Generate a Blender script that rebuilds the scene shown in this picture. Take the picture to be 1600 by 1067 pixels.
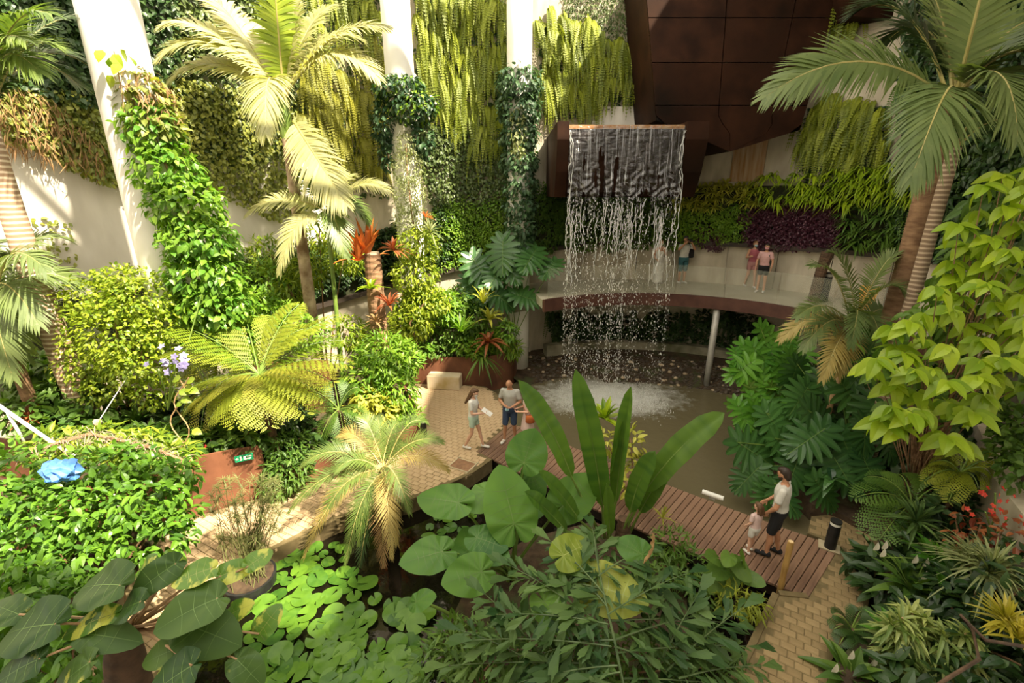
import bpy, bmesh, math, random
import numpy as np
from mathutils import Vector, Matrix

for o in list(bpy.data.objects): bpy.data.objects.remove(o)
scene = bpy.context.scene
COL = scene.collection
rng = np.random.default_rng(11)
random.seed(5)
PI = math.pi

# ------------------------------------------------------------ camera
FPX, PITCH, CAMZ = 720.0, math.radians(18.0), 6.4
cd = bpy.data.cameras.new('camera'); cam = bpy.data.objects.new('camera', cd); COL.objects.link(cam)
cd.sensor_width = 36; cd.lens = FPX/1600*36; cd.clip_end = 200; cd.clip_start = .05
cam.location = (0, 0, CAMZ); cam.rotation_euler = (PI/2-PITCH, 0, 0)
scene.camera = cam
# ------------------------------------------------------------ world, sun, exposure
w = bpy.data.worlds.new('sky'); scene.world = w; w.use_nodes = True
bg = w.node_tree.nodes['Background']; bg.inputs[0].default_value = (1.0, .93, .78, 1); bg.inputs[1].default_value = 2.35
sd = bpy.data.lights.new('sun', 'SUN'); sun = bpy.data.objects.new('sun', sd); COL.objects.link(sun)
SUNV = Vector((-.50, .36, -.79)).normalized()
sd.energy = 12.5; sd.angle = math.radians(1.2); sd.color = (1, .88, .66)
sun.rotation_euler = SUNV.to_track_quat('-Z', 'Y').to_euler(); sun.location = (12, -6, 24)
vs = scene.view_settings
vs.view_transform = 'Standard'; vs.look = 'None'; vs.gamma = 1; vs.use_curve_mapping = False
vs.exposure = 0.55

# ------------------------------------------------------------ pixel helpers (1600 x 1067 frame)
CP, SP = math.cos(PITCH), math.sin(PITCH)
def ray(px, py):
    u = 533.5-py; x = px-800
    return np.array([x, FPX*CP+u*SP, u*CP-FPX*SP])
C0 = np.array([0, 0, CAMZ])
def az(px, py, z=0.0):
    d = ray(px, py); return C0+d*((z-CAMZ)/d[2])
def ay(px, py, Y):
    d = ray(px, py); return C0+d*(Y/d[1])
def V2(p): return (float(p[0]), float(p[1]))
# ------------------------------------------------------------ wall plan (one continuous curved wall)
CC, RW = (4.3, 10.3), 8.45
WALL = [(-14.4, 2.0), (-14.2, 5), (-13.6, 7.8), (-12.5, 10.6), (-10.7, 13.2), (-8.1, 15.4), (-5, 16.9), (-2, 17.75)]
def _smooth(pts, it=2):
    for _ in range(it):
        q = [pts[0]]
        for a, b in zip(pts[:-1], pts[1:]):
            q += [(a[0]*.75+b[0]*.25, a[1]*.75+b[1]*.25), (a[0]*.25+b[0]*.75, a[1]*.25+b[1]*.75)]
        q.append(pts[-1]); pts = q
    return pts
WALL = _smooth(WALL)
n_left = len(WALL)-8
WALL += [(CC[0]+RW*math.cos(math.radians(a)), CC[1]+RW*math.sin(math.radians(a))) for a in range(116, -1, -4)]
n_right = len(WALL)-6
WALL += [(12.4, 8.5), (12.4, 6), (12.4, 2)]
def zs(x, y):      # top of the lower concrete strip: a ramp that climbs to the right
    return float(np.interp(x, [-13, -10, -6.5, -3, .8, 4], [1.4, 1.9, 2.6, 3.4, 4.2, 4.5]))
def on_wall(px, py, off=0.0):
    d = ray(px, py); best = None
    for (x0, y0), (x1, y1) in zip(WALL[:-1], WALL[1:]):
        ex, ey = x1-x0, y1-y0
        den = d[0]*ey-d[1]*ex
        if abs(den) < 1e-9: continue
        t = (x0*ey-y0*ex)/den; s = (x0*d[1]-y0*d[0])/den
        if t > 0 and -1e-6 <= s <= 1+1e-6 and (best is None or t < best[0]):
            L = math.hypot(ex, ey); best = (t, np.array([ey/L, -ex/L, 0]))
    t, n = best
    return C0+d*t+n*off, n
def in_poly(x, y, poly):
    c = False; j = len(poly)-1
    for i in range(len(poly)):
        xi, yi = poly[i][:2]; xj, yj = poly[j][:2]
        if (yi > y) != (yj > y) and x < (xj-xi)*(y-yi)/(yj-yi)+xi: c = not c
        j = i
    return c
def sample_px(poly, n):
    xs = [p[0] for p in poly]; ys = [p[1] for p in poly]; r = []
    while len(r) < n:
        x, y = rng.uniform(min(xs), max(xs)), rng.uniform(min(ys), max(ys))
        if in_poly(x, y, poly): r.append((x, y))
    return r
# ------------------------------------------------------------ mesh builder
def nrm(a):
    a = np.asarray(a, float); l = np.linalg.norm(a, axis=-1, keepdims=True); l[l < 1e-9] = 1; return a/l
class G:
    def __init__(s): s.V = []; s.F = []; s.M = []; s.T = []; s.n = 0
    def add(s, V, F, tint=0.5, mi=0):
        V = np.asarray(V, float).reshape(-1, 3); F = np.asarray(F, int)
        s.V.append(V); s.F.append(F+s.n); s.M.append(np.full(len(F), mi)); s.n += len(V)
        t = np.asarray(tint, float).ravel()
        s.T.append(np.full(len(V), t[0]) if len(t) == 1 else np.repeat(t, len(V)//len(t)))
        return s
    def mesh(s, name, mats, smooth=False, off=(0, 0, 0)):
        me = bpy.data.meshes.new(name)
        V = np.concatenate(s.V)-np.asarray(off, float)
        loops = np.concatenate([f.ravel() for f in s.F]); tot = np.concatenate([np.full(len(f), f.shape[1]) for f in s.F])
        st = np.concatenate([[0], np.cumsum(tot)[:-1]])
        me.vertices.add(len(V)); me.vertices.foreach_set('co', V.ravel())
        me.loops.add(len(loops)); me.loops.foreach_set('vertex_index', loops.astype(np.int32))
        me.polygons.add(len(tot)); me.polygons.foreach_set('loop_start', st.astype(np.int32)); me.polygons.foreach_set('loop_total', tot.astype(np.int32))
        me.polygons.foreach_set('material_index', np.concatenate(s.M).astype(np.int32))
        me.polygons.foreach_set('use_smooth', np.full(len(tot), smooth))
        a = me.attributes.new('tint', 'FLOAT', 'POINT'); a.data.foreach_set('value', np.concatenate(s.T).astype(np.float32))
        me.update(calc_edges=True); me.validate()
        for m in (mats if isinstance(mats, (list, tuple)) else [mats]): me.materials.append(MT[m])
        return me
    def bounds(s): V = np.concatenate(s.V); return V.min(0), V.max(0)
def tag(o, label=None, cat=None, group=None, kind=None):
    if label: o['label'] = label
    if cat: o['category'] = cat
    if group: o['group'] = group
    if kind: o['kind'] = kind
    return o
def empty(name, loc, label=None, cat=None, group=None, kind=None):
    o = bpy.data.objects.new(name, None); COL.objects.link(o); o.location = [float(v) for v in loc]; o.empty_display_size = .1
    return tag(o, label, cat, group, kind)
def wloc(o):
    v = Vector(o.location)
    while o.parent: o = o.parent; v += Vector(o.location)
    return v
def obj(name, g, mats, parent=None, smooth=False, label=None, cat=None, group=None, kind=None):
    """g is in world coordinates"""
    if parent is not None: off = np.array(wloc(parent)); loc = (0, 0, 0)
    else:
        a, b = g.bounds(); off = np.array([(a[0]+b[0])/2, (a[1]+b[1])/2, a[2]]); loc = off
    o = bpy.data.objects.new(name, g.mesh(name, mats, smooth, off)); COL.objects.link(o); o.location = loc; o.parent = parent
    return tag(o, label, cat, group, kind)
def inst(name, me, loc, rz=0, sc=1, parent=None, label=None, cat=None, group=None, kind=None, rot=None):
    o = bpy.data.objects.new(name, me); COL.objects.link(o); o.parent = parent
    o.location = [float(v) for v in loc]; o.rotation_euler = rot if rot else (0, 0, float(rz))
    o.scale = (sc, sc, sc) if np.isscalar(sc) else sc
    return tag(o, label, cat, group, kind)
# ---- primitives: return V, F
def box(c, s, rz=0.0, tilt=0.0):
    x, y, z = [v/2 for v in s]
    V = np.array([[-x,-y,-z],[x,-y,-z],[x,y,-z],[-x,y,-z],[-x,-y,z],[x,-y,z],[x,y,z],[-x,y,z]])
    if tilt: V = V@np.array(Matrix.Rotation(tilt, 3, 'X')).T
    if rz: V = V@np.array(Matrix.Rotation(rz, 3, 'Z')).T
    return V+np.array(c), [[0,3,2,1],[4,5,6,7],[0,1,5,4],[1,2,6,5],[2,3,7,6],[3,0,4,7]]
def cbox(c, s, rz=0.0, b=.01):      # chamfered top box, cheap
    x, y, z = [v/2 for v in s]
    V = [[-x,-y,-z],[x,-y,-z],[x,y,-z],[-x,y,-z],[-x,-y,z-b],[x,-y,z-b],[x,y,z-b],[-x,y,z-b],[-x+b,-y+b,z],[x-b,-y+b,z],[x-b,y-b,z],[-x+b,y-b,z]]
    V = np.array(V)
    if rz: V = V@np.array(Matrix.Rotation(rz, 3, 'Z')).T
    return V+np.array(c), [[0,3,2,1],[8,9,10,11]]+[[i,(i+1)%4,(i+1)%4+4,i+4] for i in range(4)]+[[i+4,(i+1)%4+4,(i+1)%4+8,i+8] for i in range(4)]
def tube(P, R, n=8, cap=True, squash=None):
    P = np.asarray(P, float); m = len(P); R = np.full(m, R) if np.isscalar(R) else np.asarray(R, float)
    T = nrm(np.gradient(P, axis=0)); ref = np.array([0, 0, 1.0]) if abs(T[:, 2]).mean() < .85 else np.array([1.0, 0, 0])
    A = nrm(np.cross(T, ref)); B = np.cross(T, A)
    a = np.linspace(0, 2*PI, n, endpoint=False)
    V = P[:, None]+R[:, None, None]*(np.cos(a)[None, :, None]*A[:, None]+np.sin(a)[None, :, None]*B[:, None])
    V = V.reshape(-1, 3); F = []
    for i in range(m-1):
        for j in range(n): F.append([i*n+j, i*n+(j+1) % n, (i+1)*n+(j+1) % n, (i+1)*n+j])
    if cap:
        V = np.concatenate([V, P[:1], P[-1:]]); k = m*n
        F += [[k, (j+1) % n, j, j] for j in range(n)]; F += [[k+1, (m-1)*n+j, (m-1)*n+(j+1) % n, (m-1)*n+(j+1) % n] for j in range(n)]
        F = [f if f[2] != f[3] else f for f in F]
    return V, F
def addtube(g, P, R, n=8, tint=.5, mi=0):
    V, F = tube(P, R, n, cap=False); g.add(V, F, tint, mi); k = len(P)
    o = g.n-len(V); g.F.append(np.array([[o+j for j in range(n)][::-1]])); g.M.append([mi]); g.F.append(np.array([[o+(k-1)*n+j for j in range(n)]])); g.M.append([mi])
    return g
def prism(g, poly, z0, z1, mi=0, tint=.5):
    n = len(poly); a = sum(poly[i][0]*poly[(i+1) % n][1]-poly[(i+1) % n][0]*poly[i][1] for i in range(n))
    if a < 0: poly = poly[::-1]
    V = [[p[0], p[1], z0] for p in poly]+[[p[0], p[1], z1] for p in poly]; b = g.n
    g.add(V, [[i, (i+1) % n, (i+1) % n+n, i+n] for i in range(n)], tint, mi)
    g.F.append(np.array([[b+n+i for i in range(n)]])); g.F.append(np.array([[b+i for i in range(n)][::-1]])); g.M.append([mi]); g.M.append([mi])
    return g
def ribbon_wall(g, pts, z0, z1, th, mi=0):   # vertical wall along a polyline, thickness th to the left (+) of travel
    P = np.asarray(pts, float); n = len(P); T = nrm(np.gradient(P, axis=0)); N = np.stack([-T[:, 1], T[:, 0]], 1)
    Q = P+N*th; z0 = np.broadcast_to(z0, n); z1 = np.broadcast_to(z1, n)
    V = np.concatenate([np.c_[P, z0], np.c_[P, z1], np.c_[Q, z0], np.c_[Q, z1]]); F = []
    for i in range(n-1):
        F += [[i, i+1, n+i+1, n+i], [2*n+i+1, 2*n+i, 3*n+i, 3*n+i+1], [n+i, n+i+1, 3*n+i+1, 3*n+i], [2*n+i, 2*n+i+1, i+1, i]]
    F += [[0, n, 3*n, 2*n], [n-1, 3*n-1, 4*n-1, 2*n-1]]
    return g.add(V, F, .5, mi)
def bez(p0, p1, p2, n):
    t = np.linspace(0, 1, n)[:, None]; p0, p1, p2 = map(np.asarray, (p0, p1, p2))
    return (1-t)**2*p0+2*t*(1-t)*p1+t*t*p2
# ---- leaves
PROF = {'ovate': lambda t: np.sin(PI*np.clip(t, 0, 1)**.72)**.85, 'lance': lambda t: np.sin(PI*t**.6)**1.0,
        'strap': lambda t: np.minimum(1, (1-t)*2.2)**.8*(.7+.3*np.minimum(1, t*5)), 'leaflet': lambda t: np.minimum(1, .45+t*3)*np.minimum(1, (1-t)*1.7),
        'oblong': lambda t: np.minimum(1, np.sqrt(np.clip(t*6, 0, 1)))*np.sqrt(np.clip((1-t)*4, 0, 1)), 'dia': lambda t: 1-abs(2*t-1)}
def T_leaf(w=.4, segs=4, fold=.25, droop=.2, prof='ovate'):
    t = np.linspace(0, 1, segs+1); p = PROF[prof](t)*w/2; z = -droop*t*t
    V = np.stack([np.c_[-p, t, z+fold*p], np.c_[0*t, t, z], np.c_[p, t, z+fold*p]], 1).reshape(-1, 3)
    F = []
    for i in range(segs):
        a = 3*i; F += [[a, a+1, a+4, a+3], [a+1, a+2, a+5, a+4]]
    return V, np.array(F)
def scatter(g, T, P, D, N, S, tint=None, mi=0):
    Vt, Ft = T; P = np.asarray(P, float); n = len(P)
    Y = nrm(D); X = nrm(np.cross(Y, np.broadcast_to(N, Y.shape))); Z = np.cross(X, Y); S = np.broadcast_to(np.asarray(S, float), (n,))
    M = np.stack([X, Y, Z], 1)
    V = P[:, None]+S[:, None, None]*np.einsum('kj,njd->nkd', Vt, M)
    F = (Ft[None]+(np.arange(n)*len(Vt))[:, None, None]).reshape(-1, Ft.shape[1])
    g.add(V.reshape(-1, 3), F, rng.random(n) if tint is None else tint, mi); return g
def strips(g, P, D, N, L, W, droop=.3, segs=3, prof='leaflet', tint=None, mi=0, fold=0):
    P = np.asarray(P, float); n = len(P); D = nrm(D); S = nrm(np.cross(D, np.broadcast_to(N, D.shape)))
    L = np.broadcast_to(np.asarray(L, float), (n,)); W = np.broadcast_to(np.asarray(W, float), (n,)); dr = np.broadcast_to(np.asarray(droop, float), (n,))
    t = np.linspace(0, 1, segs+1); pr = PROF[prof](t)
    c = P[:, None]+D[:, None]*(L[:, None]*t)[..., None]
    c[..., 2] -= (dr*L)[:, None]*t**2
    off = S[:, None]*(W[:, None]*pr/2)[..., None]
    if fold:
        up = np.cross(S, D); lift = up[:, None]*(W[:, None]*pr/2*fold)[..., None]
        V = np.stack([c-off+lift, c, c+off+lift], 2).reshape(n, -1, 3); k = 3; q = [[0, 1, 4, 3], [1, 2, 5, 4]]
    else: V = np.stack([c-off, c+off], 2).reshape(n, -1, 3); k = 2; q = [[0, 1, 3, 2]]
    f = np.array([[a+k*i for a in qq] for i in range(segs) for qq in q])
    F = (f[None]+(np.arange(n)*(segs+1)*k)[:, None, None]).reshape(-1, 4)
    g.add(V.reshape(-1, 3), F, rng.random(n) if tint is None else tint, mi); return g
def frond(g, p0, p2, lift=.5, n=44, ll=.5, lw=.04, pet=.14, rr=.02, ld=.35, a0=75, a1=22, vang=18, roll=None, face=.55, tint=.5, segs=3, tv=.25, mr=1, lp=None):
    """pinnate palm leaf from p0 to tip p2, arched upward by lift"""
    p0 = np.asarray(p0, float); p2 = np.asarray(p2, float)
    p1 = p0*.45+p2*.55+np.array([0, 0, lift*1.6])
    C = bez(p0, p1, p2, 40); addtube(g, C[::3], np.linspace(rr, rr*.15, len(C[::3])), 5, tint, mr)
    T = nrm(np.gradient(C, axis=0)); S = nrm(np.cross(T, [0, 0, 1.0])); N = np.cross(S, T)
    if roll is None: roll = -face*nrm(p2-p0)[0]
    if roll: S, N = S*math.cos(roll)+N*math.sin(roll), N*math.cos(roll)-S*math.sin(roll)
    tt = np.linspace(pet, .995, n); idx = tt*39
    def I(A): return np.stack([np.interp(idx, np.arange(40), A[:, k]) for k in range(3)], 1)
    B, Tt, Ss, Nn = I(C), I(T), I(S), I(N); u = (tt-pet)/(1-pet)
    a = np.radians(a0+(a1-a0)*u); v = math.radians(vang)
    ln = ll*(np.interp(u, [0, .12, .4, .75, 1], [.45, .8, 1, .75, .3]) if lp is None else np.interp(u, *lp))
    for sd_ in (-1, 1):
        jit = rng.normal(0, .05, (n, 3))
        D = np.cos(a)[:, None]*Tt+np.sin(a)[:, None]*(sd_*Ss*math.cos(v)+Nn*math.sin(v))+jit
        strips(g, B, D, Nn, ln*rng.uniform(.9, 1.08, n), lw, ld*rng.uniform(.7, 1.3, n), segs, 'leaflet', np.clip(tint+rng.uniform(-tv, tv, n), 0, 1))
    return g
def fernfrond(g, p0, p2, lift=.2, n=22, pl=.07, pw=.03, tint=.5, mr=0, N=None, rach=False):
    p0 = np.asarray(p0, float); p2 = np.asarray(p2, float); p1 = p0*.5+p2*.5+np.array([0, 0, lift*1.6])
    C = bez(p0, p1, p2, n+3); T = nrm(np.gradient(C, axis=0)); S = nrm(np.cross(T, [0, 0, 1.0]) if N is None else np.cross(T, N)); Nn = np.cross(S, T)
    if rach: q_ = np.stack([C-S*.006, C+S*.006], 1).reshape(-1, 3); g.add(q_, [[2*i, 2*i+1, 2*i+3, 2*i+2] for i in range(len(C)-1)], tint)
    C, T, S, Nn = C[2:-1], T[2:-1], S[2:-1], Nn[2:-1]; m = len(C); u = np.linspace(0, 1, m)
    ln = pl*np.interp(u, [0, .25, .6, 1], [.6, 1, .9, .15])
    for s in (-1, 1): strips(g, C, T*.25+s*S+Nn*.15, Nn, ln, pw, .15, 2, 'dia', np.clip(tint+rng.uniform(-.15, .15, m), 0, 1))
    return g
def lacyfrond(g, p0, p2, lift=.4, n=16, pl=.35, tint=.5, mr=1):
    """bipinnate tree-fern leaf"""
    p0 = np.asarray(p0, float); p2 = np.asarray(p2, float); p1 = p0*.5+p2*.5+np.array([0, 0, lift*1.6])
    C = bez(p0, p1, p2, n+3); addtube(g, C[::2], np.linspace(.018, .004, len(C[::2])), 5, .3, mr)
    T = nrm(np.gradient(C, axis=0)); S = nrm(np.cross(T, [0, 0, 1.0])); Nn = np.cross(S, T)
    for i in range(2, n+2):
        u = (i-2)/n; l = pl*np.interp(u, [0, .3, .7, 1], [.6, 1, .8, .15])
        for s in (-1, 1):
            d = nrm(T[i]*.45+s*S[i]+Nn[i]*.1); fernfrond(g, C[i], C[i]+d*l+np.array([0, 0, -.18*l]), .05*l, max(6, int(l/.045)), l*.17, .034, np.clip(tint+rng.uniform(-.2, .2), 0, 1), N=Nn[i])
    return g
def frame_from(D, N):
    Y = nrm(D); X = nrm(np.cross(Y, N)); Z = np.cross(X, Y); return np.stack([X, Y, Z])
EAR_F = [0, .05, .12, .22, .36, .5, .64, .78, .9, .965, 1.0]; EAR_R = [1, .93, .81, .66, .52, .45, .41, .40, .36, .27, .06]
def ear_leaf(g, gv, P, D, N, L, w=1.0, curl=.15, ripple=.03, tint=.5, sect=44, lobes=(EAR_F, EAR_R), vw=.006, nv=5, edge=.02, vf=.06):
    """heart-shaped leaf: blade into g, raised veins into gv"""
    M = frame_from(np.asarray(D, float), np.asarray(N, float)); P = np.asarray(P, float); ph = rng.uniform(0, 6)
    def R(f): return L*np.interp(np.abs(f)/PI, *lobes)
    def Z(f, q, r): return -curl*r*r/L+ripple*L*q*np.cos(f*9)*.5+edge*L*q*q*np.sin(f*5+ph)-.10*np.abs(np.sin(f))*0
    f = np.linspace(-PI, PI, sect+1); V = [[0, 0, 0]]
    for q in (.25, .5, .75, 1):
        r = R(f)*q; V += list(np.c_[np.sin(f)*r*w, np.cos(f)*r, Z(f, q, r)+vf*np.abs(np.sin(f)*r)])
    V = np.array(V); n = sect+1; F = [[0, 1+i, 2+i, 2+i] for i in range(sect)]
    for k in range(3): F += [[1+k*n+i, 1+(k+1)*n+i, 2+(k+1)*n+i, 2+k*n+i] for i in range(sect)]
    tri = np.array([[a, b, c] for a, b, c, d in F[:sect]]); b0 = g.n
    g.add(P+V@M, F[sect:], np.clip(tint+.13*np.concatenate([[0], np.tile(np.cos(np.arange(n)*PI/2.0), 4)]), 0, 1)); g.F.append(tri+b0); g.M.append(np.zeros(len(tri)))
    if gv is not None:
        def surf(x, y):
            f_ = np.arctan2(x/w, y); r_ = np.hypot(x/w, y); q_ = np.clip(r_/np.maximum(R(f_), 1e-6), 0, 1); return Z(f_, q_, r_)+vf*np.abs(np.sin(f_)*r_)+.004*L
        ln = [((0, -.02*L), (0, .95*L), 1.6)]
        for k_, x_ in enumerate(np.linspace(.16, .56, nv)):
            ff = PI*x_; y0 = np.interp(k_, [0, nv-1], [.55, .02])*L; o = R(ff)*.93
            ln += [((0, y0), (sg*math.sin(ff)*o*w, math.cos(ff)*o), 1) for sg in (-1, 1)]
        if lobes[1][-3] > .25: ln += [((0, 0), (sg*math.sin(PI*x_)*R(PI*x_)*.9*w, math.cos(PI*x_)*R(PI*x_)*.9), .9) for sg in (-1, 1) for x_ in (.72, .87)]
        for (x0, y0), (x1, y1), kw_ in ln:
            t_ = np.linspace(0, 1, 7); x_ = x0+(x1-x0)*t_; y_ = y0+(y1-y0)*(t_**1.25); ww = vw*L*(1-.75*t_)*kw_; dd = nrm(np.array([x1-x0, y1-y0])); sdv = np.array([dd[1], -dd[0]])
            aa, bb = np.c_[x_, y_]-sdv*ww[:, None], np.c_[x_, y_]+sdv*ww[:, None]
            VV = np.stack([np.c_[aa, surf(x_, y_)], np.c_[bb, surf(x_, y_)]], 1).reshape(-1, 3); gv.add(P+VV@M, [[2*i, 2*i+1, 2*i+3, 2*i+2] for i in range(6)], .5)
def monstera(g, gv, P, D, N, L, tint=.5, nf=9, curl=.2):
    M = frame_from(np.asarray(D, float), np.asarray(N, float)); P = np.asarray(P, float)
    for s in (-1, 1):
        for k in range(nf):
            u = k/(nf-1); y0 = -.02+.80*u; a = math.radians(np.interp(u, [0, .25, .6, 1], [150, 105, 62, 14])); ln = np.interp(u, [0, .25, .55, .85, 1], [.42, .55, .52, .36, .24])
            d = np.array([s*math.sin(a), math.cos(a)]); pd = np.array([d[1], -d[0]]); hw = np.interp(u, [0, .5, 1], [.075, .066, .05])
            qs = np.array([0, .25, .5, .75, .93, 1.0]); ws = hw*np.array([.8, 1.3, 1.28, .98, .66, .2])
            c2 = np.array([0, y0])+np.outer(ln*qs, d)+np.outer((qs**2)*.05, [0, 1]); rr = np.linalg.norm(c2-np.array([0, .3]), axis=1)
            def Zf(p): return -curl*((p[:, 0]**2)*1.2+np.maximum(0, p[:, 1])**2*.5)+.10*np.abs(p[:, 0])
            A = c2-pd*ws[:, None]; B = c2+pd*ws[:, None]; V = np.stack([np.c_[A, Zf(A)-.012*(k % 2)], np.c_[c2, Zf(c2)-.012-.012*(k % 2)], np.c_[B, Zf(B)-.012*(k % 2)]], 1).reshape(-1, 3)*L
            F = [];
            for i in range(5): a3 = 3*i; F += [[a3, a3+1, a3+4, a3+3], [a3+1, a3+2, a3+5, a3+4]]
            tj = tint+rng.uniform(-.08, .08); g.add(P+V@M, F, np.clip(np.tile([tj-.12, tj+.3, tj-.12], 6), 0, 1))
    y = np.linspace(-.02, .98, 8); c = np.c_[0*y, y, -curl*np.maximum(0, y)**2*.5+.006]; VV = np.stack([c+[-.007, 0, 0], c+[.007, 0, 0]], 1).reshape(-1, 3)*L
    (gv or g).add(P+VV@M, [[2*i, 2*i+1, 2*i+3, 2*i+2] for i in range(7)], .9)
def paddle(g, gr, p0, p1, p2, lift, W, N, fold=.35, tint=.5, segs=30, mi=0):
    """banana type leaf: petiole p0-p1, blade p1-p2"""
    p0, p1, p2 = [np.asarray(p, float) for p in (p0, p1, p2)]
    C = bez(p1, (p1+p2)/2+np.asarray(lift, float), p2, segs+1); T = nrm(np.gradient(C, axis=0)); S = nrm(np.cross(T, N)); U = np.cross(S, T)
    t = np.linspace(0, 1, segs+1); w_ = W/2*np.interp(t, [0, .06, .2, .5, .8, .93, 1], [.1, .55, .9, 1, .85, .5, .04]); rows = []
    ph = rng.uniform(0, 6)
    for q in (-1, -.6, -.25, 0, .25, .6, 1):
        ed = fold*abs(q)-.18*abs(q)**3; wob = .035*W*abs(q)*np.sin(t*19+ph+q*2)
        rows.append(C+S*(w_*q)[:, None]+U*(w_*ed+wob)[:, None])
    V = np.stack(rows, 1).reshape(-1, 3); k = 7; F = [[i*k+j, i*k+j+1, (i+1)*k+j+1, (i+1)*k+j] for i in range(segs) for j in range(k-1)]
    g.add(V, F, np.clip(tint+np.repeat(rng.normal(0, .16, segs+1), 7), 0, 1), mi)
    st = bez(p0, (p0+p1)/2*np.array([1, 1, 1])+np.array([0, 0, .0]), p1, 6)
    addtube(gr, np.concatenate([st[:-1], C-U*.008]), np.concatenate([np.linspace(.035, .022, 5), np.linspace(.02, .003, segs+1)]), 6)
def bark_tube(g, P, R, n=12, ring=0.0, seed=0, tint=.5):
    """trunk with raised rings"""
    P = np.asarray(P, float); R = np.asarray(R, float)
    if ring:
        L = np.linalg.norm(np.diff(P, axis=0), axis=1).sum(); m = max(8, int(L/ring)*2); u = np.linspace(0, 1, len(P)); uu = np.linspace(0, 1, m)
        P = np.stack([np.interp(uu, u, P[:, k]) for k in range(3)], 1); R = np.interp(uu, u, R)*(1+.06*(np.arange(m) % 2))
    addtube(g, P, R, n, tint); return g
# ============================================================ materials
MT = {}
def _base(name):
    m = bpy.data.materials.new(name); m.use_nodes = True; nt = m.node_tree; MT[name] = m
    return m, nt, nt.nodes['Principled BSDF'], lambda t: nt.nodes.new(t)
def rgba(c): return (c[0], c[1], c[2], 1)
def mat(name, c1, c2=None, rough=.6, scale=4.0, metal=0, bump=0, bscale=20.0, spec=.4, stretch=(1, 1, 1), objrand=0, c3=None, s3=1.5, detail=6, lo=.35, hi=.65):
    m, nt, b, N = _base(name); L = nt.links.new
    b.inputs['Roughness'].default_value = rough; b.inputs['Metallic'].default_value = metal; b.inputs['Specular IOR Level'].default_value = spec
    tc = N('ShaderNodeTexCoord'); mp = N('ShaderNodeMapping'); mp.inputs['Scale'].default_value = stretch; L(tc.outputs['Object'], mp.inputs[0])
    def noise(s, d=detail):
        n = N('ShaderNodeTexNoise'); n.inputs['Scale'].default_value = s; n.inputs['Detail'].default_value = d; L(mp.outputs[0], n.inputs['Vector']); return n
    if c2 is None: b.inputs['Base Color'].default_value = rgba(c1)
    else:
        r = N('ShaderNodeMapRange'); r.inputs[1].default_value = lo; r.inputs[2].default_value = hi; L(noise(scale).outputs['Fac'], r.inputs[0]); fac = r.outputs[0]
        if objrand:
            oi = N('ShaderNodeObjectInfo'); ma = N('ShaderNodeMath'); ma.operation = 'MULTIPLY_ADD'; L(oi.outputs['Random'], ma.inputs[0]); ma.inputs[1].default_value = objrand
            m2 = N('ShaderNodeMath'); m2.operation = 'MULTIPLY'; L(fac, m2.inputs[0]); m2.inputs[1].default_value = 1-objrand; L(m2.outputs[0], ma.inputs[2]); fac = ma.outputs[0]
        x = N('ShaderNodeMix'); x.data_type = 'RGBA'; L(fac, x.inputs[0]); x.inputs[6].default_value = rgba(c1); x.inputs[7].default_value = rgba(c2); out = x.outputs[2]
        if c3:
            r3 = N('ShaderNodeMapRange'); r3.inputs[1].default_value = .52; r3.inputs[2].default_value = .7; L(noise(s3, 3).outputs['Fac'], r3.inputs[0])
            y = N('ShaderNodeMix'); y.data_type = 'RGBA'; L(r3.outputs[0], y.inputs[0]); L(out, y.inputs[6]); y.inputs[7].default_value = rgba(c3); out = y.outputs[2]
        L(out, b.inputs['Base Color'])
    if bump:
        bn = N('ShaderNodeBump'); bn.inputs['Strength'].default_value = bump; bn.inputs['Distance'].default_value = .02; L(noise(bscale).outputs['Fac'], bn.inputs['Height']); L(bn.outputs[0], b.inputs['Normal'])
    return m
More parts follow.
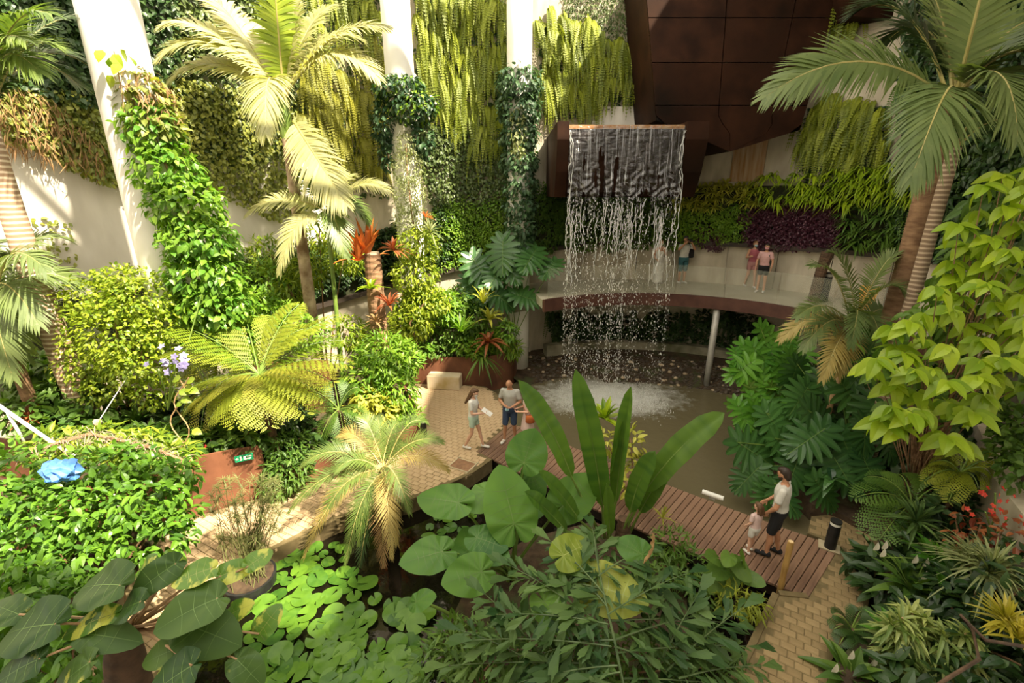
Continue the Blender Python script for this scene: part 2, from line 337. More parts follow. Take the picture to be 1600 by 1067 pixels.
def leaf(name, c1, c2, rough=.42, trans=.3, tc=None, spec=.45, nscale=1.2, var=None):
    m, nt, b, N = _base(name); L = nt.links.new
    at = N('ShaderNodeAttribute'); at.attribute_name = 'tint'; tcn = N('ShaderNodeTexCoord'); n = N('ShaderNodeTexNoise'); n.inputs['Scale'].default_value = nscale; L(tcn.outputs['Object'], n.inputs['Vector'])
    def ma(x, k, y):
        q = N('ShaderNodeMath'); q.operation = 'MULTIPLY_ADD'; L(x, q.inputs[0]); q.inputs[1].default_value = k
        if isinstance(y, float): q.inputs[2].default_value = y
        else: L(y, q.inputs[2])
        return q
    oi = N('ShaderNodeObjectInfo'); s = ma(n.outputs['Fac'], .8, -.42); s2 = ma(oi.outputs['Random'], .32, s.outputs[0]); a = ma(at.outputs['Fac'], .7, s2.outputs[0]); a.use_clamp = True
    x = N('ShaderNodeMix'); x.data_type = 'RGBA'; L(a.outputs[0], x.inputs[0]); x.inputs[6].default_value = rgba(c1); x.inputs[7].default_value = rgba(c2); out = x.outputs[2]
    if var:
        n2 = N('ShaderNodeTexNoise'); n2.inputs['Scale'].default_value = var[1]; n2.inputs['Detail'].default_value = 5; mp = N('ShaderNodeMapping'); mp.inputs['Scale'].default_value = (1, .45, 1); mp.inputs['Rotation'].default_value = (0, 0, .6); L(tcn.outputs['Object'], mp.inputs[0]); L(mp.outputs[0], n2.inputs['Vector'])
        r = N('ShaderNodeMapRange'); r.inputs[1].default_value = var[2]; r.inputs[2].default_value = var[2]+.07; L(n2.outputs['Fac'], r.inputs[0]); y = N('ShaderNodeMix'); y.data_type = 'RGBA'; L(r.outputs[0], y.inputs[0]); L(out, y.inputs[6]); y.inputs[7].default_value = rgba(var[0]); out = y.outputs[2]
    L(out, b.inputs['Base Color']); b.inputs['Roughness'].default_value = rough; b.inputs['Specular IOR Level'].default_value = spec
    t = N('ShaderNodeBsdfTranslucent'); g = N('ShaderNodeMix'); g.data_type = 'RGBA'; g.blend_type = 'MULTIPLY'; g.inputs[0].default_value = 1; L(out, g.inputs[6]); g.inputs[7].default_value = rgba(tc or (1.6, 1.7, .6)); L(g.outputs[2], t.inputs[0])
    mx = N('ShaderNodeMixShader'); mx.inputs[0].default_value = trans; L(b.outputs[0], mx.inputs[1]); L(t.outputs[0], mx.inputs[2]); L(mx.outputs[0], nt.nodes['Material Output'].inputs[0])
    return m
def banded(name, c1, c2, scale):
    m, nt, b, N = _base(name); L = nt.links.new; tc = N('ShaderNodeTexCoord'); w_ = N('ShaderNodeTexWave'); w_.bands_direction = 'Z'; w_.inputs['Scale'].default_value = scale; w_.inputs['Distortion'].default_value = 1.2; w_.inputs['Detail Scale'].default_value = 1.5; L(tc.outputs['Object'], w_.inputs['Vector'])
    r = N('ShaderNodeMapRange'); r.inputs[1].default_value = .45; r.inputs[2].default_value = .9; L(w_.outputs['Fac'], r.inputs[0]); x = N('ShaderNodeMix'); x.data_type = 'RGBA'; L(r.outputs[0], x.inputs[0]); x.inputs[6].default_value = rgba(c1); x.inputs[7].default_value = rgba(c2); L(x.outputs[2], b.inputs['Base Color']); b.inputs['Roughness'].default_value = .8; return m
banded('bark_banded', (.30, .19, .12), (.62, .50, .38), 3.2); banded('bark_banded_fine', (.20, .13, .085), (.46, .35, .25), 3.6)
# setting
mat('concrete', (.38, .33, .25), (.54, .48, .38), .85, 2.2, bump=.25, bscale=14, c3=(.24, .20, .15), s3=.8, stretch=(1, 1, .35))
mat('concrete_white', (.62, .58, .52), (.74, .70, .64), .8, 2.0, bump=.15, bscale=10, c3=(.50, .46, .40), s3=.7, stretch=(1, 1, .3))
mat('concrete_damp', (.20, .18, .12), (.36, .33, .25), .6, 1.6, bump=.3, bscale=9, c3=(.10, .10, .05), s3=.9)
mat('concrete_dark', (.05, .045, .03), (.11, .10, .07), .8, 1.6, bump=.3, bscale=9)
mat('column_white', (.72, .69, .64), (.80, .77, .72), .75, 1.3, bump=.08, bscale=8)
mat('soil', (.035, .022, .012), (.08, .05, .028), .95, 5, bump=.8, bscale=16, c3=(.05, .06, .02), s3=2)
mat('corten', (.125, .048, .026), (.19, .076, .040), .55, 2.5, bump=.06, bscale=30, c3=(.10, .04, .025), s3=1.1)
mat('corten_dark', (.016, .0065, .0035), (.036, .014, .007), .65, 1.2, bump=.05, bscale=20, c3=(.009, .005, .003), s3=.6, spec=.08)
mat('corten_orange', (.62, .24, .06), (.75, .45, .18), .5, 6)
mat('corten_fascia', (.075, .030, .022), (.11, .046, .032), .6, 3)
mat('rust_stain', (.33, .17, .07), (.45, .33, .22), .85, 3, stretch=(3, 3, .3))
mat('walk_floor', (.36, .33, .24), (.47, .43, .33), .55, 1.4, bump=.1, bscale=12)
mat('paver', (.20, .14, .065), (.32, .23, .115), .85, 3.5, bump=.5, bscale=30, objrand=.6)
mat('paver_warm', (.42, .29, .165), (.54, .39, .24), .85, 3.5, bump=.5, bscale=30, objrand=.6)
mat('mortar', (.12, .09, .04), (.18, .135, .065), .95, 6)
mat('kerb', (.40, .33, .21), (.50, .42, .28), .85, 4, bump=.3)
mat('plank', (.19, .105, .066), (.30, .18, .115), .6, 3, bump=.35, bscale=14, objrand=.55, stretch=(9, 1, 3), c3=(.11, .06, .04), s3=.6)
mat('plank_base', (.02, .012, .008))
mat('stone', (.055, .040, .028), (.11, .085, .06), .55, 3, objrand=.85, spec=.5)
mat('stone_pale', (.34, .25, .16), (.50, .40, .28), .65, 3, objrand=.8)
mat('bench_stone', (.60, .50, .35), (.68, .58, .43), .8, 2.5, bump=.15, c3=(.45, .34, .12), s3=1.3)
mat('metal_white', (.75, .74, .70), None, .35)
mat('metal_grey', (.42, .40, .37), (.52, .50, .46), .45, 5, metal=.3)
mat('black_metal', (.012, .012, .012), (.02, .02, .02), .45, 8)
mat('frosted', (.8, .78, .72), None, .3)
mat('trough', (.03, .022, .016), (.05, .035, .025), .7, 5)
mat('felt', (.020, .024, .010), (.045, .05, .02), .95, 6, bump=.6, bscale=25)
mat('sign_green', (.012, .30, .14), None, .4); mat('sign_white', (.9, .9, .88), None, .5)
mat('sign_yellow', (.85, .42, .02), (.9, .5, .04), .45, 3)
mat('bamboo', (.30, .17, .05), (.42, .26, .09), .5, 4, stretch=(4, 4, .6)); mat('bamboo_cut', (.6, .45, .25))
mat('manhole', (.20, .10, .055), (.28, .15, .08), .7, 12, bump=.5)
mat('blue_plastic', (.05, .16, .60), (.12, .30, .80), .35, 5)
mat('moss_grey', (.26, .19, .13), (.40, .30, .22), .95, 8)
mat('bark', (.16, .085, .045), (.30, .18, .10), .85, 4, bump=.6, bscale=14, stretch=(1, 1, 3))
mat('bark_dark', (.05, .03, .018), (.12, .07, .04), .9, 5, bump=.8, bscale=12)
mat('bark_pale', (.38, .24, .16), (.52, .37, .26), .8, 3, bump=.3, bscale=14, stretch=(1, 1, 5))
mat('bark_ring', (.20, .12, .075), (.55, .42, .32), .8, 3)
mat('stem_dark', (.05, .09, .03), (.10, .15, .05), .5, 4)
mat('stem_green', (.10, .17, .03), (.18, .26, .05), .45, 4); mat('stem_tan', (.34, .20, .10), (.45, .30, .16), .6, 5)
mat('rachis', (.30, .26, .08), (.42, .36, .14), .5, 3)
mat('vein', (.11, .20, .04), None, .45); mat('vein_pale', (.32, .38, .09), None, .45)
mat('roofing', (.35, .33, .30), (.4, .38, .35), .8, 1)
# leaves
leaf('fern_bright', (.12, .16, .012), (.34, .38, .035), .55, .35)
leaf('fern_gold', (.14, .15, .015), (.38, .37, .05), .55, .38)
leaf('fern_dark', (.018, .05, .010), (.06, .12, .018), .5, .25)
leaf('fern_mid', (.045, .11, .015), (.13, .22, .03), .5, .3)
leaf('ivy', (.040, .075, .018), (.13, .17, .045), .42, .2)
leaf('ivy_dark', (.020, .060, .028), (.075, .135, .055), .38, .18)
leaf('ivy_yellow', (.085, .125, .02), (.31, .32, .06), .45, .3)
leaf('vine_bright', (.07, .19, .018), (.24, .36, .035), .4, .35)
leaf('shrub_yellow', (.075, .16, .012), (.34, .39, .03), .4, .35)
leaf('shrub_green', (.025, .085, .010), (.145, .29, .024), .34, .3, spec=.35)
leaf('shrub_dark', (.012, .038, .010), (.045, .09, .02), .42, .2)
leaf('dry', (.22, .12, .05), (.40, .27, .12), .8, .2, tc=(1.3, 1.1, .7))
leaf('palm_gold', (.20, .22, .05), (.60, .56, .32), .42, .35)
leaf('palm_green', (.055, .11, .02), (.20, .26, .06), .42, .32)
leaf('palm_shade', (.07, .115, .035), (.20, .25, .085), .42, .28)
leaf('palm_dark', (.02, .05, .015), (.07, .12, .035), .42, .25)
leaf('palm_dry', (.28, .21, .05), (.46, .38, .14), .55, .35, tc=(1.5, 1.2, .6))
leaf('lime', (.11, .21, .010), (.38, .48, .022), .38, .35)
leaf('ear', (.035, .115, .020), (.14, .28, .042), .42, .3, spec=.3)
leaf('ear_yellow', (.17, .25, .03), (.36, .39, .055), .42, .4)
leaf('banana', (.035, .095, .018), (.12, .22, .03), .4, .35, spec=.3)
leaf('monstera', (.014, .052, .018), (.075, .185, .040), .30, .18, spec=.45)
leaf('xanadu', (.04, .15, .015), (.13, .31, .03), .34, .3, spec=.55)
leaf('fishtail', (.022, .060, .018), (.11, .18, .050), .45, .2, spec=.2)
leaf('pothos', (.016, .050, .016), (.075, .135, .028), .4, .18, spec=.2, var=((.38, .38, .07), 7, .66)); leaf('pothos_var', (.05, .14, .02), (.16, .30, .03), .36, .3, var=((.52, .54, .10), 9, .50))
leaf('lily', (.030, .095, .014), (.12, .235, .022), .36, .15, spec=.3)
leaf('purple', (.040, .010, .022), (.11, .032, .050), .42, .15, tc=(1.4, .7, .9))
leaf('drac_yellow', (.20, .24, .02), (.58, .54, .10), .42, .3)
leaf('drac_striped', (.08, .15, .025), (.42, .46, .16), .42, .3)
leaf('croton', (.26, .25, .02), (.52, .42, .06), .4, .3)
leaf('brom_orange', (.36, .09, .02), (.60, .22, .05), .42, .35, tc=(1.6, 1, .6))
leaf('brom_red', (.20, .04, .02), (.40, .16, .05), .45, .3, tc=(1.5, .9, .6))
leaf('flower_red', (.40, .015, .010), (.55, .05, .02), .4, .2, tc=(1.2, .7, .5))
leaf('flower_violet', (.30, .26, .55), (.50, .46, .75), .6, .3, tc=(1, 1, 1.2)); leaf('flower_white', (.70, .66, .55), (.8, .76, .66), .5, .3, tc=(1, 1, .9))
leaf('papyrus', (.09, .11, .03), (.24, .24, .09), .6, .3)
leaf('grass_pale', (.13, .17, .06), (.34, .36, .17), .5, .3)
# water
def water(name, c, rough=.05, bump=.25, sc=3.0, foam=None, alpha=1, trans=0):
    m, nt, b, N = _base(name); L = nt.links.new; tc = N('ShaderNodeTexCoord')
    b.inputs['Base Color'].default_value = rgba(c); b.inputs['Roughness'].default_value = rough; b.inputs['IOR'].default_value = 1.33; b.inputs['Specular IOR Level'].default_value = .6
    n = N('ShaderNodeTexNoise'); n.inputs['Scale'].default_value = sc; n.inputs['Detail'].default_value = 4; L(tc.outputs['Object'], n.inputs['Vector'])
    bp = N('ShaderNodeBump'); bp.inputs['Strength'].default_value = bump; bp.inputs['Distance'].default_value = .05; L(n.outputs['Fac'], bp.inputs['Height']); L(bp.outputs[0], b.inputs['Normal'])
    if foam:   # the churned patch where the fall lands, centred on the object's origin
        sp = N('ShaderNodeMapping'); sp.inputs['Scale'].default_value = foam; L(tc.outputs['Object'], sp.inputs[0])
        ln = N('ShaderNodeVectorMath'); ln.operation = 'LENGTH'; L(sp.outputs[0], ln.inputs[0])
        n2 = N('ShaderNodeTexNoise'); n2.inputs['Scale'].default_value = 2.2; n2.inputs['Detail'].default_value = 9; n2.inputs['Roughness'].default_value = .75; L(tc.outputs['Object'], n2.inputs['Vector'])
        a = N('ShaderNodeMath'); a.operation = 'MULTIPLY_ADD'; L(n2.outputs['Fac'], a.inputs[0]); a.inputs[1].default_value = 1.9; a.inputs[2].default_value = -.25
        s = N('ShaderNodeMath'); s.operation = 'SUBTRACT'; L(a.outputs[0], s.inputs[0]); L(ln.outputs['Value'], s.inputs[1])
        r = N('ShaderNodeMapRange'); r.inputs[1].default_value = -.7; r.inputs[2].default_value = .25; L(s.outputs[0], r.inputs[0])
        x = N('ShaderNodeMix'); x.data_type = 'RGBA'; L(r.outputs[0], x.inputs[0]); x.inputs[6].default_value = rgba(c); x.inputs[7].default_value = (.62, .62, .58, 1); L(x.outputs[2], b.inputs['Base Color'])
        rr = N('ShaderNodeMapRange'); rr.inputs[3].default_value = rough; rr.inputs[4].default_value = .6; L(r.outputs[0], rr.inputs[0]); L(rr.outputs[0], b.inputs['Roughness'])
    return m
water('pond_water', (.006, .005, .003), .04, .10, 2.0)
water('pool_water', (.125, .105, .058), .06, .45, 4.0, foam=(.50, .78, 1))
def glassy(name, c, alpha, rough=.08, spec=.5):
    m, nt, b, N = _base(name); b.inputs['Base Color'].default_value = rgba(c); b.inputs['Roughness'].default_value = rough; b.inputs['Alpha'].default_value = alpha; b.inputs['Specular IOR Level'].default_value = spec; return m
glassy('balustrade_glass', (.55, .56, .46), .11)
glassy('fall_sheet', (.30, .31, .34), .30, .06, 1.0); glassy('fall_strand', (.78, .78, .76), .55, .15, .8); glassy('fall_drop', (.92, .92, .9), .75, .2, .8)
# streaky sheet: clear and white water, highlights painted in as pale streaks
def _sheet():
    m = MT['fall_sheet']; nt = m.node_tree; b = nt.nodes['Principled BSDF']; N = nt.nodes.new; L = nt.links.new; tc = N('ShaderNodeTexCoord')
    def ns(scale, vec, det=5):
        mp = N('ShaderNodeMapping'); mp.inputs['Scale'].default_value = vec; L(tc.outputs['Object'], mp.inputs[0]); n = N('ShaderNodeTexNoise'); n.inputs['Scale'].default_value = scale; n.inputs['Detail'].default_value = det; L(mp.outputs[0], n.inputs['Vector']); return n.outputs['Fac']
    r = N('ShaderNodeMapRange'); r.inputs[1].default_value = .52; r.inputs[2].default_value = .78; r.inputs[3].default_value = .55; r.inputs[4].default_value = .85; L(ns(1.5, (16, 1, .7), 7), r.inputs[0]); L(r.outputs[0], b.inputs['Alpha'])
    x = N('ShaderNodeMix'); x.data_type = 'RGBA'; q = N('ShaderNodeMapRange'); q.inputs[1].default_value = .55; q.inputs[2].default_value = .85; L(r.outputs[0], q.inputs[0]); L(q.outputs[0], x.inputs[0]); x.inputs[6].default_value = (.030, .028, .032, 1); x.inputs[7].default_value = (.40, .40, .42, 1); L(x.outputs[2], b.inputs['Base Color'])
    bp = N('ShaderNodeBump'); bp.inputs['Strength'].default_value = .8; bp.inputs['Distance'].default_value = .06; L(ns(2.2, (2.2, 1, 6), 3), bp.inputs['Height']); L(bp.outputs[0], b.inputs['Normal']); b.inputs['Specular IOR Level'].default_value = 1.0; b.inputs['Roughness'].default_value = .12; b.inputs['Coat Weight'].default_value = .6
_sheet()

# ============================================================ the setting
# ground bed and ponds
g = G(); prism(g, [(-16, -1), (14, -1), (14, 20), (-16, 20)], -1.3, -.75); obj('floor', g, 'soil', kind='structure', label='dark soil bed under ponds and planting')
POOLC = az(950, 618, -.28)
pool = [V2(az(*p, -.28)) for p in [(742, 690), (1330, 905)]]
pool = [(-1.1, 10.9), (-2.2, 12.6), (-1.2, 14.6), (.1, 15.6), (.5, 17.6), (3, 17.8), (8, 15.6), (8.6, 13), (8, 9), (6.3, 7.2), (3.0, 9.0)]
g = G(); prism(g, pool, -.45, -.28); po = obj('pool_water', g, 'pool_water', kind='stuff', label='murky olive pool churned white below the waterfall', cat='water')
dlt = Vector((float(POOLC[0]), float(POOLC[1]), -.28))-Vector(po.location)
for v in po.data.vertices: v.co -= dlt
po.location = Vector(po.location)+dlt
pond = [(-6, 3), (-6.3, 7.6), (-4, 9), (-1.9, 9.6), (-.9, 10.7), (.2, 10.6), (3.6, 8.6), (6, 7), (5, 5.5), (3.6, 3)]
g = G(); prism(g, pond, -.55, -.34); obj('pond_water', g, 'pond_water', kind='stuff', label='still black water of the lily pond', cat='water')
# walls
def wall(name, i0, i1, matn, label):
    g = G(); P = WALL[i0:i1+1]; ribbon_wall(g, P, -.75, 15.0, .5); return obj(name, g, matn, kind='structure', label=label)
wl = wall('wall_left', 0, n_left, 'concrete_white', 'tall pale concrete wall hung with vines')
wb = wall('wall_back', n_left, n_right, 'concrete', 'curved concrete wall carrying the living garden')
wr = wall('wall_right', n_right, len(WALL)-1, 'concrete', 'tall concrete wall behind the palms')
# lower strip of cast panels with joints, dark trough on top, felt backing of the living wall
def seg_len(a, b): return math.hypot(a[0]-b[0], a[1]-b[1])
WP = np.array(WALL[4:-2]); cum = np.concatenate([[0], np.cumsum(np.linalg.norm(np.diff(WP, axis=0), axis=1))])
def wpt(s): return np.array([np.interp(s, cum, WP[:, 0]), np.interp(s, cum, WP[:, 1])])
def strip_pts(s0, s1, off, n=5):
    r = []
    for s in np.linspace(s0, s1, n):
        p = wpt(s); t = nrm(wpt(min(s+.05, cum[-1]))-wpt(max(s-.05, 0))); r.append((p[0]+t[1]*off, p[1]-t[0]*off))
    return r
s = 0.0
while s < cum[-1]-1.7:
    P = strip_pts(s+.012, s+1.688, .10, 4); zt = [zs(*p) for p in P]; zb = [max(-.7, z-1.55) if p[0] > .9 else -.7 for z, p in zip(zt, P)]
    g = G(); ribbon_wall(g, P, zb, zt, .11); par = wb if P[1][0] > WALL[n_left][0] else wl
    if P[1][0] > WALL[n_right][0] and P[1][1] < 12: par = wr
    obj('concrete_panel', g, 'concrete', par); s += 1.7
P = strip_pts(0, cum[-1], .30, 60); zz = np.array([zs(*p) for p in P])
g = G(); ribbon_wall(g, P, zz-.05, zz+.10, .3); obj('planting_trough', g, 'trough', wb)
P = strip_pts(0, cum[-1], .06, 60); zz = np.array([zs(*p) for p in P]); g = G(); ribbon_wall(g, P, zz, zz+2.1, .08); obj('felt_backing', g, 'felt', wb)
# rust streaked concrete panels above the planting, beside the steel volume
for a, b, c in [(1096, 1143, 'concrete'), (1144, 1196, 'rust_stain'), (1197, 1262, 'concrete')]:
    p, q = on_wall(a, 250, .05)[0], on_wall(b, 250, .05)[0]; g = G(); ribbon_wall(g, [p[:2], (p[:2]+q[:2])/2, q[:2]], 6.75, 9.6, .05); obj('concrete_panel', g, c, wb)
p, q = on_wall(925, 180, .05)[0], on_wall(1040, 180, .05)[0]; g = G(); ribbon_wall(g, [p[:2], (p[:2]+q[:2])/2, q[:2]], 6.6, 9.35, .05); obj('concrete_panel', g, 'concrete_white', wb)
# roof over the right side, beams across the opening (both above the frame)
g = G(); g.add(*box((12.8, 8, 15.2), (11.8, 28, .35))); obj('ceiling', g, 'roofing', kind='structure', label='roof slab above the right side')
g = G(); g.add(*box((-4.2, -9.0, 15.2), (24.8, 15, .35))); obj('ceiling', g, 'roofing', kind='structure', label='unseen slab added above the viewing balcony to block the sun')  # slab added out of view to keep direct sun off the near planting
g = G(); g.add(*box((-1, -2.0, 7.2), (30, .4, 16))); obj('wall_sky_block', g, 'concrete_white', kind='structure', label='unseen wall added behind the viewing balcony to block sky light')  # wall added behind the camera to hold back level sky light
for i, y in enumerate(np.arange(.1, 19, 2.6)):
    g = G(); g.add(*box((-3.0, y, 15.15), (19.3, .16, .35))); obj('trim_%d' % (i+1), g, 'roofing', kind='structure', label='roof beam spanning the opening')
# walkway: ring r 5.5 - 8.0 at z 3.0
def arc(r, a0, a1, n): return [(CC[0]+r*math.cos(math.radians(a)), CC[1]+r*math.sin(math.radians(a))) for a in np.linspace(a0, a1, n)]
A0, A1 = 126, -6
wk = empty('walkway', (CC[0], CC[1]+5.5, 2.7), 'curved raised walkway with rust red fascia under the living wall', 'walkway')
g = G(); prism(g, arc(5.62, A0, A1, 48)+arc(8.34, A1, A0-9, 48), 2.72, 3.0); obj('slab', g, 'walk_floor', wk)
g = G(); ribbon_wall(g, arc(5.50, A1, A0, 48), 2.62, 3.03, -.10); obj('fascia', g, 'corten_fascia', wk)
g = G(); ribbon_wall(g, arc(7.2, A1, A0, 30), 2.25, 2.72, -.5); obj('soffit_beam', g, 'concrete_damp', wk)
bl = empty('glass_balustrade', (CC[0], CC[1]+5.56, 3.0), 'clear glass balustrade along the raised walkway', 'balustrade')
a = A1+2
while a < A0-14:
    g = G(); ribbon_wall(g, arc(5.60, a+.15, a+15.85, 7), 3.01, 4.02, -.014); obj('glass_panel', g, 'balustrade_glass', bl); a += 16
sp = az(1122, 478, 2.62); g = G(); pb = (7.0, 15.3)
addtube(g, [(pb[0], pb[1], z) for z in (-.35, 1, 2.66)], .11, 16); obj('support_post', g, 'metal_grey', smooth=True, label='slim grey steel post holding up the curved walkway', cat='post')
# bank under the walkway
rr_ = np.array([4.95, 5.6, 6.4, 7.2, 7.9]); zz_ = np.array([-.42, -.22, -.02, .12, .22]); aa_ = np.linspace(128, 25, 44); V = [];
for a in aa_:
    for r, z in zip(rr_, zz_):
        k = .9 if a > 100 else 0
        V.append([CC[0]+(r+k)*math.cos(math.radians(a)), CC[1]+(r+k)*math.sin(math.radians(a)), z])
g = G(); n5 = 5; g.add(V, [[i*n5+j, i*n5+j+1, (i+1)*n5+j+1, (i+1)*n5+j] for i in range(43) for j in range(4)]); obj('gravel_bank', g, 'soil', kind='stuff', label='wet gravel bank below the walkway', cat='gravel')
g = G(); ribbon_wall(g, arc(7.75, 30, 112, 30), -.3, .52, -.35); obj('trim_20', g, 'concrete_damp', kind='structure', label='low concrete kerb at the back of the gravel bank')
# stones
STM = []
for k in range(6):
    bm = bmesh.new(); bmesh.ops.create_icosphere(bm, subdivisions=1, radius=1)
    for v in bm.verts: v.co = Vector((v.co.x*random.uniform(.8, 1.25), v.co.y*random.uniform(.7, 1), v.co.z*random.uniform(.45, .6)))
    me = bpy.data.meshes.new('stone'); bm.to_mesh(me); bm.free(); me.materials.append(MT['stone' if k < 4 else 'stone_pale'])
    for p in me.polygons: p.use_smooth = True
    STM.append(me)
def bank_pt():
    a = rng.uniform(35, 122); k = .9*np.clip((a-92)/10, 0, 1); r = rng.uniform(5.0, 7.2); z = np.interp(r, rr_, zz_); ar = math.radians(a)
    return np.array([CC[0]+(r+k)*math.cos(ar), CC[1]+(r+k)*math.sin(ar), z])
for i in range(300):
    p = bank_pt(); s = rng.uniform(.055, .12); k = int(rng.choice([0, 1, 2, 3, 4, 5], p=[.19, .19, .19, .19, .12, .12]))
    inst('pebble', STM[k], p+[0, 0, .02], rng.uniform(0, 6), s, None, ('pale' if k > 3 else 'dark wet')+' pebble lying on the bank below the walkway', 'pebble', ('pale' if k > 3 else 'dark wet')+' pebbles on the bank')
sv = np.array([v.co for v in STM[0].vertices]); sf = np.array([list(p.vertices) for p in STM[0].polygons]); g = G()
for i in range(1500):
    p = bank_pt(); s = rng.uniform(.03, .075); g.add(p+sv*s, sf)
obj('gravel', g, 'stone', kind='stuff', label='small dark gravel between the pebbles of the bank', cat='gravel')
# columns
def column(px, Y, D, z0, label, ptop=0):
    p = ay(px, ptop, Y); g = G(); addtube(g, [(p[0], Y, z) for z in (z0, 2, 5, 8, 11, 15)], D/2, 40); return obj('column', g, 'column_white', smooth=False, label=label, cat='column'), p[0]
def shade_smooth_sides(o):
    for p in o.data.polygons: p.use_smooth = len(p.vertices) == 4
cA, XA = column(166, 10.3, 1.02, 0, 'thick white concrete column with twining bright green creeper')
cB, XB = column(617, 15.8, .86, 0, 'white round column with flowering creeper below its bare top')
cC, XC = column(812, 16.75, .80, -.4, 'white round column sheathed in dark ivy beside the waterfall')
for o in (cA, cB, cC): shade_smooth_sides(o)
# steel volume
hull = [(1004, -60), (1010, 0), (1025, 188), (1140, 237), (1250, 203), (1312, -8), (1325, -60)]
sv_ = empty('steel_volume', (9.2, 16.0, 8.0), 'huge dark rusted steel volume jutting from the wall above the walkway', 'steel hull')
def hull_pt(px, py): return ay(px, py, 16.0+(.0 if py > 100 else (100-py)*.002))
F2 = [hull_pt(*p) for p in hull]; B2 = [np.array([p[0], p[1]+3.2, p[2]]) for p in F2]; n = len(hull)
g = G(); g.add(F2+B2, [[i, (i+1) % n, (i+1) % n+n, i+n] for i in range(n)]); obj('side_plate', g, 'corten_dark', sv_)
lv = [-60, 28, 98, 165, 240]
def hull_x(y, side):
    if side == 0: return np.interp(y, [-60, 0, 188, 237], [1004, 1010, 1025, 1140])
    return np.interp(y, [-60, -8, 203, 237], [1325, 1312, 1250, 1140])
for r in range(4):
    y0, y1 = lv[r]+.8, min(lv[r+1]-.8, 237)
    for c in range(3):
        def px(y, f): return hull_x(y, 0)+(hull_x(y, 1)-hull_x(y, 0))*f
        f0, f1 = [(0, .42), (.42, .78), (.78, 1)][c]; f0 += .003; f1 -= .003
        ys = np.linspace(y0, y1, 6) if r == 3 else [y0, y1]
        poly = [(px(y, f0), y) for y in ys]+[(px(y, f1), y) for y in ys[::-1]]
        Fp = [hull_pt(*p)+np.array([0, -.02, 0]) for p in poly]; Bp = [p+np.array([0, .05, 0]) for p in Fp]; m = len(poly)
        g = G(); g.add(Fp+Bp, [[(i+1) % m, i, i+m, (i+1) % m+m] for i in range(m)]); g.F.append(np.arange(m)[None, :]); g.M.append([0]); obj('steel_panel', g, 'corten_dark', sv_)
# second hull edge at the top right
p = [ay(*q, 15.5) for q in [(1322, -40), (1330, 25), (1390, 30), (1460, -40)]]; g = G(); g.add(p+[q+np.array([0, 2.5, 0]) for q in p], [[0, 1, 2, 3], [0, 4, 5, 1], [1, 5, 6, 2], [2, 6, 7, 3]])
obj('steel_volume', g, 'corten_dark', label='dark rusted steel plate at the top beside the palm crown', cat='steel hull')
# waterfall weir box
WX0, WX1, WY = 1.62, 4.88, 14.25
ztop = float(ay(970, 198, WY)[2])
wf = empty('waterfall_weir', (3.3, 16, ztop-1.9), 'rusted steel weir box with bright orange lip that feeds the waterfall', 'weir')
def cheek(x0, x1):
    pr = [(WY-.15, ztop+.12), (WY-.22, ztop-.35), (WY+.0, ztop-1.2), (WY+.35, ztop-1.9), (18.3, ztop-1.9), (18.3, ztop+.12)]
    V = [[x0, y, z] for y, z in pr]+[[x1, y, z] for y, z in pr]; m = 6; gg = G(); b = 0
    gg.add(V, [[i, (i+1) % m, (i+1) % m+m, i+m] for i in range(m)]); gg.F.append(np.arange(m)[None]); gg.M.append([0]); gg.F.append((np.arange(m)+m)[None, ::-1]); gg.M.append([0]); return gg
obj('cheek_plate', cheek(WX0-.35, WX0-.02), 'corten_dark', wf); obj('cheek_plate', cheek(WX1+.02, WX1+.62), 'corten_dark', wf)
ys = np.array([WY+.02, WY+.06, WY+.3, WY+.7, WY+1.2]); z_ = ztop-np.array([0, .3, .9, 1.5, 1.9])
g = G(); V = [[x, y, z] for x in (WX0, WX1) for y, z in zip(ys, z_)]; g.add(V, [[i, i+1, 6+i, 5+i] for i in range(4)]); obj('back_plate', g, 'corten_dark', wf)
g = G(); g.add(*box(((WX0+WX1)/2, WY+.25, ztop+.0), (WX1-WX0, .5, .10))); obj('lip', g, 'corten_orange', wf, label='bright orange rusted lip')
g = G(); g.add(*box(((WX0+WX1)/2, 16.4, ztop-.9), (WX1-WX0, 3.7, 1.7))); obj('tank', g, 'corten_dark', wf)
# ---- falling water
fall = empty('waterfall', (float(POOLC[0]), WY, -.28), 'sheet of water falling from the weir and breaking into drops', 'waterfall')
nx, nz = 150, 60; zb0 = ztop-2.55
def fall_y(z):
    d = ztop-z; return WY-.06-.055*math.sqrt(max(d, 0))-.012*d
holes = [(.135, .62, .010, .11), (.275, .66, .016, .13), (.30, .50, .020, .24), (.245, .44, .014, .10), (.30, .27, .022, .15), (.415, .47, .016, .22), (.43, .60, .008, .18), (.655, .22, .014, .12), (.70, .20, .02, .15), (.72, .12, .022, .16), (.80, .42, .010, .08), (.90, .22, .012, .12), (.41, .22, .02, .14), (.28, .14, .02, .12), (.52, .12, .012, .12), (.60, .10, .014, .1)]
V = []; ok = {}
rag = np.cumsum(rng.normal(0, .05, nx+1)); rag -= np.linspace(rag[0], rag[-1], nx+1)
for i in range(nx+1):
    for j in range(nz+1):
        u, v = i/nx, j/nz; z = ztop+.04-(ztop-zb0)*v
        amp = .012+.075*np.clip((v-.35)/.4, 0, 1)
        y = fall_y(z)+amp*math.sin(u*38+2.1*math.sin(v*26+u*9))*math.sin(v*44+1.7*math.sin(u*31))
        V.append([WX0+(WX1-WX0)*u, y, z])
F = []
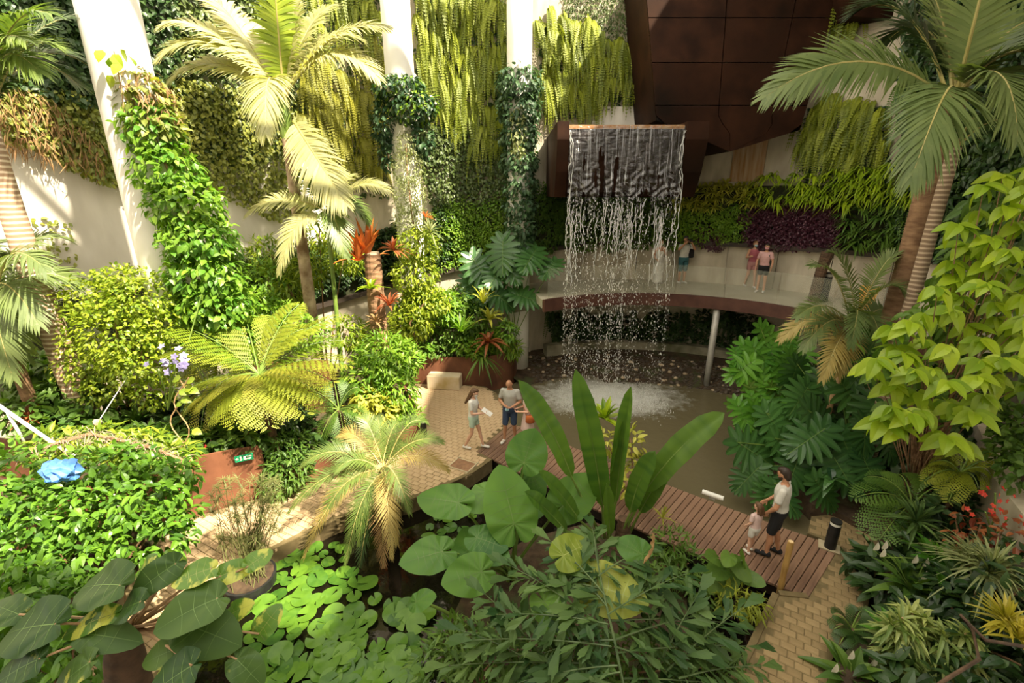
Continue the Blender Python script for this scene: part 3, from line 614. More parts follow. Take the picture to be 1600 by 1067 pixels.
for i in range(nx):
    for j in range(nz):
        u, v = (i+.5)/nx, 1-(j+.5)/nz
        if any(((u-a)/c)**2+((v-b)/d)**2 < .8 for a, b, c, d in holes): continue
        if v < .16+.16*abs(math.sin(u*57+1.3*math.sin(u*23)))*(.6+rag[i]) and math.sin(u*147) > -.5: continue
        F.append([i*(nz+1)+j, i*(nz+1)+j+1, (i+1)*(nz+1)+j+1, (i+1)*(nz+1)+j])
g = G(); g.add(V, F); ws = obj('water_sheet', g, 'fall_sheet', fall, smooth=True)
# bright ridges of the rippled lower sheet
for k in range(0):
    u = rng.uniform(.02, .98); v = rng.uniform(.5, .98); z = ztop-(ztop-zb0)*v; ln = rng.uniform(.12, .42); m = 7
    xs = WX0+(WX1-WX0)*u+np.linspace(-ln/2, ln/2, m); xs = np.clip(xs, WX0, WX1); zz = z+.05*np.sin(np.linspace(0, PI, m))*rng.choice([-1, 1])+rng.normal(0, .008, m)
    g = G(); addtube(g, np.c_[xs, [fall_y(q)-.06 for q in zz], zz], .007*np.sin(np.linspace(.2, PI-.2, m))+.003, 4); obj('ripple_crest', g, 'fall_drop', fall, smooth=True)
for k in range(58):   # strands
    edge = k < 4
    u = (.003 if k < 2 else .997) if edge else rng.uniform(.01, .99); z0 = ztop-(.1 if edge else rng.uniform(1.9, 2.6)); z1 = (3.6 if edge else z0-rng.uniform(.4, 2.2)); m = int((z0-z1)/.09)+4
    zz = np.linspace(z0, z1, m); xs = WX0+(WX1-WX0)*u+np.cumsum(rng.normal(0, .020, m)); xs = np.clip(xs, WX0-.03, WX1+.05)
    r = (.009 if edge else .0065)*(1+.8*np.sin(np.linspace(0, m*1.1, m)+rng.uniform(0, 6))*rng.uniform(.4, 1, m)); r[-1] = .002
    g = G(); addtube(g, np.c_[xs, [fall_y(q)-.01 for q in zz]+rng.normal(0, .01, m), zz], np.abs(r)+.003, 5); obj('water_strand', g, 'fall_strand', fall, smooth=True)
ov = np.array([[1, 0, 0], [-1, 0, 0], [0, 1, 0], [0, -1, 0], [0, 0, 2.2], [0, 0, -2.2]], float); of = np.array([[4, 0, 2], [4, 2, 1], [4, 1, 3], [4, 3, 0], [5, 2, 0], [5, 1, 2], [5, 3, 1], [5, 0, 3]])
def drops(N, f):
    P = np.array([f() for _ in range(N)]); s = rng.uniform(.003, .010, N)*np.where(rng.random(N) < .12, 1.7, 1)
    V = P[:, None]+s[:, None, None]*ov[None]*np.c_[np.ones(N), np.ones(N), rng.uniform(.6, 1.9, N)][:, None]
    g = G(); g.add(V.reshape(-1, 3), (of[None]+(np.arange(N)*6)[:, None, None]).reshape(-1, 3)); return g
cl = rng.uniform(0, 1, 20)
def fdrop():
    z = ztop-1.9-(ztop-1.7)*rng.power(1.1); u = np.clip(rng.choice(cl)+rng.normal(0, .018), 0, 1) if rng.random() < .75 else rng.random()
    return [WX0+(WX1-WX0)*u+rng.normal(0, .02), fall_y(z)+rng.normal(0, .07), max(z, -.25)]
obj('falling_drops', drops(6000, fdrop), 'fall_drop', fall, kind='stuff')
def sdrop():
    u = rng.random(); r = abs(rng.normal(0, .35)); return [WX0-.1+(WX1-WX0+.2)*u+rng.normal(0, .12), fall_y(0)+rng.normal(0, .45), -.28+abs(rng.normal(0, .10))]
obj('splash', drops(4200, sdrop), 'fall_drop', fall, kind='stuff')
# ============================================================ paths, bridge, planters
def resample(pts, n):
    P = np.asarray(pts, float); c = np.concatenate([[0], np.cumsum(np.linalg.norm(np.diff(P, axis=0), axis=1))]); s = np.linspace(0, c[-1], n)
    return np.stack([np.interp(s, c, P[:, k]) for k in range(P.shape[1])], 1)
near = [V2(az(*p)) for p in [(745, 705), (769, 717), (1000, 830), (1215, 915), (1264, 933)]]
far = [V2(az(*p)) for p in [(797, 661), (830, 672), (1040, 757), (1280, 845), (1313, 853)]]
near_s = resample(_smooth(near, 2), 61); far_s = resample(_smooth(far, 2), 61)
br = empty('footbridge', (2.6, 8.4, -.3), 'wooden plank footbridge crossing between the pool and lily pond', 'footbridge')
for i in range(60):
    a0, a1, b0, b1 = near_s[i], near_s[i+1], far_s[i], far_s[i+1]; q = .045
    P = [a0+(a1-a0)*q, a1+(a0-a1)*q, b1+(b0-b1)*q, b0+(b1-b0)*q]; ze = rng.uniform(-.005, .005)
    c = (P[0]+P[1]+P[2]+P[3])/4; d = (P[2]+P[3]-P[0]-P[1])/2; rz = math.atan2(-d[0], d[1])
    R = np.array([[math.cos(rz), math.sin(rz)], [-math.sin(rz), math.cos(rz)]]); Q = np.array([R@(p-c) for p in P]); bv = .008
    V = np.concatenate([np.c_[Q, np.full(4, -.045)], np.c_[Q, np.full(4, -bv)], np.c_[Q*.995-np.sign(Q)*[bv, 0], np.zeros(4)]])
    g = G(); g.add(V, [[0, 3, 2, 1], [8, 9, 10, 11]]+[[k, (k+1) % 4, (k+1) % 4+4, k+4] for k in range(4)]+[[k+4, (k+1) % 4+4, (k+1) % 4+8, k+8] for k in range(4)])
    inst('plank', g.mesh('plank', 'plank'), (c[0]-2.6, c[1]-8.4, .3+ze), rz, 1, br)
g = G(); cn = np.array(near_s)+.04*(far_s-near_s); cf = np.array(far_s)-.04*(far_s-near_s)
for cc in (cn, cf): ribbon_wall(g, cc, -.30, -.05, .08)
obj('beam', g, 'plank_base', br)
g = G(); prism(g, [tuple(p) for p in cn]+[tuple(p) for p in cf[::-1]], -.09, -.05); obj('underdeck', g, 'plank_base', br)
LP = [V2(az(*p)) for p in [(797, 661), (745, 705), (769, 717), (735, 742), (700, 757), (640, 782), (540, 805), (470, 838), (400, 872), (345, 908), (285, 985), (250, 1067), (90, 1067), (190, 930), (240, 850), (300, 808), (420, 772), (560, 733), (652, 690), (640, 640), (638, 596), (758, 603), (776, 614), (790, 640)]]
RP = [V2(az(*p)) for p in [(1217, 930), (1165, 1045), (1120, 1120), (1290, 1120), (1300, 1030), (1355, 950), (1372, 885), (1372, 830), (1330, 800), (1268, 806), (1262, 832), (1313, 853), (1264, 933)]]
PVM = []
for k in range(4):
    g = G(); g.add(*cbox((0, 0, -.03), (.192, .126, .06), 0, .008+.002*k)); PVM.append(g.mesh('paver', 'paver'))
def pave(name, poly, rot, label, nobj, matn, warm):
    root = empty(name, (poly[0][0], poly[0][1], 0), label, 'path'); root['kind'] = 'structure'
    g = G(); prism(g, poly, -.74, -.012); obj('path_bed', g, 'mortar', root)
    c, s_ = math.cos(rot), math.sin(rot); P = np.array(poly); Rm = np.array([[c, s_], [-s_, c]]); q = P@Rm.T
    cells = []; jj = 0
    for v in np.arange(q[:, 1].min(), q[:, 1].max(), .134):
        jj += 1
        for u in np.arange(q[:, 0].min()+(.1 if jj % 2 else 0), q[:, 0].max(), .2):
            ok = sum(in_poly(*(np.array([u+a, v+b])@Rm), poly) for a in (-.08, .08) for b in (-.05, .05))
            if ok >= 4: cells.append(np.array([u, v])@Rm)
    cells.sort(key=lambda p: p[0]**2+p[1]**2+40)
    vis = [p for p in cells if p[1] > 4.3]
    ids = set(id(p) for p in vis[:nobj]); st = G(); a_, f_ = cbox((0, 0, -.03), (.192, .126, .06), rot, .009)
    for p in cells:
        z = rng.uniform(-.004, .003)
        if id(p) in ids: inst('paver', warm[int(rng.integers(4))], (p[0]-poly[0][0], p[1]-poly[0][1], z), rot, 1, root)
        else: st.add(a_+np.array([p[0], p[1], z]), f_)
    if st.V: obj('pavers', st, matn, root, kind='stuff')
    return root
WPM = []
for me in PVM:
    m2 = me.copy(); m2.materials.clear(); m2.materials.append(MT['paver_warm']); WPM.append(m2)
pl = pave('floor', LP, math.radians(-28), 'path of small tan pavers curving round the lily pond', 300, 'paver_warm', WPM)
pr_ = pave('floor', RP, math.radians(-33), 'path of small olive tan pavers leading from the footbridge', 300, 'paver', PVM)
# kerbs along the water
def kerb(pts, label, n): 
    g = G(); ribbon_wall(g, resample([V2(az(*p)) for p in pts], 18), -.6, .012, .10); obj('trim_%d' % n, g, 'mortar', kind='structure', label=label)
kerb([(345, 908), (400, 872), (470, 838), (540, 805), (640, 782), (700, 757), (735, 742), (769, 718)], 'pale kerb between the tan path and the lily pond', 30)
kerb([(1120, 1120), (1165, 1045), (1217, 930)], 'mossy kerb between the paved path and the pond', 31)
kerb([(1219, 930), (1264, 935)], 'short pale kerb at the foot of the footbridge', 32)
p = az(723, 727); g = G(); g.add(*box((p[0], p[1], .004), (.55, .42, .02), math.radians(-28))); mh = obj('manhole_cover', g, 'manhole', label='brown square drain cover set into the tan path', cat='drain cover')
g = G()
for k in range(4): a = math.radians(-28)+k*PI/2; d = .21 if k % 2 else .275; g.add(*box((p[0]+math.cos(a)*d, p[1]+math.sin(a)*d, .008), (.03, .56 if k % 2 == 0 else .58, .02) if k % 2 == 0 else (.03, .58, .02), a))
obj('frame', g, 'kerb', mh)
# planters
def soil(poly, z, label):
    g = G(); prism(g, poly, -.75, z); obj('planting_soil', g, 'soil', kind='stuff', label=label, cat='soil')
soil([(-14, 6.5), (-7.6, 6.9), (-6.55, 8.2), (-5.4, 8.75), (-3.75, 9.75), (-2.65, 10.95), (-3.1, 12.6), (-4.3, 14.8), (-6.5, 15.6), (-10, 13), (-12.3, 10)], .5, 'dark planting soil behind the long curving steel planter wall')
soil([(-3.5, 15.0), (-1.2, 14.85), (-.3, 15.3), (.15, 16.3), (.2, 17.5), (-4, 17), (-4.6, 16.5)], .85, 'dark planting soil behind the stone bench')
soil([(7.5, 13.6), (6.3, 10.5), (6.35, 8.2), (6.75, 7.9), (7.2, 7.0), (6.6, 6.5), (5.8, 5.65), (4.5, 4.7), (4.2, 2), (12.3, 2), (12.3, 10), (9.5, 13.5)], .12, 'dark planting soil under the monstera')
soil([(-14, 2), (-6.3, 2), (-6.5, 4.5), (-7.0, 6.2), (-7.6, 6.7), (-14, 6.3)], .1, 'dark planting soil under the glossy shrub')
soil([(-1.1, 5.3), (-.7, 6.6), (.3, 7.5), (1.7, 8.0), (2.7, 7.3), (3.0, 6.2), (2.5, 4.6), (1.5, 3.3), (-.6, 3.3)], -.15, 'dark soil of the planted island in the pond')
def steel_wall(pts, z0, z1, label, n):
    g = G(); P = _smooth(pts, 2); hz = np.interp(np.linspace(0, 1, len(P)), np.linspace(0, 1, len(np.atleast_1d(z1))), np.atleast_1d(z1)); ribbon_wall(g, P, z0, hz, .06); return obj('steel_planter', g, 'corten', label=label, cat='planter')
steel_wall([(-9.5, 6.4), (-7.7, 6.95), (-6.5, 8.1), (-5.35, 8.65)], -.1, [1.35, 1.35, 1.3, 1.25], 'tall rust brown steel planter wall with a green sign', 0)
steel_wall([(-5.2, 8.75), (-4.6, 8.95), (-3.7, 9.65), (-2.9, 10.4)], -.1, [.7, .7, .62, .55], 'low rust brown steel planter wall behind the young palm', 0)
steel_wall([(-2.95, 10.3), (-2.5, 10.75), (-2.5, 11.3), (-2.9, 12.3), (-3.4, 13.4)], -.1, [.55, .6, .6, .7], 'rust brown steel planter end beside the black bollard', 0)
steel_wall([(-4.2, 14.95), (-3.5, 14.9), (-1.7, 14.8), (-.6, 14.9), (.1, 15.7), (.2, 16.5)], -.35, 1.02, 'rust brown steel planter wall behind the stone bench', 0)
steel_wall([(-12.2, 9.0), (-10.6, 8.4), (-9.3, 8.5)], .3, 1.5, 'small rust brown planter wall near the leaning palm', 0)
steel_wall([(-7.0, 11.6), (-6.0, 11.5), (-5.0, 11.75)], .3, 2.05, 'sunlit rust brown planter wall behind the tree fern', 0)
# bench
def bev(name, c, s, rz, b, matn, parent=None, **k):
    bm = bmesh.new(); bmesh.ops.create_cube(bm, size=1)
    for v in bm.verts: v.co = Vector((v.co.x*s[0], v.co.y*s[1], v.co.z*s[2]))
    bmesh.ops.bevel(bm, geom=bm.edges[:], offset=b, segments=2, affect='EDGES'); me = bpy.data.meshes.new(name); bm.to_mesh(me); bm.free(); me.materials.append(MT[matn])
    o = bpy.data.objects.new(name, me); COL.objects.link(o); o.parent = parent; o.location = [float(v) for v in c]; o.rotation_euler = (0, 0, rz); return tag(o, **k)
pb_ = az(694, 609); bev('bench', (pb_[0], pb_[1]+.22, .24), (1.12, .46, .48), math.radians(-7), .02, 'bench_stone', label='pale stone block bench in front of the rusted planter', cat='bench')
# bollards
def bollard(x, y, z, h, r, label, white=True):
    b = empty('bollard', (x, y, z), label, 'bollard'); g = G(); addtube(g, [(x, y, z), (x, y, z+h*.86)], r, 20); obj('body', g, 'black_metal', b, smooth=False)
    g = G(); addtube(g, [(x, y, z+h*.86), (x, y, z+h*.95)], r*.92, 20); obj('light_ring', g, 'frosted' if white else 'metal_grey', b); g = G(); addtube(g, [(x, y, z+h*.95), (x, y, z+h)], r, 20); obj('cap', g, 'black_metal', b)
q = az(663, 687); bollard(q[0], q[1], 0, .62, .085, 'black bollard light at the end of a low planter wall', False)
q = az(1296, 856); bollard(q[0], q[1], 0, .62, .095, 'black bollard light with pale band beside the footbridge')
g = G(); g.add(*box((q[0], q[1]+.02, .012), (.34, .26, .024), math.radians(-33))); obj('base_plate', g, 'kerb', kind='structure', label='pale concrete footing under the bollard').name = 'trim_33'
q = az(1298, 470, 3.0); bollard(10.15, 14.7, 3.0, .95, .12, 'short black post standing on the raised walkway', False)
# signs
def sign(c, n, W, H, label, mode=0):
    """green emergency sign with white pictogram, facing n"""
    n = nrm(np.array([n[0], n[1], 0.0])); s = np.array([-n[1], n[0], 0]); u = np.array([0, 0, 1.0]); r = empty('exit_sign', c, label, 'sign')
    def quad(gg, x0, x1, y0, y1, d):
        P = [c+s*x0+u*y0+n*d, c+s*x1+u*y0+n*d, c+s*x1+u*y1+n*d, c+s*x0+u*y1+n*d]; gg.add(P+[p-n*.012 for p in P], [[0, 1, 2, 3], [7, 6, 5, 4], [0, 4, 5, 1], [1, 5, 6, 2], [2, 6, 7, 3], [3, 7, 4, 0]])
    g = G(); quad(g, -W/2, W/2, -H/2, H/2, .02); obj('plate', g, 'sign_green', r); g = G()
    if mode == 0:
        quad(g, -W*.44, -W*.30, -H*.06, H*.06, .026); P = [c+s*x*W+u*y*H+n*.026 for x, y in [(-.46, 0), (-.36, .2), (-.36, -.2)]]; g.add(P, [[0, 2, 1]])
        quad(g, -W*.22, -W*.12, -H*.3, H*.3, .026); quad(g, -W*.02, W*.42, H*.08, H*.28, .026); quad(g, -W*.02, W*.36, -H*.28, -H*.08, .026)
    else: quad(g, -W*.3, -W*.05, -H*.3, H*.3, .026); quad(g, W*.08, W*.35, -H*.1, H*.1, .026)
    obj('pictogram', g, 'sign_white', r)
q = ay(382, 711, 8.33); sign(np.array([-5.62, 8.44, 1.1]), (.43, -.9), .34, .14, 'small green sign with white arrow on the tall steel planter wall')
sign(np.array([-3.25, 14.80, .93]), (.05, -1), .26, .10, 'small green sign on the planter wall behind the stone bench', 1)
q, n_ = on_wall(1075, 386, .14); q[2] = 4.1; sign(q, n_, .34, .26, 'green emergency sign on the curved walkway wall', 1)
# yellow floor stand
q = az(1368, 462, 3.0); fs = empty('floor_stand', (10.7, 13.6, 3.0), 'yellow folding caution stand on the walkway behind the palm trunks', 'floor sign')
for s in (-1, 1): g = G(); V, F = box((0, 0, 0), (.34, .03, .72), 0, s*.22); g.add(V+np.array([10.7, 13.6-s*.09, 3.36]), F); obj('leaf_panel', g, 'sign_yellow', fs)
bk = empty('bark_post', (9.75, 14.6, 3.0), 'rough brown palm trunk section standing on the walkway behind the feather palm', 'trunk'); g = G(); bark_tube(g, [(9.75, 14.6, 3.0), (9.8, 14.6, 3.9), (9.9, 14.6, 4.6)], np.array([.16, .15, .17]), 12, .08); obj('trunk', g, 'bark_dark', bk)
# handrails
def rail(pts, r, label, posts=(), matn='metal_white'):
    e = empty('handrail', (pts[0][0], pts[0][1], pts[0][2]-1), label, 'handrail'); g = G(); addtube(g, pts, r, 10); obj('rail', g, matn, e, smooth=True)
    for (a, b) in posts: g = G(); addtube(g, [a, b], r*.8, 8); obj('post', g, matn, e, smooth=True)
A = ay(-10, 628, 7.0); B = ay(80, 690, 7.0); C = ay(165, 742, 7.0); rail([A, B, C], .03, 'white metal handrail sloping down behind the glossy shrub', [(ay(12, 645, 7.0), ay(42, 697, 7.05)), (C, (C[0]+.1, C[1], .2))])
A = ay(636, 563, 14.2); B = ay(645, 600, 14.2); rail([A+np.array([-.55, .3, .25]), A, (A[0]+.12, A[1], .02)], .022, 'thin white handrail at the end of the planter behind the bench')
A = ay(-15, 449, 10.5); B = ay(126, 440, 10.8); rail([A, B], .035, 'long white pole crossing behind the ringed palm trunk')
# lamp tube on the bridge edge, bamboo post
q = az(1113, 779, .0); lt = empty('deck_lamp', (q[0], q[1], .02), 'short white tube lamp on the edge of the footbridge', 'lamp'); d = np.array([.78, -.55, 0])*.23
g = G(); addtube(g, [q-d+[0, 0, .09], q+d+[0, 0, .09]], .055, 14); obj('tube', g, 'metal_white', lt); g = G(); g.add(*box((q[0], q[1], .03), (.12, .08, .06), -.6)); obj('foot', g, 'metal_grey', lt)
q = az(1220, 915, 0); bp = empty('bamboo_post', (q[0], q[1], -.2), 'bamboo post rising beside the footbridge planks', 'post'); g = G()
zz = np.linspace(-.3, .95, 11); addtube(g, [(q[0]-.02, q[1]-.03, z) for z in zz], [.045 if i % 3 else .052 for i in range(11)], 12); obj('cane', g, 'bamboo', bp)
g = G(); addtube(g, [(q[0]-.02, q[1]-.03, .94), (q[0]-.02, q[1]-.03, .956)], .036, 12); obj('cut_end', g, 'bamboo_cut', bp)
# right parapet
g = G(); P = [V2(ay(1530, 690, 9.2)), V2(ay(1570, 720, 7.8)), V2(ay(1600, 790, 6.2)), (7.6, 4.0)]
ribbon_wall(g, _smooth(P, 1), 0, 1.75, -.35); obj('wall_parapet', g, 'concrete', kind='structure', label='low pale concrete parapet at the right').name = 'wall_low_right'
# ============================================================ plants on the wall
def rotz_of(n): return math.atan2(n[1], n[0])+PI/2
UP = np.array([0, 0, 1.0])
FROND = {}
for m_ in ('fern_bright', 'fern_gold', 'fern_mid', 'fern_dark'):
    FROND[m_] = []
    for k_ in range(9):
        g = G(); L_ = rng.uniform(.8, 1.35); x_ = rng.normal(0, .22); fernfrond(g, (0, 0, 0), (x_, -rng.uniform(.2, .6), -L_), rng.uniform(.35, .55), 20, rng.uniform(.10, .14), .06, k_/8, N=np.array([rng.uniform(-.5, .5), -1.0, .3]), rach=True); FROND[m_].append(g.mesh('frond', m_))
def spread_px(poly, n, k=6):
    """n well spread points inside a pixel polygon"""
    pts = []
    for _ in range(n):
        c = sample_px(poly, k); pts.append(max(c, key=lambda q: min([(q[0]-a)**2+(q[1]-b)**2 for a, b in pts] or [1])))
    return pts
def hang(poly, n, matn, label, group, sc=(.8, 1.15), off=.05):
    for (x, y) in spread_px(poly, n):
        p, nn = on_wall(x, y, off); e = empty('hanging_fern', p, label, 'fern', group); s0 = rng.uniform(*sc)
        for _ in range(8):
            inst('frond', FROND[matn][int(rng.integers(9))], (rng.uniform(-.12, .12), rng.uniform(-.05, .05), rng.uniform(-.08, .08)), rotz_of(nn)+rng.normal(0, .4), s0*rng.uniform(.7, 1.1), e)
hang([(648, -25), (800, -25), (800, 215), (745, 225), (700, 205), (652, 120)], 82, 'fern_bright', 'long bright sword fern hanging between the two ivy clad columns', 'ferns between the columns')
hang([(838, 15), (905, 25), (1005, 85), (1012, 125), (955, 130), (925, 165), (848, 160)], 58, 'fern_bright', 'yellow green sword fern cascading above the waterfall weir', 'ferns above the weir')
hang([(470, 90), (600, 60), (600, 215), (592, 270), (530, 260), (470, 190)], 44, 'fern_gold', 'sunlit golden green fern hanging behind the big palm', 'ferns behind the big palm')
hang([(440, -40), (595, -40), (595, 40), (470, 45)], 22, 'fern_bright', 'bright fern at the top of the wall above the big palm', 'ferns above the big palm')
hang([(1252, 150), (1375, 150), (1390, 240), (1256, 245)], 34, 'fern_bright', 'fern hanging in a curtain beside the rusted steel volume', 'ferns beside the steel volume')
hang([(1300, -30), (1340, -30), (1345, 45), (1308, 30)], 8, 'fern_bright', 'fern in the gap between the two dark steel plates', 'ferns between the steel plates')
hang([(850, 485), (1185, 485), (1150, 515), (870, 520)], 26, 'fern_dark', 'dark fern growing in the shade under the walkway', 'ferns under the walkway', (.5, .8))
hang([(1400, 60), (1600, 20), (1600, 330), (1480, 380), (1400, 330)], 30, 'fern_mid', 'green fern on the wall behind the tall palm crown', 'ferns behind the palm crown')
T4 = T_leaf(.62, 3, .22, .25); T4n = T_leaf(.42, 3, .25, .25, 'lance'); T4w = T_leaf(.8, 4, .12, .3); T6 = T_leaf(.46, 5, .25, .3)
def foliage_px(name, poly, n, T, size, matn, label, cat, off=(.06, .28), parent=None, down=.8, up=.5, tl=None):
    g = G(); P = []; Nn = []
    for (x, y) in sample_px(poly, n):
        p, nn = on_wall(x, y, rng.uniform(*off)); P.append(p); Nn.append(nn)
    P = np.array(P); Nn = np.array(Nn); R = rng.normal(0, .55, P.shape); D = R+Nn*.35-UP*down; Nv = Nn+UP*up+rng.normal(0, .35, P.shape)
    scatter(g, T, P, D, Nv, rng.uniform(*size, n), tl)
    return obj(name, g, matn, parent, kind='stuff', label=label, cat=cat)
foliage_px('ivy', [(655, 195), (800, 215), (800, 345), (680, 345), (655, 260)], 3600, T4, (.10, .17), 'ivy', 'dense small leaved ivy on the wall between the columns', 'ivy')
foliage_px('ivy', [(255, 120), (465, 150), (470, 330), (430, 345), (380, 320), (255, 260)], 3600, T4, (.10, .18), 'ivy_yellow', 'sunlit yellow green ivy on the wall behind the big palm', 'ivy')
foliage_px('ivy', [(255, 100), (480, 120), (475, 235), (380, 260), (255, 240)], 2600, T4, (.11, .18), 'ivy', 'green ivy under the sunlit yellow leaves behind the palm', 'ivy', off=(.03, .15))
foliage_px('creeper', [(-20, -40), (275, -40), (275, 130), (150, 170), (-20, 130)], 4200, T4, (.13, .22), 'shrub_dark', 'dark leafy creeper at the top of the pale wall', 'creeper', off=(.05, .5))
foliage_px('creeper', [(260, -40), (480, -40), (480, 90), (262, 120)], 3000, T4, (.12, .2), 'ivy', 'green creeper on the high wall behind the golden palm', 'creeper', off=(.05, .4))
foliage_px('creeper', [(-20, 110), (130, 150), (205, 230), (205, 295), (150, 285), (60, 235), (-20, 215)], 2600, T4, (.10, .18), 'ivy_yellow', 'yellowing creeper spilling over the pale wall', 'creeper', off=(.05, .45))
foliage_px('dry_vines', [(-20, 130), (70, 150), (150, 220), (160, 275), (90, 250), (-20, 225)], 650, T_leaf(.08, 2, .1, .4, 'lance'), (.2, .45), 'dry', 'dry brown hanging vine stems on the pale wall', 'vines', off=(.25, .55), down=1.6)
foliage_px('moss', [(875, -30), (1010, -30), (1018, 110), (960, 70), (880, 25)], 2600, T4n, (.07, .13), 'ivy', 'short mossy plants on the wall left of the steel volume', 'moss', off=(.0, .1))
foliage_px('creeper', [(1420, -40), (1640, -40), (1640, 420), (1510, 380), (1420, 260)], 4200, T6, (.16, .3), 'shrub_dark', 'dark leaves on the wall behind the tall palms', 'creeper', off=(.1, .7))
foliage_px('creeper', [(30, 335), (110, 345), (120, 420), (50, 430)], 90, T4, (.10, .16), 'ivy_yellow', 'sparse creeper sprigs on the bare pale wall', 'creeper', off=(.02, .06))
foliage_px('dark_gap_leaves', [(648, -30), (800, -30), (800, 250), (652, 250)], 2600, T4, (.10, .18), 'shrub_dark', 'dark leaf fill added as shaded gaps behind the ferns between the columns', 'creeper', off=(.0, .06))  # dark leaf fill behind the ferns stands in for shade between fronds
foliage_px('dark_gap_leaves', [(838, 40), (905, 50), (1005, 110), (1015, 160), (850, 190)], 1700, T4, (.10, .18), 'shrub_dark', 'dark leaf fill added as shaded gaps behind the ferns above the weir', 'creeper', off=(.0, .06))
foliage_px('dark_gap_leaves', [(465, -40), (605, -40), (605, 310), (530, 300), (465, 220)], 2400, T4, (.10, .18), 'ivy', 'leaf fill added as shaded gaps behind the sunlit golden ferns', 'creeper', off=(.0, .06))
foliage_px('dark_gap_leaves', [(1250, 165), (1385, 165), (1395, 285), (1252, 285)], 1300, T4, (.10, .18), 'shrub_dark', 'dark leaf fill added as shaded gaps behind the curtain of ferns by the steel volume', 'creeper', off=(.0, .06))
# planted band: individual clumps
def ball(matn, n, size, T, r=.3, flat=.6):
    g = G(); d = nrm(rng.normal(0, 1, (n, 3))); d[:, 1] = -np.abs(d[:, 1]); P = d*r*rng.uniform(.55, 1.05, (n, 1))*np.array([1, flat, 1])
    scatter(g, T, P, d+rng.normal(0, .4, d.shape)-UP*.25, d*.6+UP*.8-np.array([0, .5, 0]), rng.uniform(*size, n)); return g.mesh('wall_plant', matn)
def rosette(matn, n, L, W, el=(10, 75), droop=.6, segs=4, prof='strap', fold=.3, name='rosette', wall=False):
    g = G(); a = rng.uniform(0, 2*PI, n); e = np.radians(rng.uniform(*el, n)); D = np.c_[np.cos(a)*np.cos(e), np.sin(a)*np.cos(e), np.sin(e)]
    if wall: D[:, 1] = -np.abs(D[:, 1])*.8-.15
    strips(g, np.c_[np.cos(a)*.02, np.sin(a)*.02, 0*a], D, UP+rng.normal(0, .1, (n, 3)), L*rng.uniform(.7, 1.15, n), W, droop, segs, prof, fold=fold); return g.mesh(name, matn)
BALLG = [ball('fern_mid', 110, (.10, .17), T4n) for _ in range(3)]; BALLD = [ball('shrub_dark', 110, (.10, .17), T4) for _ in range(3)]; BALLB = [ball('vine_bright', 100, (.09, .15), T4n) for _ in range(3)]
BALLP = [ball('purple', 150, (.06, .11), T4) for _ in range(3)]
DRY = [rosette('drac_yellow', 26, .42, .06, (-20, 70), .35, wall=True) for _ in range(3)]; STRAP = [rosette('lime', 26, .62, .05, (10, 80), .9, wall=True) for _ in range(3)]
STRAPG = [rosette('fern_mid', 24, .55, .06, (5, 70), .8, wall=True) for _ in range(3)]
def band(poly, n, ms, label, group, sc=(.85, 1.2), name='wall_plant', off=.2):
    for (x, y) in spread_px(poly, n):
        p, nn = on_wall(x, y, off); inst(name, ms[int(rng.integers(3))], p, rotz_of(nn)+rng.normal(0, .2), rng.uniform(*sc), None, label, 'plant', group)
band([(680, 325), (800, 315), (800, 398), (690, 412)], 46, BALLB, 'fresh green leafy clump in the living wall left of the ivy column', 'green clumps left of the ivy column')
band([(832, 295), (885, 290), (885, 385), (838, 390)], 22, BALLG, 'green clump in the living wall between ivy column and waterfall', 'green clumps beside the waterfall')
band([(880, 295), (1050, 295), (1050, 380), (880, 384)], 52, BALLG, 'green clump in the living wall behind the falling water', 'green clumps behind the falling water')
band([(1050, 300), (1120, 285), (1185, 285), (1185, 318), (1120, 325), (1050, 330)], 30, DRY, 'yellow variegated rosette in the living wall right of the waterfall', 'yellow rosettes in the living wall', name='variegated_rosette')
band([(1050, 325), (1165, 325), (1160, 370), (1055, 375)], 30, BALLB, 'leafy clump below the yellow rosettes of the living wall', 'clumps under the yellow rosettes')
band([(1165, 328), (1310, 322), (1322, 380), (1170, 382)], 70, BALLP, 'dark purple leaved clump in the living wall above the walkway', 'purple clumps in the living wall', (.8, 1.1), 'purple_plant')
band([(1092, 358), (1138, 358), (1130, 384), (1097, 382)], 10, BALLP, 'small purple clump on the trough behind the person with a camera', 'small purple clumps on the trough', (.6, .8), 'purple_plant')
band([(1180, 275), (1440, 262), (1440, 318), (1190, 320)], 50, STRAP, 'clump of long arching lime leaves above the purple plants', 'strappy clumps above the purple plants', name='strap_plant')
band([(1318, 325), (1420, 320), (1420, 385), (1325, 385)], 22, STRAPG, 'green strap leaved clump right of the purple plants', 'strap clumps right of the purple plants', name='strap_plant')
band([(1400, 310), (1560, 290), (1580, 400), (1420, 395)], 34, BALLD, 'dark clump in the living wall behind the palm trunks', 'dark clumps behind the palm trunks')
band([(480, 385), (690, 330), (690, 395), (600, 430), (480, 455)], 46, BALLD, 'dark green clump in the sloping living wall behind the bromeliads', 'dark clumps behind the bromeliads')
band([(335, 400), (480, 385), (480, 450), (340, 480)], 26, BALLG, 'green clump in the sloping living wall behind the tree fern', 'green clumps behind the tree fern')
band([(860, 495), (1200, 495), (1180, 545), (870, 530)], 40, BALLD, 'dark clump growing on the wall under the walkway', 'dark clumps under the walkway')

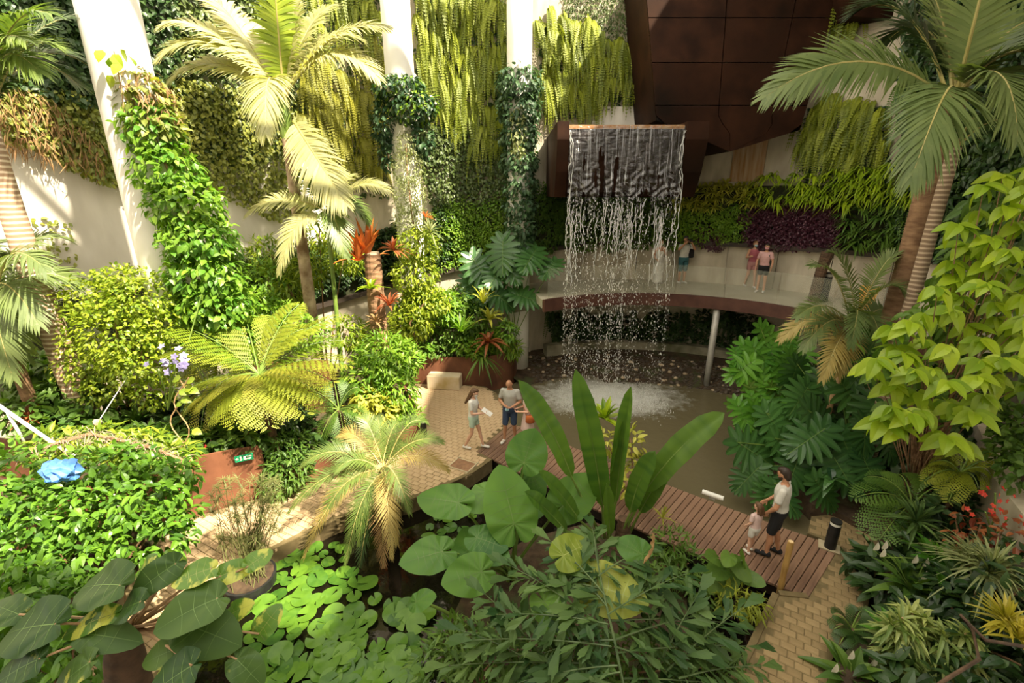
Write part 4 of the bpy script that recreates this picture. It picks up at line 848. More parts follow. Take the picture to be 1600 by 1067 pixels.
# ============================================================ generic leafy plants
def cloud(blobs, n, lo=.7, hi=1.04):
    w_ = np.array([b[1][0]*b[1][1]+b[1][2]*b[1][0] for b in blobs]); k = rng.choice(len(blobs), n, p=w_/w_.sum())
    c = np.array([b[0] for b in blobs])[k]; r = np.array([b[1] for b in blobs])[k]; d = nrm(rng.normal(0, 1, (n, 3)))
    return c+d*r*rng.uniform(lo, hi, (n, 1)), d
def leafcloud(g, blobs, n, T, size, tl=None, out=.7, down=.25, lo=.7, mi=0):
    P, d = cloud(blobs, n, lo); scatter(g, T, P, d*out+rng.normal(0, .5, P.shape)-UP*down, d*.5+UP*.9+rng.normal(0, .25, P.shape), rng.uniform(*size, n), tl, mi); return g
def bush(name, label, cat, base, blobs, n, T, size, matn, stem='bark', group=None, sr=.03, **k):
    e = empty(name, base, label, cat, group); obj('foliage', leafcloud(G(), blobs, n, T, size, **k), matn, e, kind='stuff')
    for c, r in blobs:
        b = np.asarray(base, float); c = np.asarray(c, float); g = G(); addtube(g, bez(b+[rng.uniform(-.05, .05), rng.uniform(-.05, .05), -.05], b*.5+c*.5+np.array([b[0]-c[0], b[1]-c[1], 0])*.25, c+[0, 0, r[2]*.3], 7), np.linspace(sr, sr*.35, 7), 6); obj('stem', g, stem, e)
    return e
def B(px, py, Y, r, ry=None, rz=None): return (ay(px, py, Y), (r, ry or r, rz or r))
def vine_on(col, label, cat, blobs, n, T, size, matn, base, extra=()):
    e = empty('climbing_vine', base, label, cat); obj('foliage', leafcloud(G(), blobs, n, T, size, out=.5, down=.6), matn, e, kind='stuff')
    for bl, nn, TT, ss, mm in extra: obj('foliage', leafcloud(G(), bl, nn, TT, ss, out=.5, down=.6), mm, e, kind='stuff')
    g = G(); P = np.array([b[0] for b in blobs]); P = P[np.argsort(P[:, 2])]; addtube(g, np.concatenate([[base], P]), .025, 6); obj('stem', g, 'bark', e); return e
# column A creeper
bl = [B(238, 205, 10.1, .50, .6, .55), B(262, 265, 10.0, .62, .6, .55), B(290, 320, 9.9, .75, .6, .6), B(312, 375, 9.8, .78, .6, .6), B(322, 430, 9.7, .80, .6, .55), B(335, 475, 9.7, .85, .6, .5), B(345, 520, 9.8, .8, .5, .5)]
vine_on(cA, 'bright green creeper climbing the thick white column', 'creeper', bl, 5200, T4, (.12, .21), 'vine_bright', ay(330, 640, 10.0), [([B(228, 155, 10.2, .42, .5, .5), B(240, 195, 10.1, .48, .5, .4)], 520, T4, (.13, .22), 'ivy_yellow'), ([B(222, 135, 10.2, .40, .5, .35), B(240, 165, 10.2, .45, .5, .5)], 380, T_leaf(.2, 3, .2, .5), (.12, .25), 'dry')])
g = G(); P0 = ay(200, 130, 9.7)
e = empty('climbing_vine', P0, 'small sprig of big pale leaves on the bare white column', 'creeper'); Pl = [(160, 78), (175, 85), (195, 78), (170, 90), (188, 100), (176, 118), (200, 86)]
for x, y in Pl: g = G(); scatter(g, T4w, [ay(x, y, 9.65)], [rng.normal(0, .5, 3)-UP*.6], [np.array([.2, -1, .5])], [.25]); obj('leaf', g, 'shrub_yellow', e)
g = G(); addtube(g, [ay(196, 190, 9.72), ay(190, 140, 9.7), ay(182, 100, 9.68), ay(178, 80, 9.66)], .012, 5); obj('stem', g, 'stem_tan', e)
# column B
bl = [B(625, 138, 15.5, .78, .6, .35), B(645, 165, 15.3, .75, .5, .5), B(600, 190, 15.5, .35, .4, .7), B(660, 215, 15.5, .35, .4, .6), B(605, 240, 15.6, .28, .3, .5)]
vine_on(cB, 'grey green flowering creeper wrapped round the white column', 'creeper', bl, 2300, T4, (.12, .2), 'ivy_dark', ay(640, 330, 15.5), [(bl[:2], 90, T4w, (.1, .16), 'flower_white'), (bl[:2], 420, T4, (.12, .2), 'vine_bright')])
bl = [B(634, 225, 15.2, .30, .3, .4), B(636, 262, 15.2, .5, .4, .6), B(640, 305, 15.1, .58, .45, .6), B(645, 345, 15.0, .65, .45, .5)]
vine_on(cB, 'pale variegated creeper on the lower white column', 'creeper', bl, 3000, T4n, (.06, .11), 'grass_pale', ay(655, 380, 15.5))
bl = [B(652, 385, 14.6, .7, .5, .6), B(648, 430, 14.5, .75, .5, .6), B(665, 470, 14.4, .8, .5, .5), B(640, 505, 14.2, .75, .5, .55)]
vine_on(cB, 'yellow green tangle of creeper at the foot of the column', 'creeper', bl, 3000, T4n, (.12, .2), 'shrub_yellow', ay(655, 545, 14.6))
# column C
bl = [(np.array([XC, 16.75, z]), (.74, .72, .62)) for z in (9.0, 9.7)]+[(np.array([XC, 16.75, z]), (.66, .62, .55)) for z in (8.2, 7.4)]+[(np.array([XC+.05, 16.7, z]), (.58, .56, .5)) for z in (6.6, 5.9, 5.2)]+[(np.array([XC+.1, 16.7, z]), (.48, .5, .5)) for z in (4.6, 4.1)]
vine_on(cC, 'dense dark green ivy sheathing the round column by the waterfall', 'ivy', bl, 5200, T4, (.14, .22), 'ivy_dark', (XC, 16.3, 3.4), [([(np.array([XC-.05, 16.25, 8.2]), (.25, .25, .9))], 200, T4, (.12, .18), 'grass_pale')])
# ============================================================ palms
def palm(name, label, base, top, r0, r1, fronds, matn, trunk='bark_ring', ring=.09, n=44, ll=.55, lw=.045, rr=.025, group=None, shaft=None, cat='palm', pet=.12, ld=.35, lean=0, **kw):
    base = np.asarray(base, float); top = np.asarray(top, float); e = empty(name, base, label, cat, group)
    P = bez(base-[0, 0, .1], base*.5+top*.5+np.array([lean, 0, 0]), top, 10); g = G(); bark_tube(g, P, np.interp(np.linspace(0, 1, 10), [0, .15, 1], [r0*1.15, r0, r1]), 16, ring)
    if r0 > 0:
        o = obj('trunk', g, trunk, e)
        for p in o.data.polygons: p.use_smooth = True
    if shaft: g = G(); addtube(g, [top-[0, 0, .1], top+[0, 0, shaft*.5], top+[0, 0, shaft]], [r1*1.1, r1*1.25, r1*.6], 12); obj('crownshaft', g, 'stem_green', e); top = top+np.array([0, 0, shaft])
    for f in fronds:
        tip, lift = f[0], f[1]; o_ = dict(n=n, ll=ll, lw=lw, rr=rr, pet=pet, ld=ld); o_.update(kw); m = matn
        if len(f) > 2: d = dict(f[2]); m = d.pop('m', matn); o_.update(d)
        g = G(); s = top+np.array([rng.uniform(-.06, .06), rng.uniform(-.06, .06), rng.uniform(-.1, .1)]); s = o_.pop('p0', s); frond(g, s, tip, lift, **o_); obj('frond', g, [m, 'rachis'], e)
    return e
def ring_fronds(top, n, L, drop=(-.6, .3), lift=(.3, .6), az0=0, arc_=2*PI):
    r = []
    for i in range(n):
        a = az0+arc_*i/n+rng.uniform(-.2, .2); l = L*rng.uniform(.8, 1.1); z = rng.uniform(*drop)*L; r.append((np.asarray(top)+np.array([math.cos(a)*l, math.sin(a)*l, z]), rng.uniform(*lift)))
    return r
# big golden palm
top = ay(440, 150, 13.0); fr = [(ay(255, 40, 12.4), .7), (ay(250, 88, 12.0), .8), (ay(262, 130, 12.6), .7), (ay(318, -10, 13.4), .5), (ay(425, -70, 12.7), .1, {'m': 'shrub_yellow', 'roll': .2}), (ay(470, -40, 13.8), .2), (ay(605, 42, 12.8), .6), (ay(590, 120, 12.6), .9), (ay(560, 60, 14), .6),
    (ay(415, 205, 11.3), .9, {'a0': 70, 'ld': .5}), (ay(540, 318, 11.8), .0, {'p0': ay(458, 188, 12.6), 'roll': -.9, 'pet': .04}), (ay(515, 320, 12.6), .0, {'p0': ay(455, 200, 12.9), 'm': 'shrub_yellow', 'roll': .9, 'pet': .04}), (ay(350, 30, 14), .6), (ay(520, 10, 14.2), .5)]
palm('golden_palm', 'tall palm with sunbleached golden arching fronds before the fern wall', (top[0]-.02, 13.0, .5), top-np.array([0, 0, .9]), .17, .13, fr, 'palm_gold', ring=.14, n=70, ll=.85, lw=.075, rr=.03, shaft=.85)
# small palm in front of it
top = ay(511, 335, 12.4); fr = [(ay(606, 298, 12.0), .5), (ay(385, 335, 12.2), .45), (ay(437, 425, 11.5), .7, {'roll': .5}), (ay(548, 275, 12.9), .3), (ay(575, 345, 12.6), .5, {'m': 'palm_green'}), (ay(470, 270, 13), .3, {'m': 'palm_green'}), (ay(460, 350, 13.2), .4, {'m': 'palm_green'}), (ay(540, 400, 11.8), .6, {'m': 'palm_green'})]
palm('slender_palm', 'slender green stemmed palm standing beside the bromeliads', (ay(524, 505, 12.4)[0], 12.4, .5), top, .06, .05, fr, 'palm_gold', 'stem_green', ring=.2, n=50, ll=.55, lw=.055, rr=.018)
# ringed palm at the left
b = ay(112, 572, 9.0); t = ay(-25, 190, 9.0); g = G()
palm('ringed_palm', 'palm with pale boldly ringed leaning trunk', (b[0]+.12, 9.0, .5), t, .25, .17, [(ay(75, 20, 8.6), .6), (ay(85, 70, 9.4), .5), (ay(60, 110, 8.4), .7), (ay(35, 60, 8.2), .5), (ay(140, 30, 10.2), .6, {'m': 'palm_dark'}), (ay(148, 110, 10.4), .8, {'m': 'palm_dark'}), (ay(120, 130, 10.6), .7, {'m': 'palm_dark'})], 'palm_green', 'bark_banded', ring=.0, n=58, ll=.8, lw=.055, lean=-.25)
t = ay(-30, 430, 8.3); palm('feather_palm', 'low feathery palm with drooping grey green fronds left of the ringed trunk', (ay(55, 640, 8.6)[0], 8.6, .5), ay(-12, 470, 8.6), .12, .10, [(ay(100, 372, 9.6), .5), (ay(125, 445, 9.3), .5), (ay(60, 505, 8.2), .6), (ay(20, 590, 8.0), .7), (ay(70, 420, 8.1), .7), (ay(10, 420, 9), .8), (ay(40, 560, 8.6), .6), (ay(-20, 620, 8), .6)], 'palm_shade', 'bark', ring=.1, n=54, ll=.65, lw=.05)
# tall palms at the right
X1 = float(ay(1445, 330, 9.5)[0]); t1 = ay(1500, 130, 9.5)
fr = [(ay(1198, 150, 8.9), .75, {'n': 90, 'face': .95}), (ay(1425, 275, 7.6), .85, {'n': 90, 'ld': .4}), (ay(1345, 15, 10.4), .7, {'m': 'palm_dark'}), (ay(1560, -120, 8.6), .2, {'n': 60, 'll': .95, 'roll': .3}), (ay(1430, -30, 10.4), .5), (ay(1650, 120, 8.4), .7), (ay(1590, 215, 7.9), .8), (ay(1640, 40, 9.5), .6), (ay(1520, 60, 11.5), .9), (ay(1390, 60, 11.2), .7, {'m': 'palm_dark'}), (ay(1600, 200, 10.5), .8, {'m': 'palm_dark'})]
palm('tall_palm', 'tall palm with thick fibrous brown trunk and broad hanging fronds', (X1-.02, 9.5, .1), (t1[0]-.05, 9.5, t1[2]-.25), .26, .20, fr, 'palm_shade', 'bark', ring=.05, n=84, ll=1.05, lw=.07, rr=.035, ld=.22, a0=62, a1=16, vang=10)
b = ay(1400, 560, 8.9); t = ay(1492, 230, 8.9)
palm('tall_palm', 'thinner grey ringed palm trunk leaning beside the thick one', (b[0]-.02, 8.9, .1), t, .145, .10, [(t+np.array([.6, .3, .5]), .3), (t+np.array([.9, -.2, .2]), .4), (t+np.array([.3, .8, .3]), .4)], 'palm_dark', 'bark_banded_fine', ring=.0, n=36, ll=.4)
# areca at the walkway
t = ay(1335, 500, 9.6)
palm('areca_palm', 'bushy feather palm in front of the walkway end', (t[0], 9.8, .12), t-np.array([0, 0, .25]), .07, .05, [(ay(1268, 415, 9.3), .5), (ay(1300, 395, 10), .4), (ay(1398, 398, 9.6), .4), (ay(1245, 495, 9.0), .5), (ay(1285, 592, 8.5), .5, {'m': 'palm_dry'}), (ay(1310, 585, 8.7), .5, {'m': 'palm_dry'}), (ay(1410, 455, 9.0), .5), (ay(1375, 545, 8.6), .6), (ay(1330, 540, 8.5), .7), (ay(1255, 545, 9.2), .5), (ay(1390, 500, 10.2), .5), (ay(1220, 530, 9.6), .5, {'m': 'palm_dry'})], 'palm_shade', 'stem_tan', ring=.1, n=52, ll=.5, lw=.036, rr=.016, ld=.2)
# young date palm in the pond
t = ay(600, 735, 7.75)
palm('young_date_palm', 'young feathery date palm with yellowing fronds at the pond edge', (t[0]+.02, 7.75, -.34), t, .14, .11, [(ay(565, 650, 8.3), .3), (ay(690, 690, 7.9), .35), (ay(700, 735, 7.6), .35, {'m': 'palm_dry'}), (ay(452, 800, 7.2), .5), (ay(490, 760, 7.8), .4), (ay(475, 870, 6.8), .55, {'m': 'palm_dry'}), (ay(540, 880, 6.7), .55), (ay(612, 870, 6.6), .5, {'m': 'palm_dry'}), (ay(620, 850, 6.8), .5, {'m': 'palm_dry'}), (ay(530, 680, 8.2), .35, {'m': 'palm_dry'}), (ay(625, 660, 8.5), .3), (ay(560, 850, 7.0), .5), (ay(500, 820, 7.0), .5), (ay(560, 900, 6.9), .4, {'m': 'palm_dark'}), (ay(640, 700, 8.4), .35), (ay(600, 895, 6.9), .35, {'m': 'dry'}), (ay(525, 735, 7.4), .3), (ay(505, 705, 8.0), .4), (ay(665, 660, 8.2), .45), (ay(470, 730, 7.6), .5), (ay(640, 800, 6.9), .5), (ay(590, 650, 8.6), .2)], 'palm_green', 'bark_dark', ring=.08, n=52, ll=.36, lw=.017, rr=.013, ld=.15, a0=70, a1=18)
# ============================================================ tree ferns
def treefern(label, base, top, tips, matn, pl=.42):
    base = np.asarray(base, float); e = empty('tree_fern', base, label, 'tree fern'); g = G(); bark_tube(g, bez(base-[0, 0, .1], (base+top)/2, top, 9), np.linspace(.10, .07, 9), 10, .07); obj('trunk', g, 'bark_dark', e)
    for tp, lf, *m in tips: g = G(); lacyfrond(g, top, np.asarray(tp)-[0, 0, .18], lf*.6+.05, 15, pl, rng.uniform(.3, .7)); obj('frond', g, [(m or [matn])[0], 'stem_green'], e)
t = ay(405, 585, 8.9); treefern('tree fern with wide lacy yellow green fronds over the planter', (t[0]+.05, 8.95, .5), t, [(ay(262, 495, 9.3), .4, 'shrub_yellow'), (ay(270, 610, 8.6), .35), (ay(320, 650, 8.2), .3), (ay(540, 480, 9.6), .45), (ay(555, 560, 9.0), .4), (ay(510, 615, 8.4), .4), (ay(470, 460, 9.8), .4), (ay(480, 640, 8.2), .3), (ay(430, 500, 10.8), .3), (ay(340, 540, 9.4), .4, 'shrub_yellow'), (ay(545, 520, 9.9), .4, 'shrub_yellow'), (ay(440, 620, 8.8), .35), (ay(300, 560, 9.8), .4), (ay(365, 660, 8.0), .3), (ay(420, 660, 8.0), .3), (ay(380, 480, 10), .4), (ay(525, 590, 8.6), .5, 'fern_gold'), (ay(250, 540, 9.0), .5), (ay(300, 630, 8.3), .45, 'fern_gold'), (ay(490, 500, 9.6), .5), (ay(445, 640, 8.2), .45, 'fern_gold')], 'fern_bright', .72)
t = ay(330, 612, 9.2); treefern('shorter tree fern with hanging golden fronds', (t[0], 9.3, .5), t, [(ay(255, 590, 9.1), .3), (ay(275, 650, 8.8), .25), (ay(310, 670, 8.6), .25), (ay(380, 650, 8.8), .3), (ay(300, 560, 9.9), .3)], 'fern_gold', .42)
t = ay(530, 640, 10.0); treefern('low tree fern with pale drooping fronds among dark leaves', (t[0], 10.0, .5), t, [(ay(470, 600, 10), .3), (ay(495, 690, 9.5), .3), (ay(560, 595, 10.2), .3), (ay(575, 650, 9.8), .3), (ay(520, 585, 10.5), .25), (ay(540, 690, 9.6), .25), (ay(460, 650, 9.7), .3)], 'fern_mid', .4)
# ============================================================ bushes left
bush('round_shrub', 'large round yellow green shrub in front of the pale wall', 'shrub', (ay(190, 640, 9.3)[0], 9.3, .5), [B(150, 470, 9.4, .75, .7, .55), B(215, 465, 9.3, .75, .7, .6), B(185, 520, 9.0, 1.0, .8, .8), B(145, 560, 9.2, .7, .7, .55), B(225, 560, 9.0, .75, .7, .6), B(175, 600, 9.1, .6, .6, .4), B(240, 610, 9.0, .4), B(250, 500, 9.2, .5), B(185, 435, 9.6, .5, .5, .3)], 7500, T4, (.07, .12), 'shrub_yellow', lo=.6)
bush('fan_shrub', 'fresh green fine leaved shrub at the end of the steel planter', 'shrub', (ay(600, 640, 11.6)[0], 11.6, .5), [B(600, 560, 11.8, .7), B(570, 590, 11.6, .6), B(620, 610, 11.5, .55), B(630, 560, 12, .5), B(635, 650, 11.3, .45, .45, .3)], 3400, T_leaf(.28, 3, .2, .3, 'lance'), (.16, .26), 'vine_bright')
bush('croton_shrub', 'yellow leaved croton shrub at the planter end', 'shrub', (ay(585, 660, 11.2)[0], 11.2, .5), [B(575, 628, 11.2, .42), B(600, 640, 11.1, .4), B(560, 650, 11.2, .35)], 700, T6, (.16, .26), 'drac_yellow')
bush('leafy_shrub', 'dark mixed foliage filling the bed under the tree fern', 'shrub', (ay(330, 700, 9.2)[0], 9.2, .5), [B(300, 660, 9.6, .7, .6, .5), B(370, 680, 9.4, .6, .6, .45), B(440, 650, 9.8, .6, .6, .5), B(240, 660, 9.6, .6, .6, .5), B(480, 690, 9.6, .5, .5, .4)], 1700, T6, (.2, .36), 'shrub_dark')
bush('leafy_shrub', 'green shrub spreading behind the bench planter', 'shrub', (ay(700, 540, 15.6)[0], 15.7, .85), [B(670, 500, 15.6, .6), B(705, 520, 15.4, .6, .5, .45), B(735, 500, 15.7, .6), B(685, 545, 15.2, .5, .4, .3), B(640, 520, 15.2, .5), B(720, 470, 16.2, .5)], 2600, T4n, (.14, .26), 'fern_mid')
bush('leafy_shrub', 'bright green shrub beside the bench planter wall', 'shrub', (ay(760, 550, 15.5)[0], 15.5, .85), [B(755, 525, 15.5, .5, .4, .35), B(780, 535, 15.5, .45, .4, .3), B(800, 545, 15.6, .3)], 900, T_leaf(.2, 3, .2, .5, 'lance'), (.22, .36), 'vine_bright')
bush('fern_shrub', 'pinnate fern bush hanging over the steel planter beside the path', 'fern', (ay(450, 740, 8.95)[0], 8.95, .1), [B(455, 700, 8.9, .5, .4, .35), B(450, 735, 8.7, .5, .35, .4), B(430, 755, 8.6, .35, .3, .3)], 1500, T_leaf(.26, 3, .2, .4, 'lance'), (.12, .22), 'fern_mid')
bush('low_shrub', 'low leaves along the top of the tall steel planter', 'shrub', (ay(330, 700, 8.7)[0], 8.7, .5), [B(330, 692, 8.7, .5, .3, .25), B(270, 690, 8.6, .6, .3, .3), B(390, 680, 8.9, .45, .3, .25), B(215, 690, 8.4, .5, .3, .3)], 800, T6, (.18, .32), 'fern_mid')
bush('leafy_shrub', 'sunlit shrub and grasses along the foot of the pale wall', 'shrub', (ay(420, 500, 12.6)[0], 12.6, .5), [B(400, 480, 12.4, .8, .5, .5), B(440, 500, 12.2, .7, .5, .5), B(370, 510, 11.8, .7, .5, .5), B(470, 520, 11.8, .7, .5, .5), B(420, 440, 13.2, .5, .4, .6)], 2600, T4n, (.12, .22), 'vine_bright')
bush('leafy_shrub', 'low plants around the foot of the ringed palm', 'shrub', (ay(110, 640, 9.2)[0], 9.2, .5), [B(110, 610, 9.2, .6, .5, .4), B(70, 590, 9.6, .6, .5, .5), B(150, 640, 9.0, .6, .5, .4), B(40, 640, 8.6, .5, .5, .3), B(100, 660, 8.6, .5, .4, .3)], 1800, T6, (.16, .3), 'fern_mid')
bush('glossy_shrub', 'big shrub with glossy green leaflets in front of the white handrail', 'shrub', (ay(140, 900, 5.4)[0], 5.4, .1), [B(150, 790, 5.6, .75, .7, .5), B(60, 800, 5.4, .8, .7, .5), B(230, 765, 5.8, .65, .6, .4), B(100, 880, 5.0, .7, .6, .5), B(20, 900, 4.9, .6), B(235, 840, 5.4, .55, .5, .45), B(170, 730, 6.2, .7, .5, .35), B(0, 760, 5.8, .7), B(270, 800, 5.7, .35, .3, .3), B(60, 960, 4.6, .6), B(285, 740, 6.0, .3, .3, .2)], 5200, T_leaf(.52, 4, .3, .3), (.10, .17), 'shrub_green', lo=.55, tl=None)
bush('low_shrub', 'sunlit yellow leaved plants behind the mossy branch', 'shrub', (ay(180, 700, 7.6)[0], 7.6, .1), [B(150, 690, 7.4, .6, .4, .3), B(220, 700, 7.3, .6, .4, .3), B(270, 715, 7.2, .4, .3, .25), B(90, 700, 7.2, .5, .4, .3)], 1300, T_leaf(.3, 3, .2, .4, 'lance'), (.14, .24), 'shrub_yellow')
bush('leafy_shrub', 'sunlit ferny shrub beneath the golden palm', 'shrub', (ay(500, 520, 12.8)[0], 12.9, .5), [B(480, 420, 13.6, .6, .4, .5), B(540, 400, 13.8, .6, .4, .5), B(450, 450, 13.4, .6, .4, .5), B(545, 520, 12.6, .5, .4, .5), B(420, 395, 13.8, .6, .4, .5), B(500, 365, 14.2, .5, .4, .5), B(575, 520, 12.8, .4, .4, .4)], 2600, T_leaf(.24, 3, .2, .4, 'lance'), (.16, .3), 'shrub_yellow')
bush('leafy_shrub', 'dense lush foliage spilling over the bench planter', 'shrub', (ay(690, 540, 15.4)[0], 15.4, .85), [B(660, 470, 15.2, .6), B(690, 480, 15.3, .6), B(640, 490, 14.9, .5), B(725, 540, 15.0, .45, .3, .25), B(660, 545, 14.9, .4, .25, .2), B(790, 520, 15.3, .4, .4, .4), B(745, 545, 14.9, .4, .3, .25)], 2600, T4n, (.14, .26), 'vine_bright')
# flowers
def flowers(name, label, base, blobs, n, size, matn, petals=5):
    e = empty(name, base, label, 'flowers'); P, d = cloud(blobs, n, .85)
    me = []
    for k in range(2):
        g = G(); a = np.linspace(0, 2*PI, petals, endpoint=False); scatter(g, T_leaf(.75, 3, .1, .15), np.zeros((petals, 3)), np.c_[np.cos(a), np.sin(a), .3+0*a], UP, 1.0); me.append(g.mesh('flower', matn))
    for p, dd in zip(P, d): q = Vector((dd*.5+np.array([0, -.7, .5])).tolist()).to_track_quat('Z', 'Y').to_euler(); inst('flower', me[0], p-np.array(base), 0, rng.uniform(*size), e, rot=q)
    g = G()
    for c, r in blobs: addtube(g, [base, (np.asarray(base)+c)/2+[.05, 0, .05], c], .012, 5)
    obj('stem', g, 'stem_green', e)
flowers('violet_flowers', 'pale violet flowers hanging on the round shrub', ay(262, 640, 8.5), [B(275, 545, 8.4, .3, .2, .25), B(245, 575, 8.3, .25, .2, .2), B(315, 460, 9.0, .12), B(265, 560, 8.3, .3, .2, .3)], 16, (.06, .10), 'flower_violet')
flowers('red_flowers', 'red flowers low in the bed above the tall steel planter', ay(290, 715, 8.7), [B(285, 690, 8.6, .22, .15, .15), B(305, 700, 8.5, .15)], 8, (.07, .11), 'flower_red')
flowers('red_flowers', 'red blooms crowning the plants by the concrete parapet', ay(1540, 850, 6.0), [B(1555, 770, 6.0, .22, .2, .1), B(1540, 800, 5.8, .28, .2, .14), B(1575, 810, 5.8, .2, .2, .1)], 20, (.035, .055), 'flower_red')
bush('leafy_shrub', 'orange tinged leaves under the red blooms', 'shrub', (ay(1530, 860, 5.9)[0], 5.9, .12), [B(1530, 825, 5.9, .3, .3, .25), B(1510, 845, 5.8, .25), B(1565, 835, 5.8, .3)], 130, T6, (.10, .18), 'brom_red')
# ============================================================ bromeliads on the stump
ST = ay(592, 520, 12.6); sx = float(ST[0]); e = empty('stump', (sx, 12.6, .5), 'cut trunk carrying a cluster of bromeliads', 'stump')
zt = float(ay(594, 397, 12.6)[2]); g = G(); bark_tube(g, [(sx, 12.6, .4), (sx, 12.6, 2), (sx+.02, 12.6, zt)], np.array([.26, .23, .22]), 14, .12); obj('trunk', g, 'bark', e); g = G(); addtube(g, [(sx+.02, 12.6, zt), (sx+.02, 12.6, zt+.05)], .19, 14); obj('cut_top', g, 'bench_stone', e)
def rosette_thing(name, label, c, n, L, W, el, droop, matn, cat='bromeliad', group=None, prof='strap', part='leaf', fold=.35, segs=5):
    """every leaf is its own part"""
    c = np.asarray(c, float); e = empty(name, c, label, cat, group)
    for i in range(n):
        a = 2*PI*i/n*2.4+rng.uniform(-.3, .3); el_ = math.radians(rng.uniform(*el)); D = np.array([[math.cos(a)*math.cos(el_), math.sin(a)*math.cos(el_), math.sin(el_)]]); g = G()
        strips(g, [c+D[0]*.02], D, UP+D[0]*.01+rng.normal(0, .05, 3), L*rng.uniform(.75, 1.12), W, droop*rng.uniform(.6, 1.2), segs, prof, fold=fold); obj(part, g, matn, e)
    return e
rosette_thing('bromeliad', 'large bright orange bromeliad on top of the stump', ay(560, 408, 12.3), 18, 1.15, .13, (12, 85), .25, 'brom_orange')
rosette_thing('bromeliad', 'second orange bromeliad standing upright beside the stump top', ay(575, 400, 12.5), 10, 1.1, .13, (45, 88), .15, 'brom_orange')
rosette_thing('bromeliad', 'dense red brown bromeliad right of the stump top', ay(615, 392, 12.5), 26, .62, .07, (5, 75), .4, 'brom_red')
rosette_thing('bromeliad', 'yellow green bromeliad on the left side of the stump', ay(580, 452, 12.2), 20, .55, .09, (10, 80), .4, 'lime')
rosette_thing('bromeliad', 'dark red bromeliad on the right side of the stump', ay(608, 478, 12.1), 24, .65, .07, (10, 80), .4, 'brom_red')
rosette_thing('bromeliad', 'brownish bromeliad low on the stump', ay(588, 505, 12.1), 22, .45, .06, (5, 75), .5, 'dry')
rosette_thing('bromeliad', 'pale spiky bromeliad up in the creeper on the white column', ay(672, 362, 14.0), 26, .55, .05, (-30, 80), .3, 'grass_pale')
rosette_thing('bromeliad', 'small orange bromeliad in the creeper of the white column', ay(665, 340, 14.4), 16, .35, .05, (0, 80), .4, 'brom_orange')
rosette_thing('bromeliad', 'bromeliad with red heart overhanging the steel planter', ay(763, 535, 14.8), 26, .8, .10, (0, 75), .6, 'brom_red')
rosette_thing('bromeliad', 'green bromeliad with yellow tips behind the planter wall', ay(765, 500, 15.0), 24, .8, .10, (5, 80), .5, 'drac_yellow')
rosette_thing('strap_plant', 'spiky green clump hanging over the bench planter', ay(752, 558, 14.75), 26, .85, .08, (-30, 40), .6, 'fern_mid', 'plant')
rosette_thing('strap_plant', 'tall grassy clump rising behind the bench planter', ay(755, 475, 15.3), 24, 1.0, .07, (35, 85), .5, 'drac_yellow', 'plant')
rosette_thing('strap_plant', 'upright bright green clump in the bench planter', ay(722, 520, 14.9), 28, .95, .10, (30, 85), .4, 'vine_bright', 'plant')
rosette_thing('strap_plant', 'broad leaved clump at the foot of the tree fern', ay(300, 655, 9.0), 22, .75, .13, (15, 75), .6, 'shrub_dark', 'plant', prof='lance')
rosette_thing('strap_plant', 'glossy broad leaved clump beside the red flowers', ay(365, 690, 8.9), 16, .5, .16, (15, 70), .5, 'fern_mid', 'plant', prof='lance')
rosette_thing('strap_plant', 'spotted broad leaved clump near the small planter wall', ay(40, 600, 9.0), 14, .65, .22, (20, 75), .4, 'fern_mid', 'plant', prof='lance')
rosette_thing('strap_plant', 'arching green clump left of the tree fern trunk', ay(215, 660, 9.0), 26, .8, .09, (20, 80), .7, 'fern_mid', 'plant')
rosette_thing('bromeliad', 'pinkish bromeliad in the small planter near the handrail', ay(45, 655, 8.4), 22, .42, .07, (10, 75), .4, 'brom_red')
# monstera on the ivy column
def monstera_plant(label, base, leaves, matn, stem='stem_green', nf=9, cat='monstera', name='monstera', jit=.25):
    base = np.asarray(base, float); e = empty(name, base, label, cat)
    for (px, py, Y, r, *o_) in leaves:
        c = ay(px, py, Y); L = 2*r*Y/ray(px, py)[1]*1.05; tip = o_[0] if o_ else rng.uniform(-1, 1)
        D = np.array([tip, -.55, -.75+rng.uniform(-.2, .3)])+rng.normal(0, jit, 3); N = np.array([rng.uniform(-.3, .3), -.75, .8]); D = nrm(D); at_ = c-D*L*.45
        g = G(); gv = G(); monstera(g, gv, at_, D, N, L, rng.uniform(.15, .85), nf); lf = obj('leaf', g, matn, e); obj('midrib', gv, 'vein', lf)
        g = G(); addtube(g, bez(base+rng.normal(0, .08, 3)*[1, 1, 0], (base+at_)/2+[0, 0, .35], at_, 6), np.linspace(.018, .010, 6), 5); obj('petiole', g, stem, e)
b = ay(800, 470, 16.0)
monstera_plant('dark split leaved monstera climbing the column beside the waterfall', (b[0], 16.1, .9), [(785, 400, 15.9, 26), (828, 405, 15.8, 26), (858, 420, 15.8, 20), (752, 425, 16.1, 26), (775, 430, 15.9, 22), (783, 465, 15.7, 24), (825, 465, 15.7, 22), (735, 450, 16.2, 20), (815, 385, 16.2, 18), (760, 455, 16.0, 20), (800, 425, 15.9, 20)], 'monstera')
bush('heart_leaf_plant', 'dark heart leaved climber behind the bench planter', 'plant', (ay(715, 500, 16.3)[0], 16.3, .85), [B(715, 480, 16.3, .5, .4, .45), B(740, 470, 16.4, .5, .4, .4)], 90, T4w, (.3, .45), 'monstera')
